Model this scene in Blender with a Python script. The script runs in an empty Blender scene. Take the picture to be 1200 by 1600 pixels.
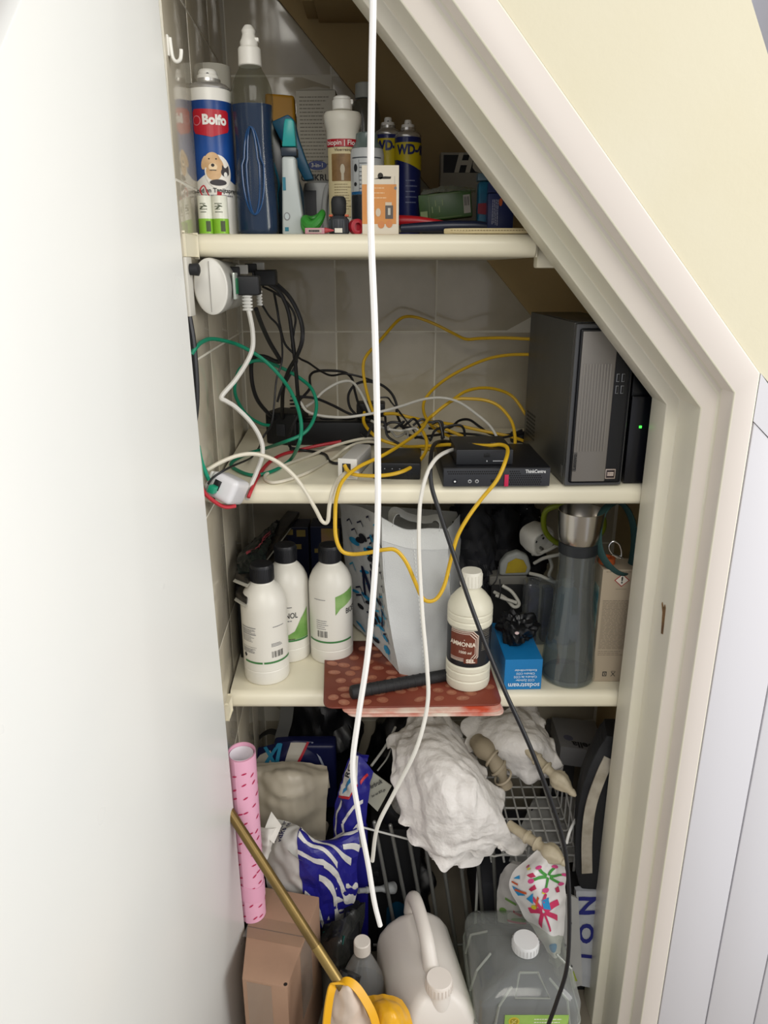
import bpy, bmesh, math, random
from mathutils import Vector, Matrix, noise
random.seed(3)
sc = bpy.context.scene
PI = math.pi

# ------------------------------------------------------------------ camera
CAMZ = 1.5
TH = math.radians(18.3)
F = 1155.0                      # focal length in pixels of the 1200 x 1600 frame
CT, ST = math.cos(TH), math.sin(TH)
cam_d = bpy.data.cameras.new('camera'); cam = bpy.data.objects.new('camera', cam_d)
sc.collection.objects.link(cam); sc.camera = cam
cam.location = (0, 0, CAMZ); cam.rotation_euler = (math.radians(90) - TH, 0, 0)
cam_d.sensor_fit = 'VERTICAL'; cam_d.sensor_height = 36.0; cam_d.sensor_width = 27.0
cam_d.lens = 36.0 * F / 1600.0; cam_d.clip_start = 0.02; cam_d.clip_end = 50

# ------------------------------------------------------------------ world and lights
w = bpy.data.worlds.new('world'); sc.world = w; w.use_nodes = True
wb = w.node_tree.nodes['Background']
wb.inputs[0].default_value = (0.95, 0.95, 1.0, 1); wb.inputs[1].default_value = 0.56

def area(name, loc, target, size, sizey, power, col):
    d = bpy.data.lights.new(name, 'AREA'); d.shape = 'RECTANGLE'; d.size = size; d.size_y = sizey
    d.energy = power; d.color = col
    o = bpy.data.objects.new(name, d); sc.collection.objects.link(o)
    o.location = loc
    o.rotation_euler = (Vector(target) - Vector(loc)).to_track_quat('-Z', 'Y').to_euler()
    return o
area('window_light', (2.4, -0.2, 1.9), (-0.25, 0.9, 0.9), 1.6, 1.8, 50, (1.0, 0.985, 0.96))
area('hall_lamp', (0.2, -1.7, 2.9), (0.05, 1.1, 0.6), 1.6, 1.4, 42, (1.0, 0.96, 0.87))

sc.view_settings.view_transform = 'Standard'; sc.view_settings.look = 'None'
sc.view_settings.exposure = 0.12; sc.view_settings.gamma = 1.0
sc.view_settings.use_curve_mapping = False

# ------------------------------------------------------------------ where a picture point lies in the room
def ray(px, py):
    a, b = (px - 600) / F, -(py - 800) / F
    return Vector((a, CT + b * ST, -ST + b * CT))
def P(px, py, Y):
    d = ray(px, py); return Vector((0, 0, CAMZ)) + d * (Y / d.y)
def PZ(px, py, z):
    d = ray(px, py); return Vector((0, 0, CAMZ)) + d * ((z - CAMZ) / d.z)
def mpp(Y, z):                  # metres per pixel there
    return (Y * CT - (z - CAMZ) * ST) / F
def XZ(px, Y, z):
    return Vector(((px - 600) * mpp(Y, z), Y, z))
def c3(x, y): return (280 + x / 3.75, 380 + y / 3.75)
def c4(x, y): return (520 + x / 3.75, 380 + y / 3.75)

# ------------------------------------------------------------------ materials
def lin(h):
    h = h.lstrip('#'); v = [int(h[i:i + 2], 16) / 255 for i in (0, 2, 4)]
    return tuple(x / 12.92 if x <= .04045 else ((x + .055) / 1.055) ** 2.4 for x in v) + (1,)
MATS = {}
def M(col, rough=.5, metal=0, trans=0, ior=1.45, bump=None, mott=None, coat=0, emit=0, sss=0, sheen=0, alpha=1):
    key = (col, rough, metal, trans, ior, bump, mott, coat, emit, sss, sheen, alpha)
    if key in MATS: return MATS[key]
    m = bpy.data.materials.new('m_' + col.strip('#')); m.use_nodes = True
    nt = m.node_tree; b = nt.nodes['Principled BSDF']; L = nt.links.new
    b.inputs['Base Color'].default_value = lin(col)
    b.inputs['Roughness'].default_value = rough
    b.inputs['Metallic'].default_value = metal
    b.inputs['Transmission Weight'].default_value = trans
    b.inputs['IOR'].default_value = ior
    b.inputs['Coat Weight'].default_value = coat
    b.inputs['Alpha'].default_value = alpha
    if sss:
        b.inputs['Subsurface Weight'].default_value = sss
        b.inputs['Subsurface Radius'].default_value = (.02, .02, .02); b.inputs['Subsurface Scale'].default_value = .5
    if sheen: b.inputs['Sheen Weight'].default_value = sheen
    if emit:
        b.inputs['Emission Color'].default_value = lin(col); b.inputs['Emission Strength'].default_value = emit
    tc = None
    if bump or mott: tc = nt.nodes.new('ShaderNodeTexCoord')
    # every surface gets at least a little procedural unevenness of gloss
    n0 = nt.nodes.new('ShaderNodeTexNoise'); n0.inputs['Scale'].default_value = 9; n0.inputs['Detail'].default_value = 3
    t0 = tc or nt.nodes.new('ShaderNodeTexCoord'); L(t0.outputs['Object'], n0.inputs['Vector'])
    r0 = nt.nodes.new('ShaderNodeMapRange'); L(n0.outputs['Fac'], r0.inputs['Value'])
    r0.inputs['To Min'].default_value = max(0, rough - .06); r0.inputs['To Max'].default_value = min(1, rough + .06)
    L(r0.outputs['Result'], b.inputs['Roughness'])
    if bump:
        n = nt.nodes.new('ShaderNodeTexNoise'); n.inputs['Scale'].default_value = bump[0]; n.inputs['Detail'].default_value = 4
        L(tc.outputs['Object'], n.inputs['Vector'])
        u = nt.nodes.new('ShaderNodeBump'); u.inputs['Strength'].default_value = bump[1]; u.inputs['Distance'].default_value = bump[2] if len(bump) > 2 else .002
        L(n.outputs['Fac'], u.inputs['Height']); L(u.outputs['Normal'], b.inputs['Normal'])
    if mott:
        n = nt.nodes.new('ShaderNodeTexNoise'); n.inputs['Scale'].default_value = mott[1]; n.inputs['Detail'].default_value = 5
        L(tc.outputs['Object'], n.inputs['Vector'])
        r = nt.nodes.new('ShaderNodeValToRGB'); r.color_ramp.elements[0].position = .35; r.color_ramp.elements[1].position = .65
        r.color_ramp.elements[0].color = lin(col); r.color_ramp.elements[1].color = lin(mott[0])
        L(n.outputs['Fac'], r.inputs['Fac']); L(r.outputs['Color'], b.inputs['Base Color'])
    MATS[key] = m
    return m
def glassy(col, rough=.04, tint=1.0, gloss=.25):
    """thin clear plastic / glass wall: mostly see-through, with a fresnel reflection"""
    key = ('glassy', col, rough, tint, gloss)
    if key in MATS: return MATS[key]
    m = bpy.data.materials.new('m_clear_' + col.strip('#')); m.use_nodes = True
    nt = m.node_tree; L = nt.links.new
    for n in list(nt.nodes):
        if n.type != 'OUTPUT_MATERIAL': nt.nodes.remove(n)
    out = [n for n in nt.nodes if n.type == 'OUTPUT_MATERIAL'][0]
    tr = nt.nodes.new('ShaderNodeBsdfTransparent'); c = lin(col)
    tr.inputs[0].default_value = c
    gl = nt.nodes.new('ShaderNodeBsdfGlossy'); gl.inputs['Roughness'].default_value = rough
    df = nt.nodes.new('ShaderNodeBsdfDiffuse'); df.inputs[0].default_value = (.7, .72, .72, 1)
    fr = nt.nodes.new('ShaderNodeLayerWeight'); fr.inputs['Blend'].default_value = gloss
    ge = nt.nodes.new('ShaderNodeNewGeometry'); ml = nt.nodes.new('ShaderNodeMath'); ml.operation = 'SUBTRACT'; ml.use_clamp = True
    L(fr.outputs['Fresnel'], ml.inputs[0]); L(ge.outputs['Backfacing'], ml.inputs[1])
    mx = nt.nodes.new('ShaderNodeMixShader'); L(ml.outputs[0], mx.inputs[0]); L(tr.outputs[0], mx.inputs[1]); L(gl.outputs[0], mx.inputs[2])
    m2 = nt.nodes.new('ShaderNodeMixShader'); m2.inputs[0].default_value = 1 - tint
    L(mx.outputs[0], m2.inputs[1]); L(df.outputs[0], m2.inputs[2]); L(m2.outputs[0], out.inputs[0])
    MATS[key] = m
    return m

# ------------------------------------------------------------------ objects
def put(o, parent=None):
    sc.collection.objects.link(o)
    if parent is not None: o.parent = parent
    return o
def thing(name, label, cat, loc=(0, 0, 0), rz=0, group=None):
    o = bpy.data.objects.new(name, None); o.empty_display_size = .02
    put(o); o.location = loc; o.rotation_euler = (0, 0, rz)
    o['label'] = label; o['category'] = cat
    if group: o['group'] = group
    return o
def tag(o, label, cat, group=None, kind=None):
    o['label'] = label; o['category'] = cat
    if group: o['group'] = group
    if kind: o['kind'] = kind
    return o
def struct(o): o['kind'] = 'structure'; return o
def obj(name, bm, mat, parent=None, smooth=True, loc=None, ang=35, label=None, mats=None, recalc=True):
    if recalc: bmesh.ops.recalc_face_normals(bm, faces=bm.faces)
    me = bpy.data.meshes.new(name); bm.to_mesh(me); bm.free()
    if mats:
        for mm in mats: me.materials.append(mm)
    else: me.materials.append(mat)
    if smooth:
        me.shade_smooth(); me.set_sharp_from_angle(angle=math.radians(ang))
    o = bpy.data.objects.new(name, me)
    put(o, parent)
    if loc is not None: o.location = loc
    if label: o['label'] = label
    return o
def copy_tree(o, parent=None):
    c = o.copy(); sc.collection.objects.link(c)
    c.parent = parent
    for ch in list(o.children): copy_tree(ch, c)
    return c

# ------------------------------------------------------------------ shapes (each adds to a bmesh)
def B(): return bmesh.new()
def box(bm, x0, x1, y0, y1, z0, z1, bev=0, seg=2, mat=None):
    vs = bmesh.ops.create_cube(bm, size=1)['verts']
    for v in vs:
        v.co = Vector((x0 + (v.co.x + .5) * (x1 - x0), y0 + (v.co.y + .5) * (y1 - y0), z0 + (v.co.z + .5) * (z1 - z0)))
    es = list({e for v in vs for e in v.link_edges})
    if bev:
        r = bmesh.ops.bevel(bm, geom=es, offset=bev, segments=seg, profile=.6, affect='EDGES')
        vs = list({v for f in r['faces'] for v in f.verts} | {v for v in vs if v.is_valid})
    if mat is not None: bmesh.ops.transform(bm, matrix=mat, verts=vs)
    return bm
def lathe(bm, prof, seg=40, sx=1, sy=1, c=(0, 0, 0), mat=None, caps=True, pw=None):
    """prof: (r, z) from the bottom up; pw: superellipse power for squarish section"""
    rings = []; nv = []
    for r, z in prof:
        ring = []
        for i in range(seg):
            a = 2 * PI * i / seg; ca, sa = math.cos(a), math.sin(a)
            k = 1
            if pw: k = 1 / ((abs(ca) ** pw + abs(sa) ** pw) ** (1 / pw))
            v = bm.verts.new((c[0] + r * k * ca * sx, c[1] + r * k * sa * sy, c[2] + z)); ring.append(v); nv.append(v)
        rings.append(ring)
    for a, b in zip(rings[:-1], rings[1:]):
        for i in range(seg):
            j = (i + 1) % seg
            bm.faces.new((a[i], a[j], b[j], b[i]))
    if caps:
        bm.faces.new(rings[0][::-1]); bm.faces.new(rings[-1])
    if mat is not None: bmesh.ops.transform(bm, matrix=mat, verts=nv)
    return bm
def crom(pts, n=8, cyc=False):
    pts = [Vector(p) for p in pts]
    if len(pts) < 3 and not cyc:
        return [pts[0].lerp(pts[1], i / n) for i in range(n + 1)]
    out = []; N = len(pts)
    rng = N if cyc else N - 1
    for i in range(rng):
        p0 = pts[(i - 1) % N] if cyc or i > 0 else pts[0] * 2 - pts[1]
        p1 = pts[i]; p2 = pts[(i + 1) % N]
        p3 = pts[(i + 2) % N] if cyc or i + 2 < N else p2 * 2 - p1
        for k in range(n):
            t = k / n
            out.append(.5 * ((2 * p1) + (p2 - p0) * t + (2 * p0 - 5 * p1 + 4 * p2 - p3) * t * t + (3 * p1 - p0 - 3 * p2 + p3) * t ** 3))
    if not cyc: out.append(pts[-1])
    return out
def tube(bm, pts, r, seg=8, cyc=False, flat=None, caps=True):
    """r a number or a list along pts; flat=(w,t) gives a strap section"""
    pts = [Vector(p) for p in pts]; N = len(pts)
    up = Vector((0, 0, 1)); rings = []
    prev = None
    for i, p in enumerate(pts):
        if cyc: t = pts[(i + 1) % N] - pts[i - 1]
        else: t = pts[min(i + 1, N - 1)] - pts[max(i - 1, 0)]
        if t.length < 1e-9: t = Vector((0, 0, 1))
        t.normalize()
        if prev is None:
            a = t.cross(up)
            if a.length < .05: a = t.cross(Vector((1, 0, 0)))
        else: a = prev - t * prev.dot(t)
        a.normalize(); prev = a; b = t.cross(a)
        rr = r[i] if isinstance(r, (list, tuple)) else r
        ring = []
        for k in range(seg):
            th = 2 * PI * k / seg
            if flat: q = a * (math.cos(th) * flat[0]) + b * (math.sin(th) * flat[1])
            else: q = (a * math.cos(th) + b * math.sin(th)) * rr
            ring.append(bm.verts.new(p + q))
        rings.append(ring)
    m = N if cyc else N - 1
    for i in range(m):
        A, Bq = rings[i], rings[(i + 1) % N]
        for k in range(seg):
            j = (k + 1) % seg
            bm.faces.new((A[k], A[j], Bq[j], Bq[k]))
    if caps and not cyc:
        bm.faces.new(rings[0][::-1]); bm.faces.new(rings[-1])
    return bm
def strap(bm, pts, side, wid, th):
    """flat band along pts; side = direction of its width (a vector or list)"""
    pts = [Vector(p) for p in pts]; N = len(pts); rings = []
    for i, p in enumerate(pts):
        t = (pts[min(i + 1, N - 1)] - pts[max(i - 1, 0)]).normalized()
        s = Vector(side[i] if isinstance(side, list) else side); s = (s - t * s.dot(t)).normalized(); n = t.cross(s)
        a, b = s * wid / 2, n * th / 2
        rings.append([bm.verts.new(p + q) for q in (a + b, -a + b, -a - b, a - b)])
    for A, Bq in zip(rings[:-1], rings[1:]):
        for k in range(4): bm.faces.new((A[k], A[(k + 1) % 4], Bq[(k + 1) % 4], Bq[k]))
    bm.faces.new(rings[0][::-1]); bm.faces.new(rings[-1])
    return bm
def prism(bm, poly, d, frame=None):
    """poly: 2D points; extruded by d along +third axis. frame: Matrix mapping (x, y, depth) into place"""
    a = [bm.verts.new((x, y, 0)) for x, y in poly]; b = [bm.verts.new((x, y, d)) for x, y in poly]
    n = len(poly)
    bm.faces.new(a[::-1]); bm.faces.new(b)
    for i in range(n): bm.faces.new((a[i], a[(i + 1) % n], b[(i + 1) % n], b[i]))
    if frame is not None: bmesh.ops.transform(bm, matrix=frame, verts=a + b)
    return bm
def hexa(bm, bot, top, bev=0, seg=2):
    """a box from its 4 bottom and 4 top corners (same order)"""
    a = [bm.verts.new(v) for v in bot]; b = [bm.verts.new(v) for v in top]
    fs = [bm.faces.new(a[::-1]), bm.faces.new(b)] + [bm.faces.new((a[i], a[(i + 1) % 4], b[(i + 1) % 4], b[i])) for i in range(4)]
    if bev:
        es = list({e for f in fs for e in f.edges}); bmesh.ops.bevel(bm, geom=es, offset=bev, segments=seg, profile=.6, affect='EDGES')
    return bm
# crumple field
_dirs = {}
def crumple(p, freq, seed=0):
    """folded-sheet height: planar facets meeting in sharp creases"""
    if seed not in _dirs:
        r = random.Random(seed * 17 + 3); L_ = []
        for k in range(7):
            d = Vector((r.gauss(0, 1), r.gauss(0, 1), r.gauss(0, 1))).normalized()
            L_.append((d * r.uniform(.35, .9) * (1 + .35 * k), r.random() * 9, 1.0 / (1 + .45 * k)))
        _dirs[seed] = L_
    p = Vector(p); w_ = noise.noise(p * freq * .45 + Vector((seed, 0, 0))) * 1.1; h = 0; i = 0
    m = .65 + .7 * noise.noise(p * freq * .6 + Vector((0, seed, 4)))
    for d, ph, wt in _dirs[seed]:
        x = p.dot(d) * freq + ph + w_ * (1 if i % 2 else -.7); x -= math.floor(x); h += wt * (abs(x - .5) * 2 - .5); i += 1
    return h * .30 * m
def surf(ctrl, nu, nv):
    """smooth surface through a net of control points -> function (u, v) -> point"""
    rows = [[Vector(p) for p in r] for r in ctrl]
    def spl(P_, t):
        n = len(P_) - 1; x = min(max(t, 0), 1) * n; i = min(int(x), n - 1); t = x - i
        p1, p2 = P_[i], P_[i + 1]
        p0 = P_[i - 1] if i > 0 else p1 * 2 - p2
        p3 = P_[i + 2] if i + 2 <= n else p2 * 2 - p1
        return .5 * ((2 * p1) + (p2 - p0) * t + (2 * p0 - 5 * p1 + 4 * p2 - p3) * t * t + (3 * p1 - p0 - 3 * p2 + p3) * t ** 3)
    def f(u, v): return spl([spl(r, u) for r in rows], v)
    return f
def crumpled(f, amp, freq, seed):
    def g(u, v):
        e = 1e-3
        p = f(u, v); n = (f(min(u + e, 1), v) - f(max(u - e, 0), v)).cross(f(u, min(v + e, 1)) - f(u, max(v - e, 0)))
        if n.length > 0: n.normalize()
        return p + n * (crumple(p, freq, seed) * amp)
    return g
def patch(bm, f, nu, nv, thick=.0015, skip=None):
    g = [[f(i / nu, j / nv) for i in range(nu + 1)] for j in range(nv + 1)]
    N = [[None] * (nu + 1) for _ in range(nv + 1)]
    for j in range(nv + 1):
        for i in range(nu + 1):
            a = g[j][min(i + 1, nu)] - g[j][max(i - 1, 0)]; b = g[min(j + 1, nv)][i] - g[max(j - 1, 0)][i]
            n = a.cross(b); N[j][i] = n.normalized() if n.length > 1e-12 else Vector((0, -1, 0))
    V = [[bm.verts.new(g[j][i]) for i in range(nu + 1)] for j in range(nv + 1)]
    W = [[bm.verts.new(g[j][i] - N[j][i] * thick) for i in range(nu + 1)] for j in range(nv + 1)]
    for j in range(nv):
        for i in range(nu):
            bm.faces.new((V[j][i], V[j][i + 1], V[j + 1][i + 1], V[j + 1][i]))
            bm.faces.new((W[j][i], W[j + 1][i], W[j + 1][i + 1], W[j][i + 1]))
    for i in range(nu):
        bm.faces.new((V[0][i + 1], V[0][i], W[0][i], W[0][i + 1])); bm.faces.new((V[nv][i], V[nv][i + 1], W[nv][i + 1], W[nv][i]))
    for j in range(nv):
        bm.faces.new((V[j][0], V[j + 1][0], W[j + 1][0], W[j][0])); bm.faces.new((V[j + 1][nu], V[j][nu], W[j][nu], W[j + 1][nu]))
    return bm
def blob(bm, c, rad, amp, freq, seed, sub=4, rot=None, base=None):
    r = bmesh.ops.create_icosphere(bm, subdivisions=sub, radius=1)
    for v in r['verts']:
        n = v.co.normalized(); p = Vector((n.x * rad[0], n.y * rad[1], n.z * rad[2]))
        k = crumple(p, freq, seed) * amp * 2.2
        p = p + n * k
        if rot is not None: p = rot @ p
        v.co = p + Vector(c)
        if base is not None and v.co.z < base: v.co.z = base
    return bm

# flat print (lettering and marks), laid on a surface by a mapper (x, y, lift) -> point
def cyl(R, a0=0, z0=0, cx=0, cy=0):
    return lambda x, y, l: Vector((cx + (R + l) * math.sin(a0 + x / R), cy - (R + l) * math.cos(a0 + x / R), z0 + y))
def flat(o, ux=(1, 0, 0), uy=(0, 0, 1)):
    o, ux, uy = Vector(o), Vector(ux).normalized(), Vector(uy).normalized(); n = ux.cross(uy)
    return lambda x, y, l: o + ux * x + uy * y + n * l
def fine(bm, L):
    for _ in range(4):
        es = [e for e in bm.edges if e.calc_length() > L]
        if not es: break
        bmesh.ops.subdivide_edges(bm, edges=es, cuts=1)
        bmesh.ops.triangulate(bm, faces=[f for f in bm.faces if len(f.verts) > 3])
def decal(name, polys, mp, mat, parent, lift=.0004, L=None, label=None):
    bm = B()
    for poly in polys:
        vs = [bm.verts.new((x, y, 0)) for x, y in poly]
        try: bm.faces.new(vs)
        except Exception: pass
    bmesh.ops.triangulate(bm, faces=bm.faces)
    if L: fine(bm, L)
    for v in bm.verts: v.co = mp(v.co.x, v.co.y, lift)
    o = obj(name, bm, mat, parent, smooth=False, label=label, recalc=False)
    if name in ('print', 'barcode') and len(polys) > 5: o['kind'] = 'stuff'
    return o
def decals(name, polys, mp, mat, parent, lift, L):
    for q in polys: decal(name, [q], mp, mat, parent, lift, L)
def rect(x0, x1, y0, y1): return [(x0, y0), (x1, y0), (x1, y1), (x0, y1)]
def ell(cx, cy, rx, ry, n=24, rot=0):
    c, s = math.cos(rot), math.sin(rot)
    return [(cx + rx * math.cos(2 * PI * i / n) * c - ry * math.sin(2 * PI * i / n) * s, cy + rx * math.cos(2 * PI * i / n) * s + ry * math.sin(2 * PI * i / n) * c) for i in range(n)]
def line2(x0, y0, x1, y1, w_):
    dx, dy = x1 - x0, y1 - y0; l = math.hypot(dx, dy) or 1; nx, ny = -dy / l * w_ / 2, dx / l * w_ / 2
    return [(x0 + nx, y0 + ny), (x0 - nx, y0 - ny), (x1 - nx, y1 - ny), (x1 + nx, y1 + ny)]
def text(s, size, mp, mat, parent, x=0, y=0, bold=0, align='CENTER', lift=.0006, name='lettering', sx=1, shear=0, rot=0, L=None):
    cu = bpy.data.curves.new('t', 'FONT'); cu.body = s; cu.size = size; cu.align_x = align; cu.align_y = 'CENTER'
    cu.offset = bold * size; cu.resolution_u = 3; cu.shear = shear
    o = bpy.data.objects.new('t', cu); sc.collection.objects.link(o)
    dg = bpy.context.evaluated_depsgraph_get(); me0 = bpy.data.meshes.new_from_object(o.evaluated_get(dg))
    bm = B(); bm.from_mesh(me0)
    bpy.data.objects.remove(o); bpy.data.curves.remove(cu); bpy.data.meshes.remove(me0)
    bmesh.ops.triangulate(bm, faces=bm.faces)
    if L: fine(bm, L)
    c_, s_ = math.cos(rot), math.sin(rot)
    for v in bm.verts:
        a, b = v.co.x * sx, v.co.y
        v.co = mp(x + a * c_ - b * s_, y + a * s_ + b * c_, lift)
    return obj(name, bm, mat, parent, smooth=False, recalc=False)
def scribble(x0, x1, y0, y1, rows, h, rnd=.25, seed=0):
    """rows of tiny unreadable print as dashes"""
    r = random.Random(seed); out = []
    for i in range(rows):
        y = y1 - (y1 - y0) * (i + .5) / rows; x = x0; end = x1 - (x1 - x0) * r.random() * rnd
        while x < end:
            l = (x1 - x0) * r.uniform(.05, .16); out.append(rect(x, min(x + l, end), y - h / 2, y + h / 2)); x += l + (x1 - x0) * .018
    return out
def barcode(x0, x1, y0, y1, n, seed=0):
    r = random.Random(seed); out = []; s = (x1 - x0) / n
    for i in range(n):
        if r.random() < .85: out.append(rect(x0 + i * s, x0 + i * s + s * r.uniform(.25, .7), y0, y1))
    return out
def wrap(bm, R, a0, a1, z0, z1, t=.0003, seg=24, cx=0, cy=0, R1=None, wave=None):
    """thin wrapped label on a round body, angles measured from the front"""
    R1 = R1 or R
    rows = []
    for k, (z, rr) in enumerate(((z0, R), (z1, R1))):
        row = []
        for i in range(seg + 1):
            a = a0 + (a1 - a0) * i / seg
            zz = z + (wave(i / seg, k) if wave else 0)
            for l in (0, t): row.append(bm.verts.new((cx + (rr + l) * math.sin(a), cy - (rr + l) * math.cos(a), zz)))
        rows.append(row)
    A, C = rows
    for i in range(seg):
        p, q = 2 * i, 2 * i + 2
        bm.faces.new((A[p + 1], A[q + 1], C[q + 1], C[p + 1])); bm.faces.new((A[q], A[p], C[p], C[q]))
        bm.faces.new((A[p], A[q], A[q + 1], A[p + 1])); bm.faces.new((C[q], C[p], C[p + 1], C[q + 1]))
    bm.faces.new((A[0], A[1], C[1], C[0])); bm.faces.new((A[-1], A[-2], C[-2], C[-1]))
    return bm
# ================================================================== THE SETTING
Z1, Z2, Z3 = 1.549, 1.149, .748        # tops of the three shelves
FL = 0.0                              # closet floor
YF, YB = 1.2, 1.68                     # front of the shelves, back wall
def XL(Y): return -.290 - .05 * (Y - 1.2)     # tiled side wall, slightly out of square
WHITE = M('#E4E1D6', .34, bump=(14, .05), mott=('#DEDBD0', 3))
FRAME = M('#DEDAC6', .36, bump=(22, .10), mott=('#DAD5C6', 5))
FRAME2 = M('#DDD5CB', .36, bump=(22, .08), mott=('#E0D8CE', 5))
PANEL = M('#CFCED2', .36, bump=(18, .05))
CREAM = M('#CFC8AE', .7, bump=(120, .12), mott=('#D1CBB4', 4))
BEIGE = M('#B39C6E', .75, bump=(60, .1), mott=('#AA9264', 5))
GROUT = M('#DAD6C8', .9, bump=(200, .3))
TILE = M('#ADA591', .11, mott=('#C0B8A6', 7), bump=(9, .12), coat=.15)

# closet floor and hall floor
bm = B(); box(bm, -.9, .9, -2.2, 1.8, FL - .04, FL); struct(obj('floor', bm, M('#8E8678', .5, mott=('#7E766A', 6)), smooth=False))
# tiled side wall: grout bed, then each tile
bm = B()
hexa(bm, [(XL(1.102) - .0008, 1.102, FL), (XL(1.1) - .10, 1.102, FL), (XL(1.7) - .10, 1.72, FL), (XL(1.72) - .0008, 1.72, FL)],
         [(XL(1.102) - .0008, 1.102, 2.3), (XL(1.1) - .10, 1.102, 2.3), (XL(1.7) - .10, 1.72, 2.3), (XL(1.72) - .0008, 1.72, 2.3)])
wl = struct(obj('wall_left', bm, GROUT, smooth=False))
HZ = [CAMZ + .365 + .25 * k for k in range(1, -9, -1)]        # heights of the level joints
g = .0016
def pillow_tile():
    b_ = B(); box(b_, -.5, .5, -.5, .5, -.5, .5)
    return b_
for z1_ in HZ[:-1]:
    z0_ = z1_ - .25
    for k in range(4):
        y0, y1 = 1.077 + .2 * k, 1.277 + .2 * k
        y0 = max(y0, 1.103); y1 = min(y1, 1.676)
        if y1 - y0 < .02: continue
        zz0, zz1 = max(z0_, FL), min(z1_, 2.28)
        b_ = B(); L_ = y1 - y0 - 2 * g
        box(b_, -.004, .0, -L_ / 2, L_ / 2, -(zz1 - zz0) / 2 + g, (zz1 - zz0) / 2 - g, .0013, 2)
        yc = (y0 + y1) / 2
        o = obj('tile', b_, TILE, wl, loc=(XL(yc) + .0002 * math.sin(k * 5 + z0_ * 9), yc, (zz0 + zz1) / 2))
        o.rotation_euler = (0, 0, math.atan(.05) + .0006 * math.sin(3 * k + z0_ * 7))
# back wall with tiles
bm = B(); box(bm, -.36, .62, YB + .0006, YB + .1, FL, 2.3); wbk = struct(obj('wall_back', bm, GROUT, smooth=False))
for z1_ in HZ[:-1]:
    z0_ = z1_ - .25
    for k in range(-1, 4):
        x0, x1 = -.106 + .22 * (k - 1) + .0, -.106 + .22 * k
        x0 = max(x0, -.314); x1 = min(x1, .56)
        if x1 - x0 < .01: continue
        zz0, zz1 = max(z0_, FL), min(z1_, 2.28)
        b_ = B(); box(b_, -(x1 - x0) / 2 + g, (x1 - x0) / 2 - g, 0, .004, -(zz1 - zz0) / 2 + g, (zz1 - zz0) / 2 - g, .0013, 2)
        o = obj('tile', b_, TILE, wbk, loc=((x0 + x1) / 2, YB + .0002 * math.sin(k * 4 + z0_ * 5), (zz0 + zz1) / 2))
        o.rotation_euler = (.003 * math.sin(5 * k + z0_ * 3), 0, .003 * math.cos(2 * k + z0_ * 7))
# plaster over the tiles above the stair line
FRXZ = Matrix(((1, 0, 0, 0), (0, 0, 1, 0), (0, 1, 0, 0), (0, 0, 0, 1)))      # (x, z, depth) -> (x, y, z)
def zl(x): return CAMZ - .102 - 1.125 * (x - .324)
bm = B(); prism(bm, [(-.40, 2.3), (-.40, zl(-.40)), (.60, zl(.60)), (.60, 2.3)], .012, Matrix.Translation((0, YB - .014, 0)) @ FRXZ)
struct(obj('wall_back_upper', bm, BEIGE, smooth=False))
# side wall, stair soffit, and the beams under the stairs
bm = B(); box(bm, .56, .64, 1.14, 1.78, FL, 2.3); struct(obj('wall_right', bm, BEIGE, smooth=False))
def zs(x): return CAMZ - .188 - 1.153 * (x - .399)
bm = B(); prism(bm, [(-.40, zs(-.55)), (.62, zs(.47)), (.62, zs(.47) + .2), (-.40, zs(-.55) + .2)], .58, Matrix.Translation((0, 1.14, 0)) @ FRXZ)
struct(obj('ceiling', bm, BEIGE, smooth=False))
a_, b_, c_ = P(497, 30, 1.64), P(600, 33, 1.64), P(497, -60, 1.64)
bm = B(); box(bm, a_.x, .20, 1.5, 1.664, a_.z, a_.z + .3, .002); struct(obj('trim_1', bm, BEIGE))
bm = B(); box(bm, P(478, 20, 1.64).x, a_.x - .001, 1.56, 1.664, P(478, 18, 1.62).z, a_.z + .3, .002); struct(obj('trim_2', bm, BEIGE))

# shelves: melamine boards with a rolled front edge
SHELF = M('#E2DCC6', .32, bump=(40, .03), mott=('#DFD8C0', 6))
def shelf(name, xr, z, label):
    x0, x1, t = -.2885, xr, .034
    sec = [(1.215 - .015 * math.sin(a), z - .015 + .015 * math.cos(a)) for a in [PI / 2 * i / 8 for i in range(9)]]
    sec += [(1.212 - .012 * math.cos(a), z - t + .012 - .012 * math.sin(a)) for a in [PI / 2 * i / 6 for i in range(7)]]
    sec += [(1.674, z - t), (1.674, z)]
    bm = B()
    A = [bm.verts.new((x0 - .05 * (y - 1.2) + .0015, y, zz)) for y, zz in sec]; C = [bm.verts.new((x1, y, zz)) for y, zz in sec]
    n = len(sec); bm.faces.new(A); bm.faces.new(C[::-1])
    for i in range(n): bm.faces.new((A[i], C[i], C[(i + 1) % n], A[(i + 1) % n]))
    t_ = thing('shelf', label, 'shelf', (0, 0, 0), 0, None)
    obj('board', bm, SHELF, t_)
    return t_
s1 = shelf('shelf', .2325, Z1, 'cream board shelf at the top carrying the spray cans and cleaning bottles')
s2 = shelf('shelf', .52, Z2, 'cream board shelf in the middle carrying the computers and tangled cables')
s3 = shelf('shelf', .52, Z3, 'cream board shelf carrying the placemats and the white bottles with black caps')
for t_, z in ((s1, Z1), (s3, Z3)):       # support batten against the tiles, in front of the shelf end
    bm = B(); box(bm, XL(1.13) + .001, -.2895, (1.12 if z > 1 else 1.165), 1.197, z - .034, z - .002, .003); obj('batten', bm, SHELF, t_)
bm = B(); box(bm, .2335, .2365, 1.205, 1.60, Z1 - .034, Z1 - .001, .001); obj('end_cap', bm, SHELF, s1)
bm = B(); box(bm, .238, .29, 1.215, 1.245, Z1 - .05, Z1 - .012, .004); obj('bracket', bm, SHELF, s1)

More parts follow.
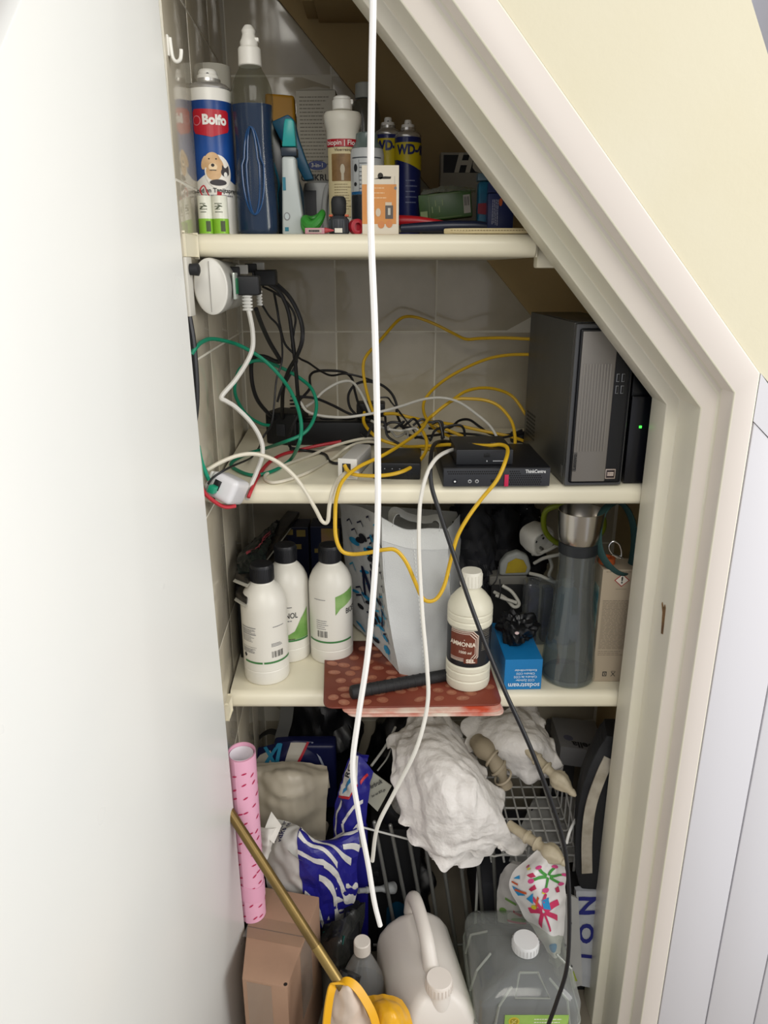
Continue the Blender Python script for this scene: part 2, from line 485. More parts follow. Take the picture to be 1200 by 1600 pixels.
# ---- opening: stepped frame that follows the slanted top and the upright on the far side
NX, NZ = .7555, .6551                      # outward normal of the slanted side
X0, Z0 = .4340, CAMZ - .2000               # inner corner of the frame
D0 = NX * X0 + NZ * Z0
def offs(u, ud):                           # bottom, corner and top points of the frame line pushed outwards by u (upright) and ud (slanted side)
    X = X0 + u; d = D0 + ud
    return (X, FL), (X, (d - NX * X) / NZ), ((d - NZ * 2.10) / NX, 2.10)
Yp = 1.008
ARCH = M('#CFC7BF', .36, bump=(22, .08))
def frame_line():
    prof = [(0, 0, 1.196), (0, 0, 1.13), (.0195, .0205, 1.13), (.0195, .0205, 1.052), (.0425, .050, 1.050), (.0430, .0570, 1.046), (.0435, .0575, Yp), (.0755, .099, Yp), (.0755, .099, 1.196)]
    mi = [0, 0, 0, 1, 1, 1, 2, 2, 2]
    bm = B(); rings = []
    for k in range(3): rings.append([bm.verts.new((offs(u, ud)[k][0], Y, offs(u, ud)[k][1])) for u, ud, Y in prof])
    n = len(prof)
    for A, C in zip(rings[:-1], rings[1:]):
        for i in range(n): f = bm.faces.new((A[i], A[(i + 1) % n], C[(i + 1) % n], C[i])); f.material_index = mi[i]
    bm.faces.new(rings[0]); bm.faces.new(rings[-1][::-1])
    es = [e for e in bm.edges if e.calc_length() > .3]
    bmesh.ops.bevel(bm, geom=es, offset=.0022, segments=3, profile=.5, affect='EDGES')
    return obj('trim_3', bm, None, mats=[FRAME, FRAME2, ARCH])
struct(frame_line())
# chipped paint and strike hole in the upright
ck = P(1033, 965, 1.09)
bm = B(); prism(bm, [(-.006, -.024), (.001, -.026), (.004, .010), (.011, .022), (.009, .026), (.002, .018), (-.002, .026), (-.006, .022)], .0008,
      Matrix.Translation((X0 + .0192, 1.085, ck.z)) @ Matrix.Rotation(PI / 2 + .0, 4, 'Z') @ Matrix.Rotation(.06, 4, 'Y') @ FRXZ)
o = obj('trim_chip', bm, M('#8C6A42', .9, mott=('#5E452C', 60)), smooth=False); struct(o)

# panelled side below the string (tongue and groove boards), string board, cream wall above
ztop = lambda x: CAMZ - .201 - .92 * (x - .5095)
dcorner = D0 + .0992
def zf(x): return (dcorner - NX * x) / NZ
bm = B(); prism(bm, [(.5098, zf(.5098)), (1.25, zf(1.25)), (1.25, ztop(1.25)), (.5098, ztop(.5098))], .05, Matrix.Translation((0, Yp, 0)) @ FRXZ)
struct(obj('trim_7', bm, PANEL, smooth=False))
wp = thing('wall_panelled', '', '', (0, 0, 0)); del wp['label']; del wp['category']; struct(wp)
x = .5105
edges = [.5105, .600, .690, .780, .870, .960]
for a, b_ in zip(edges[:-1], edges[1:]):
    bm = B(); prism(bm, [(a + .001, FL), (b_ - .001, FL), (b_ - .001, ztop(b_) - .001), (a + .001, ztop(a) - .001)], .03, Matrix.Translation((0, Yp + .001, 0)) @ FRXZ)
    es = [e for e in bm.edges]
    bmesh.ops.bevel(bm, geom=es, offset=.002, segments=2, profile=.5, affect='EDGES')
    obj('board', bm, PANEL, wp)
bm = B(); box(bm, .509, 1.25, Yp + .02, Yp + .04, FL, 1.29); obj('backing', bm, PANEL, wp, smooth=False)
top_x = P(1177, 0, Yp).x; top_z = P(1177, 0, Yp).z
xa = (dcorner - NZ * 2.30) / NX
poly = [(xa, 2.30), (xa, zf(xa) + .001), (1.25, zf(1.25) + .001), (1.25, top_z - 1.95 * (1.25 - top_x)), (top_x, top_z), (top_x - .15, 2.30)]
if poly[3][1] < poly[2][1]:
    xe = top_x + .30; poly = [(xa, 2.30), (xa, zf(xa) + .001), (xe, zf(xe) + .001), (xe, top_z - 1.95 * .30), (top_x, top_z), (top_x - .15, 2.30)]
bm = B(); prism(bm, poly, .05, Matrix.Translation((0, Yp + .004, 0)) @ FRXZ)
struct(obj('wall_stair_side', bm, CREAM, smooth=False))
bm = B(); box(bm, .47, 2.6, 1.2, 1.25, 1.75, 3.4); struct(obj('wall_hall_back', bm, M('#B9BCCB', .7), smooth=False))
# wall to the side of the door hinge
bm = B(); box(bm, -1.6, -.345, 1.0, 1.08, FL, 2.3); struct(obj('wall_hinge_side', bm, M('#6E5648', .7), smooth=False))
# ---- door: opened towards the viewer, its top cut on the same slope as the opening
hx, hy = -.2835, 1.10
dl = Vector((-.235, -.972, 0)).normalized()
dn = Vector((dl.y, -dl.x, 0))
if dn.x > 0: dn = -dn
Hh = 2.095; W_ = .60
bm = B(); bot = []
sl = .985
pf = [(0, FL + .02), (W_, FL + .02), (W_, Hh - 1.27 * W_), (0, Hh)]
tl = lambda z: .0125 * (1.15 - z) + .0050
A = [bm.verts.new((hx + tl(z) + dl.x * s, hy + dl.y * s, z)) for s, z in pf]
C = [bm.verts.new((hx + tl(z) + dl.x * s + dn.x * .038, hy + dl.y * s + dn.y * .038, z)) for s, z in pf]
bm.faces.new(A); bm.faces.new(C[::-1])
for i in range(4): bm.faces.new((A[i], C[i], C[(i + 1) % 4], A[(i + 1) % 4]))
bmesh.ops.bevel(bm, geom=list(bm.edges), offset=.002, segments=2, profile=.5, affect='EDGES')
door = struct(obj('door_1', bm, M('#E6E6E1', .30, bump=(5, .10, .01), mott=('#E2E3DF', 2))))
# ================================================================== TOP SHELF
BLK = M('#16171A', .35); BLKM = M('#1B1C1F', .6); WPL = M('#E6E4DC', .35); CRM = M('#DED8C4', .4)
INK = M('#222326', .6); INKG = M('#77777A', .6)
# hook on the tiles
t = thing('wall_hook', 'small white J-shaped hook stuck high on the tiled wall', 'hook')
t.location = (XL(1.12) + .0003, 1.12, P(268, 88, 1.12).z); x0 = 0; t.scale = (.72, .72, .72)
bm = B(); box(bm, x0, x0 + .003, -.006, .006, .0, .034, .001); obj('mounting_plate', bm, WPL, t)
pts = crom([(x0 + .005, 0, .03), (x0 + .006, 0, .012), (x0 + .008, 0, -.002), (x0 + .014, -.002, -.009), (x0 + .022, -.004, -.006), (x0 + .025, -.005, .004), (x0 + .0255, -.005, .01)], 5)
bm = B(); tube(bm, pts, .0033, 10); obj('hook_arm', bm, WPL, t)

def spray_can(label, cx, Y, r, ytop, body, cap, zs_, name='spray_can', group=None, bodyh=.86, rz=0, nr=.28):
    p = XZ(cx, Y, zs_); H = P(cx, ytop, Y).z - zs_
    t = thing(name, label, 'spray can', p, rz, group)
    hb = H * bodyh - .012
    bm = B(); lathe(bm, [(r * .93, 0), (r * .98, .001), (r, .004), (r, hb), (r * .985, hb + .003)], 40); obj('can_body', bm, body, t)
    bm = B(); lathe(bm, [(r * .99, hb + .003), (r * 1.01, hb + .005), (r * .99, hb + .007), (r * .85, hb + .011), (r * .62, hb + .014), (r * .56, hb + .015), (r * .56, hb + .019), (r * .30, hb + .019)], 40)
    obj('shoulder', bm, M('#C9C7C2', .25, metal=.7), t)
    zb = hb + .0192
    bm = B(); lathe(bm, [(r * .50, zb), (r * .48, zb + .005), (r * nr, zb + .006), (r * nr, H - .003), (r * nr * .85, H)], 24)
    n = obj('nozzle', bm, cap, t)
    bm = B(); lathe(bm, [(.0022, 0), (.0022, .0012)], 12, mat=Matrix.Translation((.0, -r * nr + .0003, H - .008)) @ Matrix.Rotation(PI / 2, 4, 'X'))
    obj('spray_hole', bm, BLK, n)
    return t, r, H, hb

# spray can with the dog
t, r, H, hb = spray_can('blue and white carpet spray can printed with a dog and a cat', 341, 1.29, .034, 110, WPL, WPL, Z1, bodyh=.915, nr=.42, rz=.20)
bm = B(); wrap(bm, r, -1.9, 1.9, .084, hb - .014, wave=lambda s, k: (.008 * math.cos((s - .5) * PI * 3) if k == 0 else 0), seg=48)
obj('label', bm, M('#1D4C94', .3, mott=('#163A78', 12)), t, ang=60)
mp = cyl(r + .0005)
red = [(-.026, .146), (.0, .141), (.027, .149), (.030, .153), (.030, .176), (.027, .179), (-.026, .180), (-.029, .176), (-.029, .151)]
decal('red_badge', [red], mp, M('#B51D2C', .35), t, .0003, .006)
text('Bolfo', .0185, mp, WPL, t, .006, .1645, .05, lift=.0008, sx=.95)
decal('emblem', [ell(-.022, .164, .0068, .0068), ], mp, M('#D9909A', .4), t, .0005, .004)
decal('emblem', [ell(-.022, .164, .0058, .0058)], mp, M('#B51D2C', .35), t, .0008, .004)
text('+', .013, mp, M('#D9909A', .4), t, -.022, .164, .0)
decal('picture', [ell(.007, .092, .021, .025, 30, .2)], mp, M('#E9E4DA', .4), t, .0005, .005)
TAN = M('#D8B58A', .6, mott=('#C79F72', 60)); DK = M('#2B2626', .6)
decal('picture', [ell(-.001, .106, .0125, .014), ell(-.014, .105, .0045, .010, 16, -.3), ell(.011, .103, .0042, .009, 16, .35), ell(.0, .092, .012, .012)], mp, TAN, t, .0008, .004)
decal('picture', [ell(-.001, .099, .0065, .0055)], mp, M('#E8CFA8', .6), t, .0010, .004)
decal('picture', [ell(-.001, .1015, .0026, .0024, 12), ell(-.006, .1105, .0013, .0011, 10), ell(.0045, .1105, .0013, .0011, 10), line2(-.006, .0945, .004, .0945, .0012)], mp, DK, t, .0012, .004)
decal('picture', [ell(.0175, .092, .0068, .0062), [(.0125, .095), (.013, .103), (.017, .098)], [(.019, .098), (.0235, .102), (.0245, .094)], ell(.006, .077, .013, .0045)], mp, M('#3A3538', .6), t, .0011, .004)
decal('picture', [ell(.018, .0885, .003, .004, 12)], mp, WPL, t, .0013, .004)
text('Hond en Tapijtspray', .0092, mp, INK, t, .0, .0655, .016)
decal('print', scribble(-.028, .032, .056, .0605, 1, .002, .1, 4), mp, INKG, t, .0004, .005)
# two short green and white tubes with red tab
for i, (cx, lab) in enumerate(((324, 'short green and white tube with looped red tab, against the tiles'), (346.5, 'short green and white tube with small red tab, next to the blue soap bottle'))):
    Y = 1.232; rr = .0118; p = XZ(cx, Y, Z1)
    t = thing('small_tube', lab, 'tube', p, 0, 'short green and white tubes before the spray can')
    bm = B(); lathe(bm, [(rr * .9, 0), (rr, .001), (rr, .054), (rr * .92, .0555)], 28); obj('tube_body', bm, M('#D9DACB', .35), t)
    bm = B(); wrap(bm, rr, -2.6, 2.6, .001, .0225); obj('label', bm, M('#7FB52E', .35), t, ang=60)
    mp = cyl(rr + .0004)
    decal('print', [ell(-.004 + i * .003, .038, .0035, .0009, 10, .5), ell(.002, .041, .0035, .0009, 10, -.4)] + scribble(-.006, .006, .030, .046, 4, .001, .3, i), mp, M('#4C5440', .5), t, .0003, .003)
    decal('print', [rect(.002, .009, .004, .019)], mp, M('#3F4A2A', .5), t, .0004, .003)
    bm = B()
    if i == 0: tube(bm, crom([(-.003, .0, .055), (-.006, -.001, .064), (.000, -.001, .070), (.004, 0, .062), (.007, 0, .055)], 6), .0011, 6)
    else: strap(bm, [(.0, 0, .055), (.001, 0, .0615)], (1, 0, 0), .007, .001)
    obj('tab', bm, M('#A81E2A', .5), t)
# white roll behind the spray can
p = XZ(348, 1.42, Z1)
t = thing('paper_roll', 'plain white roll standing behind the dog spray can', 'roll', p)
Hh_ = P(348, 104, 1.42).z - Z1
bm = B(); lathe(bm, [(.0275, 0), (.031, .001), (.031, Hh_ - .001), (.028, Hh_), (.012, Hh_), (.012, Hh_ - .01)], 36); obj('roll_body', bm, M('#BDBAAE', .8), t)
# blue washing-up liquid in a clear bottle
Y = 1.275; p = XZ(404, Y, Z1); H = P(404, 40, Y).z - Z1
t = thing('soap_bottle', 'tall clear bottle half filled with blue washing-up liquid, white push cap', 'bottle', p)
zc = H - .058
prof = [(.029, 0), (.032, .003), (.034, .012), (.0335, .05), (.031, .10), (.030, .14), (.031, .165), (.0325, .19), (.031, .208), (.026, .222), (.018, zc + .0), (.0145, zc + .008)]
prof = [(r_, z_) for r_, z_ in prof if z_ <= zc + .01]
zz = sorted(prof, key=lambda a: a[1]); prof = crom([(a, 0, b) for a, b in zz], 4); prof = [(v.x, v.z) for v in prof]
bm = B(); lathe(bm, prof, 40, 1, .75); obj('bottle_body', bm, glassy('#E2E3DA', .06, .985, .25), t)
fz = P(404, 165, Y).z - Z1
liq = [(r_ - .0018, z_ + .001) for r_, z_ in prof if z_ < fz - .002]; liq.append((liq[-1][0], fz))
bm = B(); lathe(bm, liq, 40, 1, .75); obj('liquid', bm, M('#0C2F5C', .12), t)
# moulded grip rib on the front
bm = B()
for k, (w_, o_) in enumerate(((.017, .0), (.010, .0))):
    lp = [(w_ * math.cos(a) * (1 if math.sin(a) < .2 else .8), -.0262 - .001 * k + .0045 * abs(math.cos(a)), .092 + .062 * math.sin(a)) for a in [2 * PI * i / 40 for i in range(40)]]
    tube(bm, lp, .0016, 6, cyc=True)
obj('grip_rib', bm, M('#15406E', .15), t)
bm = B(); lathe(bm, [(.0165, zc + .004), (.0175, zc + .005), (.017, zc + .027), (.0155, zc + .029)], 30)
cp = obj('cap', bm, WPL, t)
bm = B(); lathe(bm, [(.013, zc + .029), (.0135, zc + .036), (.011, zc + .041), (.0095, zc + .046)], 26); lathe(bm, [(.0095, zc + .046), (.0105, zc + .051), (.008, zc + .055), (.0055, zc + .058)], 22)
obj('push_spout', bm, WPL, cp)
bm = B(); box(bm, .006, .0155, -.006, .006, zc + .036, zc + .0415, .0015); obj('flip_lip', bm, WPL, cp)

# dark blue bottle with sloped shoulder next to the soap bottle, yellow packet behind
Y = 1.39; p = XZ(436, Y, Z1); H = P(436, 178, Y).z - Z1
t = thing('dark_bottle', 'dark grey-blue bottle with one sloping shoulder wedged behind the washing-up liquid', 'bottle', p)
bm = B(); prism(bm, [(-.022, 0), (.017, 0), (.018, H * .55), (.010, H * .80), (-.004, H * .97), (-.022, H)], .05, FRXZ); bmesh.ops.bevel(bm, geom=list(bm.edges), offset=.004, segments=3, profile=.5, affect='EDGES')
obj('bottle_body', bm, M('#2A3038', .25), t)
bm = B(); tube(bm, crom([(-.004, -.0012, H * .62), (.004, -.0012, H * .45), (.001, -.0012, H * .30), (.008, -.0012, H * .1)], 6), .002, 6); obj('blue_stripe', bm, M('#1B6C88', .3), t)
Y = 1.60; p = XZ(448, Y, Z1); H = P(448, 147, Y).z - Z1
t = thing('yellow_packet', 'dull yellow packet half hidden behind the teal capped tube', 'packet', p)
bm = B(); hexa(bm, [(-.035, -.02, 0), (.035, -.02, 0), (.035, .02, 0), (-.035, .02, 0)], [(-.030, -.012, H), (.026, -.012, H - .004), (.026, .012, H - .004), (-.030, .012, H)], .006, 3)
obj('packet_body', bm, M('#B9861C', .5, bump=(60, .3)), t)
# teal capped tube standing on its wide foot + teal trigger piece behind
Y = 1.275; p = XZ(461, Y, Z1); H = P(455, 187, Y).z - Z1
t = thing('cleaner_tube', 'translucent white tube bottle with tapering teal cap and dark collar', 'tube', p)
hb = P(455, 246, Y).z - Z1; hc = P(455, 234, Y).z - Z1
bm = B(); prism(bm, [(-.019, 0), (.017, 0), (.014, .03), (.009, hb * .62), (.0065, hb - .006), (.006, hb), (-.015, hb), (-.0165, hb * .6)], .030, Matrix.Translation((0, -.014, 0)) @ FRXZ)
bmesh.ops.bevel(bm, geom=list(bm.edges), offset=.004, segments=3, profile=.5, affect='EDGES'); obj('tube_body', bm, M('#AEB5B3', .3), t)
bm = B(); box(bm, -.016, .0085, -.013, .013, hb + .0005, hc + .002, .002); obj('collar', bm, M('#12202E', .3), t)
bm = B(); prism(bm, [(-.0145, hc + .003), (.0075, hc + .003), (.0055, H - .004), (.002, H), (-.008, H), (-.010, H - .006)], .022, Matrix.Translation((0, -.011, 0)) @ FRXZ)
bmesh.ops.bevel(bm, geom=list(bm.edges), offset=.002, segments=2, profile=.5, affect='EDGES'); obj('cap', bm, M('#138E8C', .35), t)
mp = flat(Vector((0, -.0142, 0)))
decal('print', [rect(-.015, -.010, .066, .085), rect(-.014, -.008, .006, .012)], mp, M('#1B6C80', .4), t, .0004)
decal('print', [ell(-.010, .028, .005, .006)], mp, INKG, t, .0004)
decal('print', [ell(-.010, .028, .0035, .0045)], mp, M('#A9B3B4', .3), t, .0007)
Y = 1.36; p = XZ(462, Y, Z1)
t = thing('trigger_sprayer', 'blue trigger head bottle behind the teal capped tube', 'bottle', p)
zt = lambda y: P(462, y, Y).z - Z1
bm = B(); prism(bm, [(-.034, zt(190)), (-.006, zt(178)), (.004, zt(186)), (.010, zt(215)), (.022, zt(250)), (.034, zt(280)), (.018, zt(282)), (.004, zt(255)), (-.010, zt(230)), (-.022, zt(215))], .024, FRXZ)
bmesh.ops.bevel(bm, geom=list(bm.edges), offset=.003, segments=2, profile=.5, affect='EDGES'); obj('trigger_head', bm, M('#124E6C', .4), t)
bm = B(); lathe(bm, [(.020, 0), (.022, .003), (.022, zt(300)), (.012, zt(270)), (.010, zt(240))], 24, c=(-.008, .026, 0)); obj('bottle_body', bm, M('#2F4A5C', .3), t)
# white jug with dark label behind green ring
Y = 1.44; p = XZ(503, Y, Z1)
t = thing('handled_jug', 'grey-white jug with loop handle and black label, behind the green ring', 'jug', p)
hj = P(500, 283, Y).z - Z1
bm = B(); lathe(bm, [(.030, 0), (.034, .004), (.034, hj * .7), (.028, hj * .95), (.016, hj), ], 28, 1, .7, pw=4); obj('jug_body', bm, M('#8F9190', .4), t)
bm = B(); tube(bm, crom([(.010, -.027, hj * .15), (.008, -.032, hj * .5), (.014, -.031, hj * .85), (.028, -.02, hj * .98)], 7), .005, 10); obj('handle', bm, M('#A9AAA8', .4), t)
decal('label', [rect(-.026, -.006, hj * .12, hj * .82)], flat((0, -.0246, 0)), M('#15171C', .4), t, .0006)
# grey carton
Y = 1.53; p = XZ(499, Y, Z1); H = P(499, 141, Y).z - Z1
t = thing('tall_carton', 'tall grey-white carton covered in fine print, weed killer wording at its foot', 'box', p, -.03)
wv = .0365
bm = B(); box(bm, -wv, wv, 0, .05, 0, H, .001); obj('carton', bm, M('#A5A093', .6), t, smooth=False)
bm = B(); prism(bm, [(-wv, H + .0003), (wv, H + .0003), (.0, H + .006)], .05, FRXZ); obj('flap', bm, M('#8E897C', .6), t, smooth=False)
mp = flat((0, 0, 0))
decal('print', scribble(-wv + .006, wv - .008, H * .44, H - .008, 22, .0018, .35, 8), mp, M('#6F6B60', .6), t, .0004)
decal('print', [ell(.0, .134, .018, .008)], mp, M('#2A3A78', .5), t, .0005); text('3-in-1', .010, mp, M('#C9C7BD', .5), t, 0, .134, .02, lift=.001)
text('ONKRUID', .0165, mp, INK, t, .004, .112, .03, sx=.95); text('WEG!', .0165, mp, INK, t, -.002, .094, .03, sx=.95)
# floor soap bottle with red band
Y = 1.37; cx = 538; p = XZ(cx, Y, Z1); H = P(cx, 151, Y).z - Z1
t = thing('floor_cleaner_bottle', 'white flip-top bottle with red band and cream label showing wood', 'bottle', p)
hz = lambda y: P(cx, y, Y).z - Z1
pr = [(.0275, 0), (.029, .004), (.0245, .05), (.023, hz(265)), (.0275, hz(222)), (.0278, hz(205)), (.031, hz(194)), (.0318, hz(182)), (.029, hz(176.5)), (.015, hz(175)), (.014, hz(171))]
bm = B(); lathe(bm, pr, 40, 1, .8); obj('bottle_body', bm, M('#DAD6C8', .38), t)
bm = B(); lathe(bm, [(.0155, hz(173)), (.0165, hz(172)), (.0165, hz(158)), (.0145, hz(156)), (.0145, hz(153)), (.012, hz(151))], 26); cp = obj('cap', bm, WPL, t)
bm = B(); box(bm, .006, .0185, -.007, .007, hz(164), hz(156), .002); obj('flip_lip', bm, WPL, cp)
def mpe(x, y, l):
    a = x / .027
    return Vector(((.0285 + l) * math.sin(a), -(.0285 * .8 + l) * math.cos(a), y))
decal('red_band', [rect(-.029, .026, hz(232), hz(220))], mpe, M('#A81A28', .4), t, .0006, .006)
text('biopin | Floor', .0105, mpe, WPL, t, .002, hz(226), .01, lift=.001, L=.006)
decal('label', [rect(-.027, .025, hz(340), hz(233))], mpe, M('#CFC197', .5), t, .0003, .006)
text('Vloerreiniger', .0062, mpe, M('#4A3426', .5), t, .004, hz(237), .01, lift=.001)
decal('picture', [rect(-.018, .018, hz(285), hz(243))], mpe, M('#6B4D2A', .5, mott=('#8A6A40', 40)), t, .0008, .006)
decal('picture', [ell(.0, hz(267), .0035, .008), rect(-.002, .002, hz(284), hz(270))], mpe, M('#B8AE98', .5), t, .0011, .006)
decal('print', scribble(-.014, .016, hz(330), hz(288), 10, .001, .3, 2), mpe, M('#7A6B4A', .5), t, .0006, .006)
# tall clear bottle with pale cap behind, grey spray can in front of it
Y = 1.56; cx = 572; p = XZ(cx, Y, Z1); hz = lambda y: P(cx, y, Y).z - Z1
t = thing('clear_bottle', 'tall clear bottle with pale grey cap behind the white hanging cable', 'bottle', p)
bm = B(); lathe(bm, [(.027, 0), (.030, .004), (.030, hz(185)), (.024, hz(162)), (.017, hz(156))], 30); obj('bottle_body', bm, M('#8C8A7C', .15, trans=.6), t)
bm = B(); lathe(bm, [(.018, hz(155)), (.019, hz(154)), (.018, hz(132)), (.016, hz(130.5))], 26); obj('cap', bm, M('#B4B8B2', .4), t)
Y = 1.36; cx = 574; p = XZ(cx, Y, Z1); hz = lambda y: P(cx, y, Y).z - Z1
t = thing('aerosol_can', 'grey aerosol can with blue band behind the orange picture box', 'spray can', p)
bm = B(); lathe(bm, [(.027, 0), (.029, .002), (.029, hz(243)), (.027, hz(234))], 36); obj('can_body', bm, M('#B9BCBC', .35), t)
bm = B(); lathe(bm, [(.0268, hz(233.6)), (.023, hz(228)), (.019, hz(222)), (.018, hz(210)), (.016, hz(208))], 30); obj('cap', bm, M('#70807C', .25, trans=.3), t)
mp = cyl(.0294)
decal('print', [rect(-.027, .027, hz(250), hz(248.5)), rect(-.026, -.0255, hz(302), hz(253)), rect(-.013, -.0125, hz(302), hz(253))] + scribble(-.012, .01, hz(300), hz(255), 7, .001, .3, 3), mp, M('#3A4048', .5), t, .0004, .006)
decal('print', [ell(-.0195, hz(265), .0035, .006), ell(-.020, hz(290), .003, .003)], mp, INK, t, .0005, .006)
decal('blue_band', [rect(-.03, .03, hz(306), hz(301.5))], mp, M('#1E5C8C', .4), t, .0004, .006)
decal('label', [rect(-.03, .03, hz(364), hz(306.5))], mp, M('#23262C', .4), t, .0004, .006)
# two blue and yellow spray cans
for cx, Y, yt, lab, tw in ((606, 1.47, 184, 'blue and yellow lubricant can, the one showing more of its name, by the hanging cable', .004), (636, 1.45, 188, 'blue and yellow lubricant can with longer yellow field, furthest from the hanging cable', 0)):
    rr = .0245 if cx < 620 else .0235
    t, r, H, hb = spray_can(lab, cx, Y, rr, yt, M('#1C2560', .3), WPL, Z1, group='blue and yellow lubricant cans', bodyh=.90)
    mp = cyl(r + .0003); hz = lambda y: P(cx, y, Y).z - Z1
    yb_ = 256 if cx < 620 else 250
    y0_ = 219 if cx < 620 else 225
    decal('yellow_label', [[(-.045, hz(yb_)), (-.02, hz(yb_ + 2)), (.0, hz(yb_ + 8)), (.02, hz(yb_ + 16)), (.045, hz(yb_ + 20)), (.045, hz(y0_)), (-.045, hz(y0_))]], mp, M('#C9B518', .4), t, .0003, .006)
    text('WD-40', .0215, mp, M('#1C2560', .4), t, .004 if cx < 620 else .008, hz(y0_ + 12), .045, sx=.85, lift=.0008)
    if cx > 620: decal('print', scribble(-.004, .018, hz(322), hz(280), 5, .0018, .4, 5), mp, M('#7E86A8', .5), t, .0004, .006)
# orange picture box
Y = 1.235; cx = 595; p = XZ(594.5, Y, Z1); H = P(595, 258, Y).z - Z1
t = thing('gadget_box', 'slim white and orange hanging box with a picture of a small grey device', 'box', p, -.0)
w2 = .0285
bm = B(); box(bm, -w2, w2, 0, .022, 0, H, .0008); obj('carton', bm, M('#D6CDBB', .5), t, smooth=False)
mp = flat((0, 0, 0)); hz = lambda y: P(cx, y, Y).z - Z1; hx_ = lambda x: (x - 594.5) * mpp(Y, Z1)
decal('orange_panel', [rect(-w2 + .0002, hx_(619), hz(350), hz(288))], mp, M('#D08E4C', .5, mott=('#C98440', 20)), t, .0003)
decal('hang_slot', [[(hx_(584), hz(279.5)), (hx_(610), hz(279.5)), (hx_(611), hz(276)), (hx_(601), hz(275.5))] , ell(hx_(594.5), hz(275), .0042, .0046)], mp, M('#2E2A24', .7), t, .0004)
decal('print', scribble(hx_(575), hx_(612), hz(313), hz(290), 3, .0016, .4, 6), mp, M('#E0B88A', .5), t, .0006)
decal('print', scribble(hx_(616), hx_(617), hz(290), hz(275), 8, .0006, .1, 6) + [ell(hx_(617.5), hz(294), .002, .0024)], mp, INKG, t, .0005)
decal('picture', [rect(hx_(602), hx_(614), hz(342), hz(321))], mp, M('#55504C', .3), t, .0007)
decal('picture', [rect(hx_(606), hx_(610), hz(336), hz(325))], mp, M('#B9B4A8', .4), t, .0009)
decal('picture', [rect(hx_(602), hx_(612), hz(321), hz(316)), ell(hx_(591), hz(332), .004, .006)], mp, M('#C8B8A0', .4), t, .0008)
decal('print', [ell(hx_(595.5), hz(351), .0052, .0055), ell(hx_(608), hz(350), .0052, .0055)], mp, M('#C9814A', .5), t, .0008)
# black hose connector
Y = 1.245; cx = 530; p = XZ(cx, Y, Z1); H = P(cx, 307, Y).z - Z1
t = thing('hose_connector', 'black ribbed hose connector with orange tabs standing behind the shelf edge', 'hose connector', p)
bm = B(); lathe(bm, [(.0145, 0), (.0155, .003), (.0155, H * .40), (.012, H * .47), (.009, H * .5)], 32)
obj('lower_body', bm, M('#33363A', .45), t)
for k in range(12):
    a = 2 * PI * k / 12; bm = B(); box(bm, -.0014, .0014, -.0165, -.0150, .003, H * .38, .0005, mat=Matrix.Rotation(a, 4, 'Z')); obj('grip_rib', bm, M('#3A3D42', .45), t)
bm = B(); lathe(bm, [(.0085, H * .50), (.0115, H * .58), (.0120, H * .85), (.0110, H * .94), (.0085, H)], 32); obj('upper_body', bm, BLKM, t)
for s in (-1, 1): bm = B(); box(bm, s * .0125 - .003, s * .0125 + .003, -.006, .002, H * .47, H * .53, .001); obj('orange_tab', bm, M('#B4502C', .5), t)
decal('label', [rect(-.006, .006, .0025, .009)], cyl(.0172), M('#D8D4C6', .4), t, .0004)
# green curled band
Y = 1.26; p = XZ(491, Y, Z1)
t = thing('green_loop', 'bright green rubber loop lying between the teal capped tube and hose connector', 'loop', p)
lp = [(.014 * math.cos(a), .010 * math.sin(a), .024 + .008 * math.sin(a + .7) + .004 * math.cos(2 * a)) for a in [2 * PI * i / 28 for i in range(28)]]
bm = B(); tube(bm, lp, [.0062 + .0025 * math.cos(i / 28 * 2 * PI + 2) for i in range(28)], 10, cyc=True); obj('loop_band', bm, M('#2C7F28', .45), t)
bm = B(); tube(bm, crom([(-.014, -.004, .022), (-.013, -.006, .011), (-.004, -.008, .0075), (.008, -.008, .007)], 6), .0068, 10); obj('tail', bm, M('#2C7F28', .45), t)
# pink pencil-like stick
p0, p1 = P(477, 361, 1.222), P(517, 362, 1.222)
t = thing('pink_marker', 'small flat pink marker with lettered label lying at the shelf edge', 'marker', (p0.x, 1.222, Z1))
bm = B(); box(bm, 0, .030, -.005, .005, .0005, .009, .001); obj('marker_body', bm, M('#B4808A', .5), t)
bm = B(); lathe(bm, [(.0045, 0), (.001, .014)], 12, mat=Matrix.Translation((.0302, 0, .0055)) @ Matrix.Rotation(PI / 2, 4, 'Y')); obj('tip', bm, M('#A23A40', .5), t)
decal('label', [rect(.004, .026, .002, .007)], flat((0, -.0052, 0)), M('#A8988E', .5), t, .0003); decal('print', scribble(.006, .024, .003, .006, 1, .0028, .1, 2), flat((0, -.0052, 0)), INK, t, .0006)
# red cap
Y = 1.243; p = XZ(556, Y, Z1)
t = thing('red_ring_cap', 'red screw cap on its side beside the orange picture box', 'cap', p)
bm = B(); lathe(bm, [(.0105, -.006), (.0115, -.0055), (.0115, .005), (.009, .006), (.006, .006), (.006, .0)], 26, mat=Matrix.Translation((.001, 0, .0118)) @ Matrix.Rotation(.5, 4, 'Z') @ Matrix.Rotation(PI / 2, 4, 'X')); obj('cap_ring', bm, M('#A01E2C', .4), t)

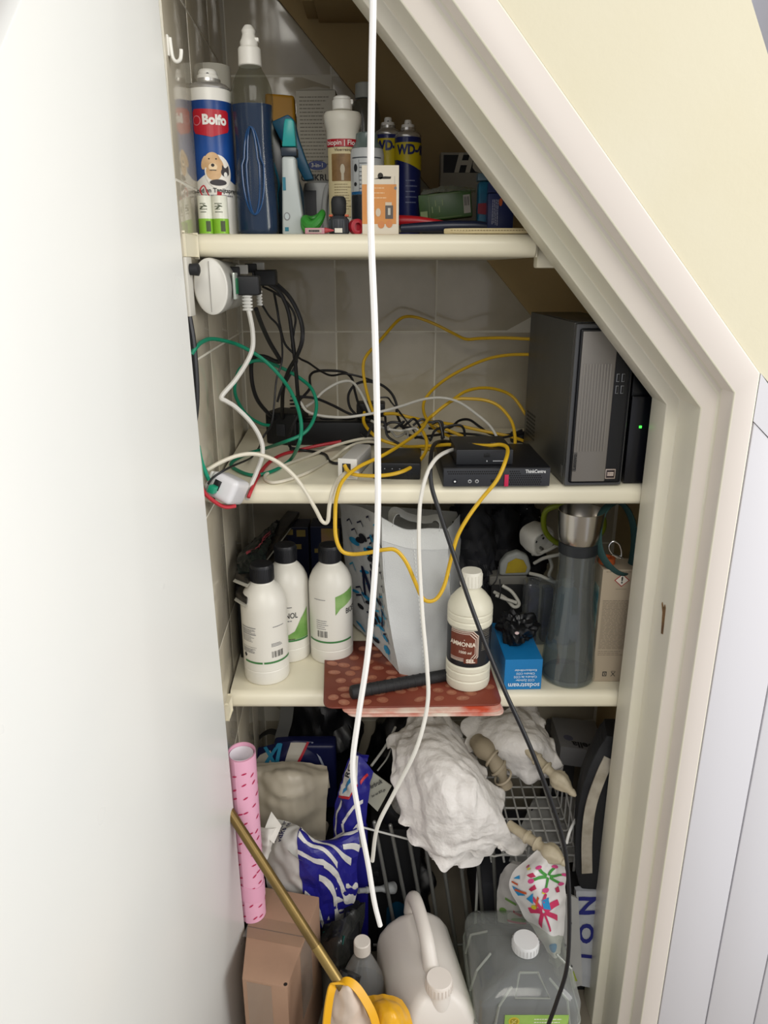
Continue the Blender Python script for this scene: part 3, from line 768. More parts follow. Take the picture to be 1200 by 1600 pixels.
# pliers / scissor handles
t = thing('red_handled_tool', 'red tapering tool handle lying behind the blue one', 'hand tool', (0, 0, 0))
q = [PZ(622, 0, Z1) for _ in (0,)]
X = lambda px, Y=1.26: (px - 600) * mpp(Y, Z1)
pts = crom([(X(624), 1.275, Z1 + .022), (X(655), 1.27, Z1 + .021), (X(690), 1.265, Z1 + .017), (X(712), 1.262, Z1 + .014)], 8)
bm = B(); tube(bm, pts, [.009 - .0065 * (i / (len(pts) - 1)) ** 1.5 for i in range(len(pts))], 12); obj('handle', bm, M('#A3141E', .35), t)
bm = B(); tube(bm, [(X(600), 1.29, Z1 + .009), (X(624), 1.278, Z1 + .018)], [.008, .006], 10); obj('steel_end', bm, M('#8A8A88', .3, metal=1), t)
t = thing('blue_handled_tool', 'dark blue long tool handle lying along the shelf edge under the red one', 'hand tool', (0, 0, 0))
pts = crom([(X(626), 1.245, Z1 + .0095), (X(660), 1.243, Z1 + .011), (X(700), 1.24, Z1 + .0125), (X(740), 1.24, Z1 + .013), (X(757), 1.24, Z1 + .012)], 8)
bm = B(); tube(bm, pts, [.0062 + .002 * math.sin(i / (len(pts) - 1) * PI) for i in range(len(pts))], 12); obj('handle', bm, M('#10182E', .35), t)
bm = B(); tube(bm, [(X(618), 1.25, Z1 + .006), (X(627), 1.245, Z1 + .0095)], [.005, .0055], 10); obj('steel_end', bm, M('#9A9A94', .3, metal=1), t)
# cream leather strap end
t = thing('leather_pad', 'flat cream leather piece with stitched rim lying on the top shelf edge', 'leather piece', (0, 0, 0))
bm = B(); pl = [(X(690), 1.225), (X(705), 1.214), (X(735), 1.209), (X(800), 1.209), (X(822), 1.212), (X(826), 1.245), (X(800), 1.262), (X(740), 1.262), (X(708), 1.245)]
prism(bm, pl, .008, Matrix.Translation((0, 0, Z1 + .0004))); bmesh.ops.bevel(bm, geom=list(bm.edges), offset=.002, segments=2, profile=.5, affect='EDGES'); obj('leather', bm, M('#C9B98E', .6, bump=(300, .3)), t)
bm = B()
for k in range(26):
    a = X(700) + k * .0045; box(bm, a, a + .003, 1.2078, 1.2087, Z1 + .0045, Z1 + .0054)
o = obj('stitching', bm, M('#7A6A48', .8), t, smooth=False); o['kind'] = 'stuff'
# green packet in clear film, HG box, blue cartons
Y = 1.36; p = XZ(700, Y, Z1)
t = thing('green_packet', 'green printed carton wrapped in clear film, resting in front of the black and white box', 'packet', (p.x, Y, Z1), -.10)
bm = B(); box(bm, -.046, .044, 0, .04, .030, .073, .003, mat=Matrix.Rotation(-.10, 4, 'Y')); obj('carton', bm, M('#2E4A1E', .35, mott=('#3C5C26', 18)), t)
R_ = Matrix.Rotation(-.10, 3, 'Y')
mp = flat(R_ @ Vector((0, -.0005, 0)), R_ @ Vector((1, 0, 0)), R_ @ Vector((0, 0, 1)))
decal('print', [rect(-.028, .026, .0700, .0706), rect(-.028, .026, .0325, .0331), rect(-.0285, -.028, .0325, .0706)] + [rect(-.024 + k * .006, -.0225 + k * .006, .042 + (k % 2) * .010, .052 + (k % 2) * .010) for k in range(4)] + [rect(-.044, -.032, .034, .046)], mp, M('#7A8A5A', .5), t, .0004)
decal('label', [rect(.030, .0415, .036, .065)], mp, M('#9A9488', .5), t, .0005)
decal('print', barcode(.0315, .040, .048, .062, 9, 3), mp, INK, t, .0008)
bm = B(); box(bm, -.045, .06, .002, .044, .0005, .0245, .003); obj('dark_tray', bm, M('#14181A', .4), t)
ff = crumpled(surf([[(-.048, -.004, .070), (0, -.006, .073), (.044, -.004, .075)], [(-.045, .015, .078), (0, .015, .083), (.045, .015, .080)], [(-.048, .04, .074), (0, .04, .076), (.045, .04, .075)]], 1, 1), .012, 60, 3)
bm = B(); patch(bm, ff, 26, 16, .0006); obj('clear_film', bm, glassy('#E8EDDC', .12, .9, .3), t, smooth=True, ang=15)
t = thing('logo_carton', 'black and white carton with two big slanted white letters', 'box', XZ(727, 1.56, Z1))
hz = lambda y: P(727, y, 1.56).z - Z1
bm = B(); box(bm, -.052, .055, 0, .045, .0005, hz(238), .001); obj('carton', bm, M('#9C988A', .5), t, smooth=False)
mp = flat((0, 0, 0)); decal('black_field', [rect(-.047, .055, hz(270), hz(242))], mp, M('#15181C', .4), t, .0004)
text('HG', .044, mp, M('#BDB8A8', .5), t, .006, hz(256), .05, shear=.25, lift=.0008)
t = thing('striped_packet', 'glossy packet with sky blue top and red stripe beside the navy carton', 'packet', XZ(760, 1.34, Z1))
hz = lambda y: P(760, y, 1.34).z - Z1
bm = B(); box(bm, -.016, .022, 0, .03, .001, hz(283), .005, 3); obj('packet_body', bm, M('#16506E', .3, mott=('#1F6C88', 30)), t)
decal('red_stripe', [[(-.0165, hz(334)), (.020, hz(338)), (.020, hz(316)), (-.0165, hz(318))]], flat((0, -.0002, 0)), M('#8C2430', .4), t, .0005)
decal('pale_stripe', [[(.008, hz(320)), (.013, hz(320)), (.015, hz(286)), (.009, hz(292))]], flat((0, -.0002, 0)), M('#A89C70', .4), t, .0005)
bm = B(); box(bm, -.018, .016, .002, .028, hz(282), hz(270), .002); obj('packet_top', bm, M('#5A7480', .3), t)
t = thing('navy_carton', 'navy blue carton with upright white print next to the slanted frame', 'box', XZ(778, 1.30, Z1), -.05)
hz = lambda y: P(778, y, 1.30).z - Z1
bm = B(); box(bm, -.0185, .024, 0, .04, .0005, .066, .003); obj('carton', bm, M('#26305E', .35), t)
bm = B(); hexa(bm, [(-.0185, 0, .0665), (.010, 0, .0665), (.010, .03, .0665), (-.0185, .03, .0665)], [(-.0185, 0, .082), (-.008, 0, .080), (-.008, .03, .080), (-.0185, .03, .082)]); obj('flap', bm, M('#26305E', .35), t, smooth=False)
decal('print', scribble(-.056, -.012, -.012, -.001, 4, .0010, .2, 9), flat((0, 0, 0), (0, 0, -1), (1, 0, 0)), M('#B6B8C8', .5), t, .0005)
decal('print', [ell(.002, .052, .0028, .006)], flat((0, 0, 0)), M('#C05A2C', .5), t, .0005)
# ================================================================== MIDDLE SHELF: computers and cables
# round multi-socket on the tiled wall
ya, yb_ = 1.17, 1.44
zc = P(322, 448, ya).z; r0 = 45 * mpp(ya, zc)
xw = lambda Y: XL(Y) + .006
t = thing('wall_power_bar', 'thick round grey-white power bar on the tiled wall under the top shelf', 'power bar', (XZ(330, ya, zc).x, ya, zc))
dirv = Vector((-.012, yb_ - ya, -.003)).normalized()
Rb = Vector((0, 0, 1)).rotation_difference(dirv).to_matrix().to_4x4()
ln = yb_ - ya; rr = r0 * .98
bm = B(); lathe(bm, [(rr * .90, 0), (rr * .96, .002), (rr * .98, .008), (rr * .97, .03), (rr * .94, .075), (rr * .92, .09), (rr * .90, ln)], 44, .62, 1, mat=Rb); obj('housing', bm, M('#A9A8A2', .35), t)
bm = B(); lathe(bm, [(rr * .89, -.0065), (rr * .955, -.005), (rr * .97, -.0005)], 44, .62, 1, mat=Rb); obj('end_cap', bm, M('#C9C7BF', .35), t)
bm = B(); box(bm, -.0004, .0004, -.0075, -.0066, -rr * .86, rr * .86); obj('seam', bm, M('#8C8A84', .6), t, smooth=False)
bm = B(); box(bm, .0255, .0295, .035, .062, -.02, .02, .0015); obj('switch_frame', bm, M('#B9C0B8', .15, metal=.3), t)
bm = B(); box(bm, .0296, .0312, .04, .056, -.012, .012, .0006); obj('green_switch', bm, M('#1F6B46', .3), t)
# sockets along the bar with the plugs
for k in range(5):
    y = .115 + k * .028
    bm = B(); box(bm, .010, .0155, y - .012, y + .012, .020, .030, .002); obj('socket', bm, M('#B4B2AA', .4), t)
# outlet plate on the tiles
pl_ = P(296, 448, 1.13)
t2 = thing('wall_outlet', 'pale wall outlet plate on the tiles between the door and the power bar', 'outlet', (XL(1.13) + .0012, 1.135, P(293, 448, 1.13).z))
bm = B(); box(bm, 0, .006, -.030, -.001, -.041, .041, .002); obj('plate', bm, M('#C9C6BC', .4), t2)
bm = B(); lathe(bm, [(.008, 0), (.009, .012), (.005, .014)], 18, mat=Matrix.Translation((.0064, -.016, .024)) @ Matrix.Rotation(PI / 2, 4, 'Y')); obj('plug', bm, BLKM, t2)

def plug(label, c, size, mat, cord=None, group='plugs in the round power bar', rot=0):
    t = thing('power_plug', label, 'plug', c, rot, group)
    a, b_, h = size
    bm = B(); box(bm, -a / 2, a / 2, -b_ / 2, b_ / 2, -h / 2, h / 2, min(size) * .16, 3); obj('plug_body', bm, mat, t)
    bm = B()
    box(bm, -a / 2 - .004, -a / 2 - .0002, -b_ / 2 + .003, b_ / 2 - .003, -h * .36, h * .36, .001); obj('plug_face', bm, M('#2A2A2D', .4) if mat is not WPL else WPL, t)
    return t
q = P(384, 446, 1.24); plug('large flat black plug at the front of the round power bar', q, (.046, .026, .030), M('#18191C', .5))
q = P(416, 434, 1.33); plug('black plug behind the large front one on the round power bar', q, (.036, .030, .026), M('#131417', .5))
for i, (px, py, Y, c) in enumerate(((365, 424, 1.275, '#1A1A1C'), (378, 421, 1.30, '#BEBDB8'), (392, 419, 1.335, '#1A1A1C'), (404, 417, 1.365, '#C2C1BC'), (424, 428, 1.40, '#1A1A1C'))):
    q = P(px, py, Y)
    plug(['slim black plug nearest the green switch of the power bar', 'slim white plug, first of the two on the power bar', 'slim black plug between the two white ones on the power bar', 'slim white plug, second of the two on the power bar', 'slim black plug at the far end of the power bar'][i], q, (.020, .012, .015), M(c, .45), rot=.1)

# ---------------------------------------------------------------- cables
def cable(label, col, r, pts, name='cable', group=None, T=None, rough=.45, n=7, cat='cable'):
    out = []; r = r * 1.13 if r < .0037 else r
    for a in pts:
        if isinstance(a, Vector): out.append(a); continue
        x, y, Y = a
        if T: x, y = T(x, y)
        if Y == 's2': out.append(PZ(x, y, Z2 + r + .0006))
        else:
            v = P(x, y, Y)
            out.append(v)
    bm = B(); tube(bm, crom(out, n), r, 8)
    o = obj(name, bm, M(col, rough), None)
    return tag(o, label, cat, group)
RS = 1.12; GRN = '#0E7A5C'; YEL = '#C9A11E'; WC = '#C9C7C0'; CC = '#CFC9B8'; RED = '#B02A34'; KB = '#141417'
G1 = 'cables lying loose on and over the middle shelf'
cable('green network cable looping in wide coils before the tiled wall', GRN, .0029, [(72, 650, 1.108), (98, 612, 1.115), (135, 578, 1.15), (200, 561, 1.21), (330, 590, 1.28), (440, 645, 1.31), (520, 705, 1.32), (600, 790, 1.32), (660, 880, 1.30), (700, 980, 1.28), (716, 1080, 1.26), (700, 1180, 1.25), (650, 1270, 's2'), (560, 1330, 's2'), (440, 1360, 's2'), (340, 1330, 's2'), (305, 1290, 's2'), (380, 1240, 's2'), (480, 1210, 's2'), (600, 1170, 1.31), (720, 1120, 1.31), (780, 1050, 1.33), (805, 950, 1.36), (780, 860, 1.38), (720, 800, 1.40), (620, 740, 1.41), (500, 692, 1.41), (420, 695, 1.40), (350, 745, 1.38), (325, 850, 1.38), (345, 930, 1.40), (400, 1010, 1.43), (480, 1058, 1.46), (530, 1068, 1.475)], T=c3)
cable('short green network cable plugged into the white wall socket block', '#149070', .0030, [(112, 1190, 1.12), (125, 1260, 1.13), (145, 1320, 1.135), (172, 1385, 1.14)], T=c3)
cable('white power cord bending sharply against the tiled wall', WC, .0035, [(400, 370, 1.235), (415, 430, 1.235), (430, 520, 1.24), (430, 610, 1.24), (400, 690, 1.23), (330, 800, 1.22), (248, 898, 1.20), (275, 925, 1.20), (330, 960, 1.21), (420, 1050, 1.22), (478, 1150, 1.225), (487, 1240, 1.22), (450, 1350, 1.21), (410, 1440, 1.195), (398, 1500, 1.18)], T=c3)
cable('cream network cable arching from the socket block and dipping below the shelf', CC, .0030, [(165, 1328, 1.15), (250, 1280, 1.16), (350, 1243, 1.17), (450, 1236, 1.18), (560, 1272, 1.18), (660, 1350, 1.18), (730, 1440, 1.175), (800, 1560, 1.17), (838, 1630, 1.17), (870, 1630, 1.17), (880, 1540, 1.17), (900, 1450, 1.18), (935, 1380, 1.21), (975, 1345, 1.236)], T=c3)
cable('cream cable curving flat over the shelf beside the red cable', CC, .0026, [(1150, 1143, 1.44), (1050, 1150, 1.44), (900, 1190, 1.44), (780, 1240, 's2'), (640, 1292, 's2'), (530, 1340, 's2'), (500, 1375, 's2'), (545, 1402, 's2'), (640, 1385, 's2'), (760, 1340, 's2'), (900, 1262, 's2'), (990, 1195, 1.37), (1080, 1165, 1.42), (1160, 1165, 1.44)], T=c3)
cable('thin grey-white cable looping above the black adapters', '#B5B3AB', .0024, [(740, 960, 1.45), (790, 925, 1.47), (850, 865, 1.48), (940, 815, 1.49), (1010, 812, 1.49), (1060, 870, 1.47), (1095, 940, 1.45), (1120, 1000, 1.44)], T=c3)
cable('thin pale cable swooping behind the white hanging cable to the network switch', '#B9B7AF', .0024, [(-190, 930, 1.43), (-150, 985, 1.42), (-60, 1012, 1.41), (60, 1020, 1.40), (170, 1008, 1.40), (290, 985, 1.41), (400, 955, 1.43), (530, 915, 1.45), (640, 906, 1.45), (740, 932, 1.44), (840, 1000, 1.42), (920, 1070, 1.40), (962, 1140, 1.38), (962, 1172, 1.37)], T=c4)
cable('red network cable running from the adapters to the shelf edge', RED, .0029, [(950, 1162, 1.46), (820, 1185, 1.46), (700, 1213, 's2'), (600, 1240, 's2'), (520, 1290, 's2'), (460, 1370, 's2'), (425, 1440, 1.19), (405, 1490, 1.175)], T=c3)
cable('red network cable sagging under the white wall socket block', RED, .0029, [(120, 1400, 1.10), (150, 1465, 1.11), (215, 1520, 1.125), (270, 1545, 1.135), (330, 1540, 1.145)], T=c3)
KG = 'black cables hanging from the power bar'
for i, (lab, r, pts) in enumerate((
    ('thick black cord falling from the front plug and bending back sharply', .0036, [(450, 385, 1.26), (480, 470, 1.29), (530, 580, 1.34), (590, 685, 1.38), (560, 690, 1.39), (500, 665, 1.40), (440, 668, 1.41), (422, 720, 1.42), (430, 830, 1.43), (460, 920, 1.45), (515, 990, 1.48), (560, 1030, 1.51)]),
    ('thick black cord in the middle of the hanging bunch', .0034, [(520, 235, 1.34), (590, 290, 1.35), (640, 400, 1.36), (662, 550, 1.37), (680, 700, 1.38), (692, 850, 1.40), (702, 965, 1.44), (702, 1040, 1.50)]),
    ('thick black cord making the widest bow of the hanging bunch', .0034, [(560, 230, 1.36), (650, 320, 1.37), (712, 450, 1.37), (722, 560, 1.36), (690, 660, 1.37), (640, 750, 1.40), (610, 850, 1.43), (604, 950, 1.46), (606, 1040, 1.51)]),
    ('thin black lead from the far plug crossing the bunch', .0019, [(490, 255, 1.38), (560, 290, 1.40), (630, 345, 1.41), (680, 430, 1.41), (672, 520, 1.40), (662, 610, 1.41), (700, 670, 1.43), (760, 702, 1.46), (822, 745, 1.49), (890, 775, 1.52), (970, 765, 1.54), (1060, 782, 1.54), (1150, 812, 1.53)]),
    ('thin black lead weaving down before the tiles', .0017, [(488, 365, 1.30), (530, 430, 1.33), (580, 485, 1.35), (600, 560, 1.36), (602, 690, 1.37), (570, 800, 1.36), (556, 950, 1.34), (540, 1060, 1.32), (490, 1140, 1.29), (465, 1200, 's2'), (420, 1258, 's2'), (300, 1312, 1.17), (205, 1368, 1.135), (170, 1410, 1.12)]),
    ('thin black lead hanging straight from the far plugs', .0021, [(556, 290, 1.42), (575, 390, 1.43), (588, 470, 1.43), (620, 590, 1.44), (690, 680, 1.44), (640, 790, 1.43), (600, 850, 1.42), (575, 930, 1.42)]),
    )):
    cable(lab, KB, r, pts, T=c3, group=KG)
for i, (lab, pts, T) in enumerate((
    ('black lead arching over the adapters beside the tiles', [(720, 905, 1.47), (765, 850, 1.49), (768, 775, 1.52), (820, 748, 1.54), (950, 752, 1.55), (1010, 790, 1.54), (1030, 870, 1.52), (1055, 950, 1.50), (1100, 1005, 1.48)], c3),
    ('straight thick black lead lying over the adapters', [(700, 898, 1.43), (800, 910, 1.45), (900, 950, 1.47), (1000, 1000, 1.48), (1120, 1040, 1.47)], c3),
    ('round black loop of cable standing behind the white hanging cable', [(140, 1010, 1.50), (100, 960, 1.51), (92, 890, 1.52), (130, 830, 1.53), (200, 810, 1.53), (280, 828, 1.53), (340, 875, 1.52), (372, 940, 1.51), (376, 1000, 1.50), (400, 1060, 1.48), (440, 1130, 1.46)], c4),
    ('thin black wire tracing a short bump above the loop', [(270, 905, 1.50), (320, 905, 1.50), (345, 935, 1.49), (380, 975, 1.48), (430, 1040, 1.46), (480, 1110, 1.45)], c4),
    ('black lead rippling from the cable heap to the tower computer', [(560, 1085, 1.50), (680, 1083, 1.50), (740, 1040, 1.53), (800, 1035, 1.54), (860, 1075, 1.54), (930, 1120, 1.53), (1040, 1120, 1.53), (1110, 1095, 1.535)], c4),
    ('lower black lead reaching the foot of the tower computer', [(480, 1140, 1.44), (600, 1125, 1.46), (700, 1115, 1.48), (840, 1122, 1.50), (960, 1142, 1.50), (1060, 1125, 1.51), (1120, 1110, 1.52)], c4),
    ('thick black cord curling at the foot of the adapters', [(650, 1205, 1.42), (740, 1215, 's2'), (850, 1235, 's2'), (880, 1275, 's2'), (930, 1290, 's2'), (1000, 1260, 's2')], c3),
    ('short black curl of cable at the corner of the black adapter', [(700, 1000, 1.42), (660, 1080, 1.42), (642, 1150, 1.43), (652, 1195, 1.44), (700, 1205, 1.45)], c3),
    ('black lead twisting through the middle of the cable heap', [(290, 1080, 1.44), (340, 1050, 1.45), (400, 1060, 1.45), (440, 1120, 1.43), (520, 1140, 1.42), (580, 1150, 1.42)], c4),
    )):
    cable(lab, KB, .0024 if 'thin' not in lab else .0016, pts, T=T, group='black leads in the cable heap')
for i in range(7):        # loose ends inside the heap
    r_ = random.Random(40 + i); x0 = 565 + i * 17; pts = []
    for k in range(6): pts.append((x0 + k * 12 + r_.uniform(-10, 10), 664 + r_.uniform(-14, 16) + k * 3, 1.40 + .02 * (i % 3) + r_.uniform(-.01, .01)))
    cable(['black', 'pale grey', 'black', 'white', 'black', 'dark grey', 'black'][i] + ' lead curled in the heap behind the small black switch, ' + ['lowest', 'beside the white box', 'behind the red cable', 'under the yellow loops', 'highest', 'kinked', 'shortest'][i], [KB, '#9A9890', KB, '#B8B6AE', KB, '#3A3A3C', KB][i], .0022, pts, group='short leads curled in the cable heap')
YG = 'yellow network cables'
ZS = Z2
for lab, pts in (
    ('yellow network cable rising highest over the tiles and entering the tower computer', [(1165, 562, 1.515), (1000, 555, 1.53), (860, 558, 1.56), (780, 562, 1.58), (700, 525, 1.61), (600, 475, 1.62), (500, 437, 1.62), (430, 430, 1.61), (380, 455, 1.60), (320, 520, 1.58), (260, 590, 1.56), (200, 655, 1.54), (178, 720, 1.53), (190, 830, 1.51), (225, 960, 1.48), (260, 1030, 1.46)]),
    ('yellow network cable in the second highest arc to the tower computer', [(1165, 652, 1.515), (1030, 655, 1.54), (900, 680, 1.56), (760, 740, 1.58), (650, 805, 1.58), (570, 875, 1.56), (532, 940, 1.54), (540, 1010, 1.51), (590, 1080, 1.48), (680, 1130, 1.46), (800, 1175, 1.42), (900, 1192, 1.40)]),
    ('yellow network cable hanging down past the shelf edge in a long loop', [(1135, 1010, 1.53), (1060, 905, 1.55), (980, 862, 1.55), (880, 848, 1.54), (780, 868, 1.52), (700, 920, 1.50), (620, 980, 1.47), (560, 1030, 1.44), (520, 1090, 1.40), (430, 1160, 1.34), (300, 1240, 1.27), (150, 1312, 1.225), (60, 1390, 1.19), (22, 1490, 1.165), (14, 1600, 1.14), (18, 1720, 1.13), (50, 1800, 1.12), (110, 1822, 1.12), (200, 1815, 1.11), (300, 1796, 1.10), (370, 1800, 1.10), (430, 1870, 1.10), (480, 1980, 1.10), (520, 2070, 1.10), (560, 2098, 1.10), (610, 2080, 1.11), (655, 2000, 1.12), (690, 1860, 1.13), (730, 1720, 1.135), (790, 1610, 1.14), (870, 1500, 1.15), (960, 1390, 1.155), (1010, 1280, 1.17), (1024, 1205, 1.205), (985, 1181, 1.225), (900, 1186, 1.24), (700, 1180, 1.29), (540, 1190, 1.34), (420, 1190, 1.39), (290, 1155, 1.41), (225, 1110, 1.43), (182, 1050, 1.46), (185, 990, 1.48)]),
    ('yellow network cable in the inner arc ending behind the flat switch', [(1068, 1205, 1.40), (1066, 1120, 1.42), (1045, 1040, 1.44), (980, 960, 1.46), (900, 922, 1.47), (800, 912, 1.47), (720, 916, 1.47), (650, 955, 1.46), (575, 1020, 1.45), (500, 1085, 1.44)]),
    ('short yellow network cable plugged into the white network box', [(68, 1300, 1.232), (90, 1335, 1.225), (140, 1358, 1.218), (280, 1362, 1.21), (400, 1340, 1.22), (490, 1290, 1.26), (543, 1225, 1.31), (550, 1160, 1.35), (530, 1105, 1.39)]),
    ('yellow network cable lying across the heap towards the tower computer', [(300, 1000, 1.47), (370, 1000, 1.48), (450, 1020, 1.48), (560, 1042, 1.50), (700, 1062, 1.52), (880, 1100, 1.52), (1050, 1135, 1.51), (1160, 1175, 1.52)]),
    ('yellow network cable fanning down behind the flat switch', [(555, 1040, 1.46), (650, 1085, 1.45), (780, 1140, 1.43), (850, 1180, 1.41), (900, 1200, 1.40)]),
    ('yellow network cable tail lying lowest behind the flat switch', [(520, 1205, 1.37), (600, 1212, 1.37), (680, 1216, 1.37), (745, 1222, 1.37)]),
    ):
    cable(lab, YEL, .0029, pts, T=c4, group=YG)
cable('white network cable falling from the switch over the shelf edge to the bottom', '#D2CFC6', .0030, [(835, 1216, 1.345), (760, 1206, 1.30), (690, 1214, 1.24), (625, 1245, 1.19), (580, 1295, 1.165), (545, 1370, 1.15), (520, 1470, 1.14), (508, 1575, 1.13), (505, 1800, 1.11), (525, 2170, 1.06), (552, 2480, 1.02), (555, 2700, 1.0), (490, 2960, .98), (360, 3220, .98), (262, 3420, .98), (232, 3620, .99)], T=c4)
cable('black cable hanging from the middle shelf down to the clear jerrycan', KB, .0032, [(700, 1165, 1.40), (630, 1162, 1.33), (588, 1190, 1.24), (572, 1290, 1.17), (578, 1420, 1.145), (620, 1560, 1.13), (700, 1800, 1.10), (830, 2180, 1.06), (980, 2560, 1.03), (1160, 2960, 1.00), (1290, 3300, .99), (1362, 3560, .99), (1385, 3850, .975), (1375, 4220, .955), (1310, 4450, .945), (1250, 4620, .94), (1225, 4760, .94)], T=c4)
cable('long white cable hanging free in front of the whole closet', '#ECEAE6', .0039, [Vector((-.0135, 1.003, 2.22)), Vector((-.0135, .99, 2.10)), (583, -60, .955), (581, 120, .93), (579, 330, .90), (586, 520, .88), (590, 700, .875), (589, 840, .87), (576, 1010, .86), (560, 1120, .86), (551, 1200, .86), (560, 1270, .865), (575, 1350, .87), (585, 1410, .87), (594, 1446, .87)], rough=.3)
hc = thing('cable_clip', 'small white cable clip fixing the hanging white cable high on the wall', 'clip', (-.0135, 1.008, 2.16))
bm = B(); box(bm, -.007, .007, -.014, .006, -.006, .006, .002); obj('clip_body', bm, WPL, hc)
for j, (dx, rr_) in enumerate(((0, .0048), (-.010, .0040))):
    cable(['thicker', 'thinner'][j] + ' black cord hanging down the tiles from the wall outlet', '#1C1D20', rr_, [(30 + dx * 900, 160, 1.13), (38, 250, 1.113), (52, 400, 1.113), (78, 560, 1.113), (92, 700, 1.113), (100, 850, 1.113), (98, 960, 1.113), (85, 1060, 1.113), (60, 1150, 1.113)], T=c3)

# ribbed strain reliefs of the white cords
for j, (x, y, Y, L_) in enumerate(((399, 345, 1.235, 'wide white ribbed cable sleeve under the large black plug'), (470, 318, 1.30, 'small white ribbed cable sleeve beside the black cord'))):
    q = P(*c3(x, y), Y); s = 1 if j == 0 else .6
    bm = B(); prof = []
    for k in range(5): prof += [(.0085 * s, k * .0052), (.0085 * s, k * .0052 + .003), (.0058 * s, k * .0052 + .0034), (.0058 * s, k * .0052 + .005)]
    lathe(bm, prof, 20, 1, .6, c=(0, 0, -.013)); tag(obj('cable_sleeve', bm, M('#C4C3BD', .4), None, loc=q), L_, 'cable sleeve')

# white wall socket block hanging at the shelf edge
q = P(354, 762, 1.155)
t = thing('network_block', 'rounded white network socket block hanging at the middle shelf corner', 'network box', q)
Rm = Matrix.Rotation(math.radians(22), 4, 'Y') @ Matrix.Rotation(math.radians(-18), 4, 'Z') @ Matrix.Rotation(math.radians(-12), 4, 'X')
bm = B(); box(bm, -.022, .026, -.026, .03, -.021, .021, .010, 4, mat=Rm); obj('block_body', bm, M('#CFCED0', .3), t)
bm = B(); box(bm, -.028, -.0225, -.02, .02, -.017, .017, .003, 2, mat=Rm); obj('face_plate', bm, M('#DAD9D4', .3), t)
bm = B(); box(bm, -.012, .000, -.0272, -.0262, -.007, .009, .0003, mat=Rm); obj('socket_opening', bm, BLK, t)
bm = B(); box(bm, -.012, -.001, -.041, -.0275, -.006, .006, .0015, mat=Rm @ Matrix.Rotation(.2, 4, 'X')); obj('green_connector', bm, M('#14906E', .35), t)

# white network box with keystone jack
q = PZ(560, 730, Z2); 
t = thing('network_box', 'long white network box with an open jack facing the shelf edge', 'network box', (P(544, 745, 1.245).x, 1.245, Z2), -.20)
bm = B(); box(bm, -.016, .016, 0, .12, .001, .036, .006, 3); obj('box_body', bm, M('#BDBBB6', .35), t)
bm = B(); box(bm, -.017, .017, -.0045, -.0005, .0005, .0375, .0015); obj('front_plate', bm, M('#D5D3CC', .35), t)
bm = B(); box(bm, -.009, .006, -.0055, -.0050, .012, .029, .0003); obj('jack_opening', bm, M('#26231E', .5), t)
bm = B(); box(bm, -.005, .003, -.009, -.0056, .014, .022, .001); obj('yellow_connector', bm, M('#B5922A', .4), t)
bm = B(); box(bm, .006, .0165, -.0075, -.0058, .008, .020, .0003, mat=Matrix.Translation((.0, 0, 0)) @ Matrix.Rotation(.25, 4, 'Y')); tg = obj('paper_tag', bm, M('#DAD8D0', .6), t, smooth=False)
decal('print', [rect(.009, .0105, .012, .016), rect(.0115, .0125, .012, .016)], flat((-.0035, -.0078, .0)), INK, t, .0003)

# black adapters
t = thing('power_adapter', 'bulky black power adapter block standing at the tiles among the cords', 'power adapter', (P(452, 700, 1.53).x, 1.535, Z2), -.35)
bm = B(); box(bm, -.036, .034, -.035, .03, .001, .068, .006, 3); obj('adapter_body', bm, M('#090A0D', .5), t)
bm = B(); box(bm, -.010, .010, -.0365, -.0355, .02, .045, .0003); obj('label', bm, M('#1D1F24', .5), t)
t = thing('power_strip', 'long black power strip lying behind the red cable on the middle shelf', 'power strip', (P(528, 700, 1.53).x, 1.532, Z2), -.04)
bm = B(); box(bm, -.085, .085, -.035, .028, .001, .052, .008, 3); obj('strip_body', bm, M('#08090C', .4), t)
for k in range(4):
    bm = B(); lathe(bm, [(.017, .0525), (.0175, .0538), (.015, .0538), (.014, .0532)], 24, c=(-.06 + k * .04, -.002, 0)); obj('socket', bm, M('#1B1D22', .45), t)
bm = B(); box(bm, .04, .10, -.01, .03, .053, .082, .004); tag(obj('adapter_plug', bm, M('#090A0D', .5), None, loc=(t.location.x, t.location.y + .01, Z2)), 'small black adapter lying on the end of the long power strip', 'plug')
# coiled cord end on the adapter
bm = B(); prof = []
pts = [(.012 * math.cos(a), .012 * math.sin(a) , .0012 * a) for a in [k * .5 for k in range(44)]]
tube(bm, pts, .0016, 6); tag(obj('cord_coil', bm, M(KB, .5), None, loc=P(463, 640, 1.50)), 'tight black coil of cord above the black adapter block', 'cable')

# small black switch
q = (P(622, 735, 1.27).x, 1.27, Z2)
t = thing('small_switch', 'small black desktop switch under the yellow cables beside the white network box', 'network switch', q, -.06)
bm = B(); box(bm, -.043, .040, -.03, .085, .001, .030, .003); obj('switch_case', bm, M('#0A0B0E', .35), t)
for k in range(5): bm = B(); box(bm, -.036 + k * .013, -.026 + k * .013, -.0308, -.0302, .006, .016, .0002); obj('port', bm, M('#04050A', .3), t)
decal('print', [rect(-.036 + k * .013, -.034 + k * .013, .019, .0205) for k in range(5)], flat((0, -.0302, 0)), M('#8A8C90', .5), t, .0004)
t = thing('cable_plug_bank', 'row of dark plugs at the back of the small black switch', 'plugs', (q[0] + .005, 1.372, Z2))
for k in range(4): bm = B(); box(bm, -.036 + k * .02, -.022 + k * .02, -.012, .02, .004, .020, .002); obj('plug', bm, M(['#1A1B1F', '#2A2A2C', '#B8B6AE', '#1A1B1F'][k], .5), t)

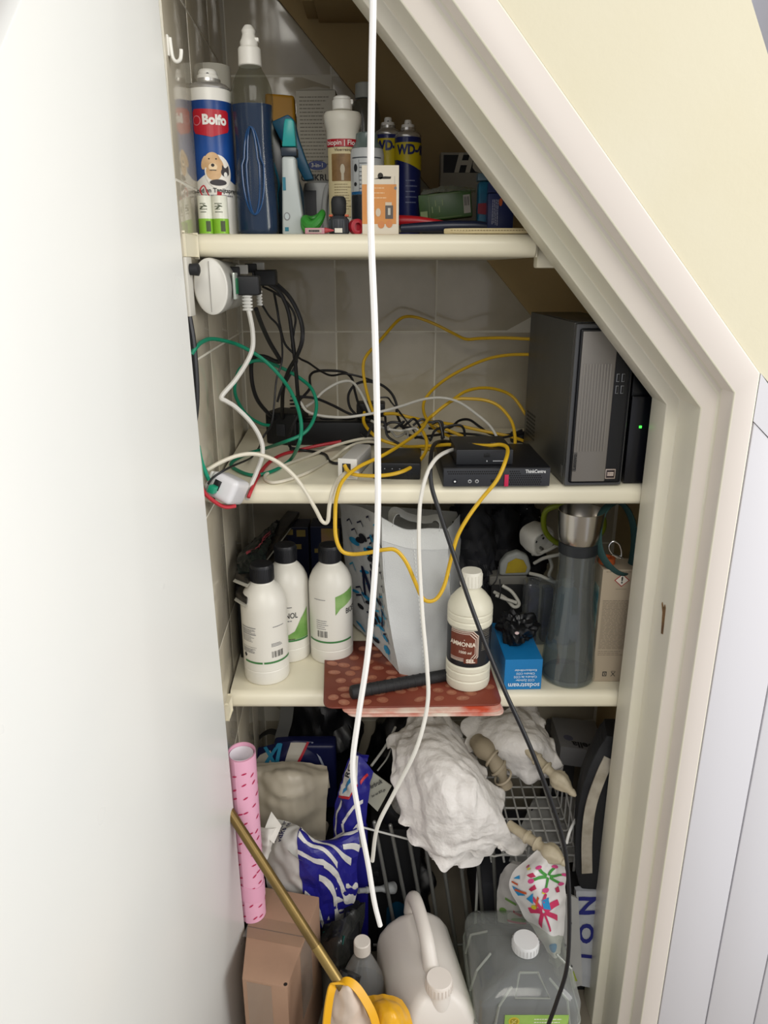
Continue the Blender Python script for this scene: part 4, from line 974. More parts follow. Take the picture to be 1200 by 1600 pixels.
# mini computer with mesh front
fl, frt = P(690, 790, 1.193), P(857, 783, 1.193)
ang = 0.03
mx = (fl.x + frt.x) / 2; wd = 168 * mpp(1.193, Z2) ; hh = .0335
t = thing('mini_computer', 'flat black mini computer with honeycomb front under the smaller switch', 'computer', (mx + .001, 1.196, Z2), .02)
wd2 = wd / 2
bm = B(); box(bm, -wd2, wd2, 0, .178, .0010, hh, .002); obj('case', bm, M('#15161A', .4), t)
bm = B()
for px_, a_ in ((-wd2 + .01, 1), (wd2 - .01, 1), (-wd2 + .01, 2), (wd2 - .01, 2)): box(bm, px_ - .004, px_ + .004, .01 + .15 * (a_ - 1), .018 + .15 * (a_ - 1), -.0004, .0012)
o = obj('rubber_feet', bm, BLKM, t, smooth=False); o['kind'] = 'stuff'
bm = B(); box(bm, -wd2 + .001, wd2 - .001, -.003, -.0002, .002, hh - .001, .001); obj('front_bezel', bm, M('#2B2D32', .45), t)
bm = B()      # honeycomb holes
n = 0
for row in range(7):
    for col in range(44):
        x = -wd2 + .008 + col * .0036 + (row % 2) * .0018; z = .0055 + row * .0037
        if x > wd2 - .006: continue
        left_panel = x < .012 and z < .021
        if left_panel or (x > wd2 - .052 and z > .023) or (.011 < x < .021): continue
        vs = [bm.verts.new((x + .00135 * math.cos(PI / 6 + k * PI / 3), -.00325, z + .00135 * math.sin(PI / 6 + k * PI / 3))) for k in range(6)]; bm.faces.new(vs[::-1])
o = obj('honeycomb_holes', bm, M('#030304', .8), t, smooth=False); o['kind'] = 'stuff'
for x, rr_, nm in ((-wd2 + .020, .0042, 'power_button'), (-wd2 + .045, .0032, 'audio_jack'), (-wd2 + .057, .0032, 'audio_jack')):
    m_ = Matrix.Translation((x, -.0031, .011)) @ Matrix.Rotation(PI / 2, 4, 'X')
    bm = B(); lathe(bm, [(rr_, 0), (rr_, .0008), (rr_ * .7, .0010), (rr_ * .6, .0004)], 20, mat=m_); o = obj(nm, bm, M('#B8BABC' if nm == 'audio_jack' else '#303238', .3, metal=.6), t)
    decal('print', [ell(0, 0, rr_ * .4, rr_ * .4, 12)], flat((x, -.0044, .011)), M('#DDE0E0' if nm == 'power_button' else '#0A0A0C', .4), t, .0003)
bm = B(); box(bm, -.010, .002, -.0036, -.0031, .009, .014, .0003); obj('port', bm, M('#050507', .4), t)
bm = B(); box(bm, .0125, .0195, -.0052, -.0031, .002, .0225, .0006); obj('red_tab', bm, M('#B81F48', .4), t)
text('ThinkCentre', .0082, flat((0, -.0033, 0)), M('#D8DADA', .4), t, wd2 - .026, .0275, .02, sx=.8)
# network switch on top of it
qx = P(752, 755, 1.245)
t = thing('flat_switch', 'matte black network switch lying on top of the mini computer', 'network switch', (P(757, 755, 1.215).x - .002, 1.212, Z2 + .0338), .03)
bm = B(); box(bm, -.048, .048, 0, .108, .0005, .0265, .0015); obj('switch_case', bm, M('#1B1D21', .45), t)
mp = flat((0, 0, 0))
decal('print', [ell(.004, .0185, .0024, .0024)], mp, M('#050506', .4), t, .0003)
bm = B(); box(bm, -.001, .009, -.0012, -.0002, .014, .020, .0004); obj('port', bm, M('#08090B', .4), t)
decal('print', [ell(.004, .007, .001, .0015, 10)] + scribble(.014, .038, .0055, .0085, 1, .0013, .05, 3), mp, M('#B5B8BA', .5), t, .0003)
mt = flat((0, .05, .0266), (1, 0, 0), (0, 1, 0))
decal('emblem', [ell(.022, .0, .0045, .0045)], mt, M('#5A5E62', .4), t, .0003); decal('emblem', [ell(.022, .0, .0022, .0022)], mt, M('#1B1D21', .4), t, .0006)
decal('print', scribble(-.022, .014, -.003, .003, 1, .004, .05, 6), mt, M('#44484C', .4), t, .0003)

# tower computer
t = thing('tower_computer', 'grey tower computer with ribbed front panel at the slanted frame', 'computer', (.3035, 1.207, Z2), .045)
W2, D2, H2 = .0965, .30, .268
bm = B(); box(bm, 0, W2, .004, D2, .001, H2, .0015); obj('case', bm, M('#4B4B48', .42, metal=.3), t)
bm = B(); box(bm, .0, W2, -.010, .0035, .002, H2 - .001, .003, 3); obj('front_frame', bm, M('#4F5052', .35, metal=.3), t)
bm = B(); box(bm, .0055, W2 - .004, -.0125, -.0102, .008, H2 - .008, .004, 3); obj('front_panel', bm, M('#0E0F13', .35), t)
bm = B(); box(bm, .0095, .066, -.0150, -.0127, .010, H2 - .012, .002); fp = obj('front_cover', bm, M('#7C7873', .38, metal=.35), t)
for k in range(10):
    bm = B(); x = .0145 + k * .0048
    box(bm, x, x + .0020, -.0164, -.0151, .062, .205, .0006, 2); obj('rib', bm, M('#8A8680', .35, metal=.35), fp)
for k, (x, z) in enumerate(((.070, .176), (.0785, .176), (.070, .157), (.0785, .157))):
    bm = B(); box(bm, x, x + .005, -.0138, -.0127, z, z + .013, .0003); obj('usb_port', bm, M('#8A8C8E', .3, metal=.8), t)
    bm = B(); box(bm, x + .001, x + .0045, -.0142, -.0139, z + .001, z + .012, .0002); obj('usb_slot', bm, M('#0A0A0C', .4), t)
for z in (.215, .228): bm = B(); lathe(bm, [(.0022, 0), (.0022, .0008)], 14, mat=Matrix.Translation((.0775, -.0127, z)) @ Matrix.Rotation(PI / 2, 4, 'X')); obj('audio_jack', bm, M('#3A3C40', .3, metal=.5), t)
bm = B(); box(bm, .0668, .084, -.0136, -.0128, .014, .031, .001); st = obj('badge', bm, M('#B7A9A0', .25, metal=.5), t)
bm = B(); box(bm, .0685, .0823, -.0140, -.0137, .0158, .0292, .0005); obj('badge_field', bm, M('#2E2222', .3), t); decal('print', scribble(.070, .081, .019, .026, 2, .0026, .1, 4), flat((0, -.0141, 0)), M('#C9B9AE', .4), t, .0003)
bm = B(); box(bm, .0090, .0155, -.0160, -.0151, .028, .060, .0006); obj('name_plate', bm, M('#55534F', .3, metal=.4), t)
text('Lenovo', .0090, flat((.0122, -.0162, .044), (0, 0, 1), (-1, 0, 0)), M('#1A1A1C', .4), t, 0, 0, .01)
bm = B(); box(bm, -.0006, -.0001, .008, .020, .012, .032, .0002); obj('sticker', bm, M('#5F5F5C', .5), t)
bm = B(); n = 0
for i in range(9):
    for j in range(7):
        y, z = .215 + i * .008, .030 + j * .0075
        vs = [bm.verts.new((-.0003, y + .0026 * math.cos(a), z + .0026 * math.sin(a))) for a in [k * PI / 3 for k in range(6)]]; bm.faces.new(vs)
o = obj('vent_holes', bm, M('#0C0C0C', .8), t, smooth=False); o['kind'] = 'stuff'
bm = B(); box(bm, .004, W2 - .004, .0, .20, H2 + .0002, H2 + .0012, .0003); obj('top_lip', bm, M('#454543', .4, metal=.3), t)
# black box next to it, with green light
t = thing('black_drive_box', 'glossy black upright box with a green light, squeezed against the frame', 'computer drive', (.4085, 1.222, Z2), .03)
bm = B(); box(bm, 0, .058, 0, .20, .001, .225, .004, 3); obj('case', bm, M('#0D0E14', .3), t)
bm = B(); box(bm, -.0, .058, -.008, -.0005, .001, .150, .002); obj('front_cover', bm, M('#101117', .22), t)
gx = P(1005, 670, 1.203)
bm = B(); box(bm, gx.x - .4085 - .0035, gx.x - .4085 + .0005, -.0100, -.0084, gx.z - Z2 - .001, gx.z - Z2 + .003, .0003); obj('green_light', bm, M('#35E03A', .4, emit=3.0), t)
# bunch of dark plugs at the foot of the tower
t = thing('dark_connector', 'dark cable connector at the foot of the tower computer', 'plug', (P(822, 690, 1.525).x - .012, 1.53, Z2))
bm = B(); box(bm, -.02, .012, -.008, .012, .0005, .022, .004); obj('connector_body', bm, M('#16171A', .5), t)
# ================================================================== THIRD SHELF: bottles, bag, placemats
def patch_map(f, thick):
    def mp(x, y, l):
        e = 2e-3; x = min(max(x, 0), 1); y = min(max(y, 0), 1)
        p = f(x, y); n = (f(min(x + e, 1), y) - f(max(x - e, 0), y)).cross(f(x, min(y + e, 1)) - f(x, max(y - e, 0)))
        n.normalize()
        if n.dot(Vector((0, 0, CAMZ)) - p) < 0: n = -n
        return p + n * (l + thick)
    return mp
def white_bottle(label, cx, Y, ytop, rz, kind):
    p = XZ(cx, Y, Z3); H = P(cx, ytop, Y).z - Z3 + .003; R_ = .0432
    t = thing('white_bottle', label, 'bottle', p, rz, 'white litre bottles with black caps')
    pr = [(.038, 0), (.0418, .0015), (.0432, .006), (.0432, .027), (.0424, .0285), (.0432, .030), (.0432, .060), (.0432, .150), (.0428, .158), (.0405, .168), (.035, .180), (.0275, .190), (.0215, .196), (.0205, .199)]
    pr = [(r_, z * H / .235) for r_, z in pr]
    bm = B(); lathe(bm, pr, 48); obj('bottle_body', bm, M('#DDDAD0', .36), t, ang=25)
    k = H / .235
    bm = B(); lathe(bm, [(.0212, .1995 * k), (.0222, .2005 * k), (.0222, .2015 * k), (.0215, .228 * k), (.020, .2315 * k), (.018, .232 * k)], 40); cp = obj('cap', bm, M('#17181C', .4), t)
    bm = B()
    for i in range(40):
        a = 2 * PI * i / 40; m_ = Matrix.Rotation(a, 4, 'Z'); box(bm, -.0006, .0006, -.0226, -.0214, .2025 * k, .226 * k, mat=m_)
    o = obj('knurling', bm, M('#17181C', .4), cp, smooth=False); o['kind'] = 'stuff'
    mp = cyl(R_ + .0003)
    gz = .046 * k
    G = M('#3F7A44', .45); 
    if kind == 0:
        decal('green_line', [rect(-.045, -.006, gz, gz + .004), rect(-.0035, .06, gz, gz + .004)], mp, G, t, .0003, .006)
        decal('print', [rect(-.05, -.016, .119, .1205), rect(-.05, -.016, .1055, .107)] + scribble(-.05, -.017, .108, .117, 4, .001, .3, 1) + scribble(-.05, -.017, .090, .104, 5, .001, .3, 2) + scribble(-.05, -.017, .067, .077, 4, .0012, .2, 3), mp, INKG, t, .0003, .006)
        decal('print', [ell(-.043, .061, .004, .0055, 4), rect(-.050, -.016, .0795, .080)], mp, INK, t, .0004, .006)
        decal('print', scribble(.016, .042, .119, .122, 1, .0015, .1, 5) + scribble(.012, .036, .080, .088, 3, .0013, .3, 6), mp, INKG, t, .0003, .006)
        decal('barcode', barcode(.012, .036, .058, .071, 18, 4), mp, INK, t, .0004, .006)
    else:
        decal('green_line', [rect(-.05, .05, gz, gz + .004)], mp, G, t, .0003, .006)
    if kind == 1:
        text('BIOETHANOL', .0165, mp, INK, t, -.012, .104, .01, sx=.72, L=.008)
        decal('print', scribble(-.04, .014, .090, .096, 1, .002, .1, 3) + scribble(.004, .014, .120, .124, 1, .002, .1, 3), mp, INKG, t, .0004, .006)
        decal('green_label', [[(-.04, gz + .0045), (.05, gz + .0045), (.05, .115), (.032, .095), (.018, .070), (.0, .060), (-.04, .056)]], mp, M('#5E8F3F', .45, mott=('#86AB62', 25)), t, .0003, .006)
        decal('print', scribble(.0, .018, .051, .055, 1, .002, .1, 3), mp, M('#4A4630', .4), t, .0006, .006)
    if kind == 2:
        decal('green_label', [[(.012, .108), (.022, .120), (.055, .135), (.055, .160), (.030, .152), (.012, .147)]], mp, M('#5E8F3F', .45, mott=('#8DB06C', 25)), t, .0003, .006)
        text('BIOETHANOL', .0165, mp, INK, t, .034, .112, .01, sx=.72, align='LEFT', L=.008)
        decal('barcode', barcode(-.026, -.004, .060, .074, 16, 9), mp, INK, t, .0004, .006)
        decal('print', scribble(-.028, -.002, .076, .098, 5, .0013, .3, 12) + scribble(-.032, -.006, .139, .142, 1, .0013, .1, 12) , mp, INKG, t, .0003, .006)
    return t
white_bottle('white litre bottle with black cap standing nearest the shelf edge, seen from its back', 418, 1.268, 880, .14, 0)
white_bottle('white litre bottle with black cap between the other two, its label ending in NOL', 453, 1.352, 850, 0, 1)
white_bottle('white litre bottle with black cap next to the printed shopping bag', 519, 1.346, 850, 0, 2)

# placemats
def mat_poly(c, r=.03):
    out = []
    n = len(c)
    for i in range(n):
        p, a, b_ = Vector(c[i]), Vector(c[i - 1]), Vector(c[(i + 1) % n])
        da, db = (a - p).normalized(), (b_ - p).normalized()
        for k in range(7):
            t_ = k / 6; q = (p + da * r) * (1 - t_) ** 2 + p * 2 * t_ * (1 - t_) + (p + db * r) * t_ ** 2; out.append((q.x, q.y))
    return out
def xy(px, py, z): v = PZ(px, py, z); return (v.x, v.y)
tops = []
for i, (lab, c, colr, z) in enumerate((
    ('lowest placemat of the stack, white with orange and red shapes', [(540, 1121), (791, 1119), (768, 1070), (548, 1075)], M('#D8CFC0', .35, mott=('#B8452C', 16)), 0.0),
    ('middle placemat of the stack, white with orange and red shapes', [(533, 1116), (787, 1113), (764, 1062), (541, 1066)], M('#D5CABA', .35, mott=('#BC4A30', 14)), 1.0),
    ('top placemat of the stack, reddish brown with pale potato slices', [(505, 1108), (786, 1103), (752, 1003), (508, 1003)], M('#7A3B2C', .33, mott=('#6B3226', 10)), 2.0))):
    zz = Z3 + .0008 + z * .0034
    t = thing('placemat', lab, 'placemat', (0, 0, 0), 0, 'stacked placemats')
    pl = mat_poly([xy(x, y, zz) for x, y in c], .022)
    bm = B(); prism(bm, pl, .003, Matrix.Translation((0, 0, zz))); bmesh.ops.bevel(bm, geom=list(bm.edges), offset=.0006, segments=1, profile=.5, affect='EDGES'); obj('mat', bm, colr, t, ang=50)
    if i == 2:
        r_ = random.Random(7); pts = []
        x0, y0 = PZ(508, 1104, zz).x, PZ(508, 1104, zz).y
        for _ in range(900):
            x, y = r_.uniform(-.115, .215), r_.uniform(1.15, 1.36)
            if all((x - a) ** 2 + ((y - b_) * 1.2) ** 2 > .0235 ** 2 for a, b_, *_q in pts): pts.append((x, y))
        lp = [(Vector(q)) for q in pl]
        def inside(x, y, m=.013):
            s = None
            P4 = [Vector(xy(a, b_, zz)) for a, b_ in c]
            for k in range(4):
                e_ = P4[(k + 1) % 4] - P4[k]; n_ = Vector((-e_.y, e_.x)).normalized()
                d = n_.dot(Vector((x, y)) - P4[k])
                if d < m: return False
            return True
        pts = [q for q in pts if inside(*q)]
        mpt = flat((0, 0, zz + .003), (1, 0, 0), (0, 1, 0))
        po, pi_ = [], []
        for x, y in pts:
            rx, ry, ro = r_.uniform(.0095, .0125), r_.uniform(.0075, .0095), r_.uniform(-.7, .7)
            po.append(ell(x, y, rx, ry, 18, ro)); pi_.append(ell(x - .001, y, rx * .6, ry * .5, 12, ro))
        o = decal('slices', po, mpt, M('#A3664E', .4, mott=('#935843', 90)), t, .0003); o['kind'] = 'stuff'
        o = decal('slice_hearts', pi_, mpt, M('#B07A60', .4, mott=('#9A6049', 200)), t, .0005); o['kind'] = 'stuff'
ZM = Z3 + .0008 + 2 * .0034 + .0034
# black rubber handle
a, b_ = PZ(549, 1082, ZM + .0125), PZ(712, 1052, ZM + .0125)
t = thing('rubber_handle', 'black ribbed rubber grip lying across the potato slice placemat', 'handle', a)
d = b_ - a; L_ = d.length; Rh = Vector((0, 0, 1)).rotation_difference(d.normalized()).to_matrix().to_4x4()
bm = B(); lathe(bm, [(.008, -.002), (.0118, .0), (.0128, .004), (.0128, .018), (.0112, .022), (.0112, L_ - .004), (.010, L_)], 30, mat=Rh); obj('grip', bm, M('#1C1C1D', .65, bump=(300, .4)), t)
for k in range(9):
    bm = B(); lathe(bm, [(.0113, 0), (.0119, .001), (.0119, .003), (.0113, .004)], 30, c=(0, 0, .035 + k * .014), mat=Rh, caps=False); obj('rib', bm, M('#1C1C1D', .65), t)

# ammonia bottle
Y = 1.222; zb = ZM + .0004; p = XZ(730, Y, zb); H = P(741, 891, Y).z - zb
t = thing('ammonia_bottle', 'ribbed cream bottle with brown ammonia label standing on the placemats', 'bottle', p)
pr = [(.036, 0), (.0395, .003), (.0412, .010), (.0412, .020), (.0398, .0225), (.0412, .025), (.0412, .037), (.0398, .0395), (.0412, .042), (.0412, .050), (.0395, .053), (.0395, .130), (.0412, .133), (.0412, .141), (.0398, .1435), (.0412, .146), (.0412, .154), (.0398, .1565), (.0412, .159), (.0408, .165), (.037, .176), (.028, .188), (.020, .196), (.0175, .199), (.0175, .203)]
k = H / .233
bm = B(); lathe(bm, [(r_, z * k) for r_, z in pr], 48); obj('bottle_body', bm, M('#DAD6C2', .4, sss=.1), t, ang=28)
bm = B(); lathe(bm, [(.0185, .2035 * k), (.0195, .2045 * k), (.0192, .229 * k), (.018, .233 * k)], 40); cp = obj('cap', bm, M('#E0DDD0', .4), t)
for i in range(20):
    bm = B(); box(bm, -.0008, .0008, -.0202, -.019, .206 * k, .227 * k, .0003, mat=Matrix.Rotation(2 * PI * i / 20, 4, 'Z')); obj('cap_rib', bm, M('#E0DDD0', .4), cp)
Rl = .0398
bm = B(); wrap(bm, Rl, -3.1, 3.1, .054 * k, .1295 * k, seg=64); obj('label', bm, M('#17171A', .4), t, ang=60)
mp = cyl(Rl + .0006, -.32)
def chamf(x0, x1, y0, y1, c_): return [(x0, y0), (x1 - c_ * .8, y0), (x1, y0 + c_), (x1, y1 - c_), (x1 - c_, y1), (x0, y1)]
for j, (o_, cc) in enumerate(((0, '#D9C9B8'), (.0012, '#5A2A1C'), (.0026, '#D9C9B8'), (.0040, '#5A2A1C'), (.0058, '#D9C9B8'), (.0068, '#6A3322'))):
    decal('label_frame', [chamf(-.028, .026 - o_, .064 + o_ * 1.0, .126 - o_, .010)], mp, M(cc, .45), t, .0002 + .00015 * j, .005)
CRX = M('#E0D2C0', .45)
text('AMMONIA', .0118, mp, CRX, t, -.004, .099, .028, sx=.86, lift=.0014, L=.008, rot=-.02)
text('1000 ml', .0072, mp, CRX, t, .0015, .083, .02, lift=.0014, rot=-.03)
decal('print', [ell(.0, .108, .001, .001, 6), rect(-.002, .002, .0905, .0912)], mp, CRX, t, .0014, .006)
decal('badge', [rect(.0, .024, .0615, .0715)], mp, M('#6A3322', .45), t, .0016, .005)
text('SEL', .0098, mp, CRX, t, .012, .0665, .05, lift=.0019, sx=1.1)
o = decal('print', scribble(.032, .052, .112, .126, 4, .0012, .2, 3) + scribble(.032, .052, .088, .106, 6, .0009, .2, 4) + [rect(.031, .053, .1085, .1092), rect(.031, .053, .086, .0866)], mp, M('#8A8478', .5), t, .0008, .006)

# carafe with steel funnel
Y = 1.262; p = XZ(886, Y, Z3); H = P(893, 792, Y).z - Z3; hz = lambda y: P(890, y, Y).z - Z3
t = thing('glass_carafe', 'clear glass carafe with brushed steel pouring funnel and black collar', 'carafe', p)
R0 = .0515
pr = [(R0 * .92, 0.0), (R0, .006), (R0 * 1.0, .016), (R0 * .965, .045), (R0 * .85, .10), (R0 * .72, .155), (R0 * .655, hz(890)), (R0 * .665, hz(858))]
out = crom([(a, 0, b) for a, b in pr], 5); o_ = [(v.x, v.z) for v in out]; inn = [(r_ - .003, max(z_, .012)) for r_, z_ in o_][::-1]
bm = B(); lathe(bm, o_ + inn, 48, caps=False); 
bm.verts.ensure_lookup_table()
obj('glass', bm, glassy('#DDE2E1', .03, .95, .42), t, ang=60)
bm = B(); lathe(bm, [(R0 * .9, .0004), (R0 * .93, .004), (R0 * .90, .011)], 44); obj('glass_base', bm, glassy('#C4CCCA', .05, .90, .4), t)
zc0, zc1, zc2 = hz(862), hz(845), hz(797)
bm = B(); lathe(bm, [(R0 * .67, zc0), (R0 * .69, zc0 + .001), (R0 * .70, zc1 - .001), (R0 * .68, zc1)], 44); obj('collar', bm, M('#1E2124', .4), t)
bm = B(); lathe(bm, [(R0 * .69, zc1 + .0005), (R0 * .71, zc1 + .002), (R0 * .75, zc1 + .018), (R0 * .80, zc2), (R0 * .785, zc2 + .0005), (R0 * .73, zc1 + .018), (R0 * .42, zc1 + .003), (R0 * .2, zc1 + .001)], 56); obj('funnel', bm, M('#B9B4AC', .24, metal=1), t, ang=50)
# blue translucent bottle behind the carafe, clear case with navy content
t = thing('blue_flask', 'light blue translucent flask seen through the glass carafe', 'flask', XZ(880, 1.40, Z3)); h_ = P(880, 915, 1.40).z - Z3
bm = B(); lathe(bm, [(.022, 0), (.028, .005), (.029, .03), (.027, h_ - .03), (.022, h_ - .01), (.012, h_)], 32, 1, .7); obj('flask_body', bm, M('#5C93B4', .3, trans=.2), t)
bm = B(); lathe(bm, [(.0125, h_ + .0005), (.013, h_ + .012), (.010, h_ + .014)], 24); obj('cap', bm, M('#B9BDBE', .4), t)
t = thing('clear_case', 'clear plastic case with dark blue contents next to the blue carton', 'case', XZ(838, 1.40, Z3), .05); h_ = P(838, 905, 1.40).z - Z3
bm = B(); box(bm, -.033, .033, -.02, .02, .0005, h_, .010, 4); obj('case_shell', bm, glassy('#DDE1E6', .08, .93, .4), t)
bm = B(); box(bm, -.024, -.003, -.012, .012, .004, h_ - .014, .006, 3); obj('blue_content', bm, M('#1A1C48', .45, mott=('#0D0E1E', 30)), t)
bm = B(); box(bm, .006, .026, -.012, .012, .004, h_ - .016, .006, 3); obj('blue_content', bm, M('#1A1C48', .45, mott=('#0D0E1E', 30)), t)

# blue carton with upside-down print
fl, fr_ = PZ(787, 1078, Z3), PZ(845, 1077, Z3)
bl_ = PZ(778, 1010, Z3)
w_ = fr_.x - fl.x; h_ = P(815, 1031, fl.y).z - Z3
t = thing('blue_carton', 'bright blue carton lying flat with upside-down white print, beside the ammonia bottle', 'box', (fl.x, fl.y, Z3), .03)
bm = B(); box(bm, 0, w_, 0, .15, .0004, h_, .0008); obj('carton', bm, M('#1877B4', .4), t, smooth=False)
up = flat((w_ / 2, -.0006, h_ / 2), (-1, 0, 0), (0, 0, -1))
mpu = lambda x, y, l: Vector((w_ / 2 - x, -l - .0002, h_ * .5 - y))
WB = M('#D6E2EC', .45)
text('sodastream', .0135, mpu, WB, t, -.002, h_ * .5 - .010, .015, sx=.95, align='CENTER')
for j, s_ in enumerate(('CO2 Zylinder', 'Cylindre de CO2', 'Cilindro CO2', 'Koolzuurcilinder')): text(s_, .0062, mpu, WB, t, -.004, h_ * .5 - .0205 - j * .0070 + .0, .01, align='CENTER')
mt = flat((w_ * .3, .07, h_ + .0002), (-.3, -1, 0), (1, -.3, 0))
text('soda', .016, mt, M('#4F92B8', .45), t, 0, 0, .0)
bm = B(); blob(bm, (0, 0, 0), (.033, .045, .026), .026, 36, 5, 5, base=-.020); t2 = thing('black_plastic_wad', 'crumpled black plastic wad lying on the bright blue carton', 'plastic', (fl.x + .033, fl.y + .085, Z3 + h_ + .0215)); obj('plastic_film', bm, M('#101114', .35), t2, ang=25)
decal('sticker', [ell(0, 0, .004, .0028)], flat((-.006, -.040, .010), (1, 0, 0), (0, .5, 1)), M('#C9B0AE', .5), t2, .0012)

# beige carton with warning sign
fl, fr_ = PZ(925, 1065, Z3), PZ(985, 1062, Z3)
h_ = P(925, 890, fl.y).z - Z3
t = thing('beige_carton', 'tall beige carton with hazard diamond and small print next to the upright frame', 'box', (fl.x, fl.y, Z3), 0)
bm = B(); box(bm, 0, .105, 0, .055, .0005, h_, .0008); obj('carton', bm, M('#A89A85', .55), t, smooth=False)
mp = flat((0, 0, 0))
INB = M('#5A5248', .6)
decal('hazard_sign', [[(.036, h_ - .034), (.050, h_ - .021), (.036, h_ - .008), (.022, h_ - .021)]], mp, M('#9A2A26', .5), t, .0003)
decal('hazard_sign', [[(.036, h_ - .0318), (.0478, h_ - .021), (.036, h_ - .0102), (.0242, h_ - .021)]], mp, M('#D6CFC2', .5), t, .0006)
text('!', .018, mp, INK, t, .036, h_ - .021, .03, lift=.0009)
decal('print', scribble(.006, .07, h_ - .007, h_ - .002, 1, .0012, .05, 7) + scribble(.026, .046, h_ - .040, h_ - .037, 1, .001, .05, 7) + scribble(.005, .075, h_ * .30, h_ * .74, 34, .0011, .08, 8) + scribble(.005, .06, h_ * .24, h_ * .29, 3, .0012, .5, 9), mp, M('#7C7262', .6), t, .0004)
decal('print', [rect(.018, .026, .012, .022)], mp, INK, t, .0004); decal('print', [rect(.0195, .0245, .014, .020)], mp, M('#A89A85', .55), t, .0007); decal('print', [rect(.021, .0232, .0155, .0185), line2(.034, .012, .042, .022, .001), line2(.034, .022, .042, .012, .001), rect(.034, .042, .0225, .0232)], mp, INK, t, .0009)
bm = B(); box(bm, -.0012, -.0004, .012, .04, .03, h_ - .04, .0002); obj('side_print', bm, M('#3F6A70', .5, mott=('#8C9A90', 30)), t)
# orange plug on top of carton, leash, yellow-green ring
t = thing('orange_cap', 'orange screw cap lying on the tall beige carton', 'cap', (fl.x + .014, fl.y + .03, Z3 + h_))
bm = B(); lathe(bm, [(.014, .0006), (.0155, .002), (.0155, .011), (.013, .013), (.008, .013), (.008, .010)], 28); obj('cap_ring', bm, M('#B4582C', .45), t)
Yl = 1.245
t = thing('dog_leash', 'dark teal looped strap with steel carabiner hanging at the upright frame', 'leash', (0, 0, 0))
lp = crom([P(x, y, Yl + dy) for x, y, dy in ((958, 786, .03), (941, 802, .01), (934, 832, 0), (938, 862, -.002), (955, 888, -.004), (975, 898, 0), (985, 885, .02), (991, 850, .03), (988, 815, .035), (975, 790, .035))], 7, True)
bm = B(); tube(bm, lp, .006, 10, cyc=True, flat=(.0085, .0035)); obj('strap_loop', bm, M('#1F3F3E', .75, bump=(400, .4)), t)
bm = B(); tube(bm, crom([P(x, y, Yl - .006) for x, y in ((952, 852), (958, 846), (967, 850), (971, 862), (969, 872), (960, 868), (953, 860))], 6, True), .0017, 8, cyc=True); obj('carabiner', bm, M('#C9C9C9', .2, metal=1), t)
bm = B(); tube(bm, [P(956, 866, Yl - .006), P(974, 872, Yl - .006)], .0024, 8); obj('carabiner_gate', bm, M('#B9B9B9', .2, metal=1), t)
t = thing('yellow_green_band', 'yellow-green plastic ring behind the steel funnel, just under the shelf', 'ring', (0, 0, 0))
bm = B(); tube(bm, crom([P(x, y, 1.40 + dy) for x, y, dy in ((852, 800, -.03), (852, 830, -.01), (875, 850, .0), (915, 852, .0), (942, 828, .0), (938, 800, -.02), (910, 790, -.03), (875, 790, -.04))], 6, True), .0055, 10, cyc=True); obj('ring_band', bm, M('#6E7A14', .45), t)

# non-woven shopping bag
z3 = Z3 + .012
A0, B0, C0, D0 = PZ(578, 1008, z3), PZ(624, 1052, z3), PZ(706, 1046, z3), PZ(552, 975, z3)
B0t, C0t = P(596, 808, 1.315), P(700, 826, 1.325); D0t = P(531, 786, 1.50); E0t = P(722, 800, 1.50); E0 = PZ(715, 985, z3)
t = thing('shopping_bag', 'white non-woven shopping bag with blue print on its side, standing open behind the placemats', 'bag', (0, 0, 0))
NW = M('#C5C7C6', .8, bump=(420, .35), sss=.1)
def mix(a, b_, k, d=(0, 0, 0)): return a.lerp(b_, k) + Vector(d)
fF = surf([[B0, mix(B0, C0, .35, (0, -.012, -.004)), mix(B0, C0, .7, (0, -.006, 0)), C0],
           [mix(B0, B0t, .33, (-.006, -.02, 0)), mix(B0, C0, .35).lerp(mix(B0t, C0t, .35), .33) + Vector((0, -.022, 0)), mix(B0, C0, .7).lerp(mix(B0t, C0t, .7), .33) + Vector((0, -.012, 0)), mix(C0, C0t, .33)],
           [mix(B0, B0t, .66, (-.008, -.008, 0)), mix(B0, C0, .35).lerp(mix(B0t, C0t, .35), .66) + Vector((0, -.010, 0)), mix(B0, C0, .7).lerp(mix(B0t, C0t, .7), .66) + Vector((0, -.018, 0)), mix(C0, C0t, .66)],
           [B0t, mix(B0t, C0t, .35, (0, -.004, -.014)), mix(B0t, C0t, .7, (0, 0, -.006)), C0t]], 1, 1)
g_ = crumpled(fF, .011, 14, 2)
bm = B(); patch(bm, g_, 34, 40, .0012); fp = obj('front_panel', bm, NW, t, ang=40)
# stitched hem and side tape
mpF = patch_map(g_, .0004)
bm = B(); prism(bm, rect(0, 1, 0, 1), .001); bm.free()
decal('top_hem', [rect(.0, 1.0, .86, .995)], mpF, M('#D2D4D2', .8, bump=(420, .35)), t, .0010, .05)
decal('stitching', [rect(.43, .445, k * .028, k * .028 + .016) for k in range(2, 34)] + [rect(.50, .515, k * .028, k * .028 + .016) for k in range(2, 34)], mpF, M('#DDDFDC', .7), t, .0012)
fS = surf([[D0, mix(D0, B0, .5, (.004, 0, 0)), B0], [mix(D0, D0t, .5, (-.004, 0, 0)), mix(D0, B0, .5).lerp(mix(D0t, B0t, .5), .5) + Vector((.012, 0, 0)), mix(B0, B0t, .5, (-.006, -.010, 0))], [D0t, mix(D0t, B0t, .5, (.006, 0, .004)), B0t]], 1, 1)
gS = crumpled(fS, .008, 16, 6)
bm = B(); patch(bm, gS, 26, 36, .0012); obj('side_panel', bm, NW, t, ang=40)
mpS = patch_map(gS, .0004)
r_ = random.Random(5)
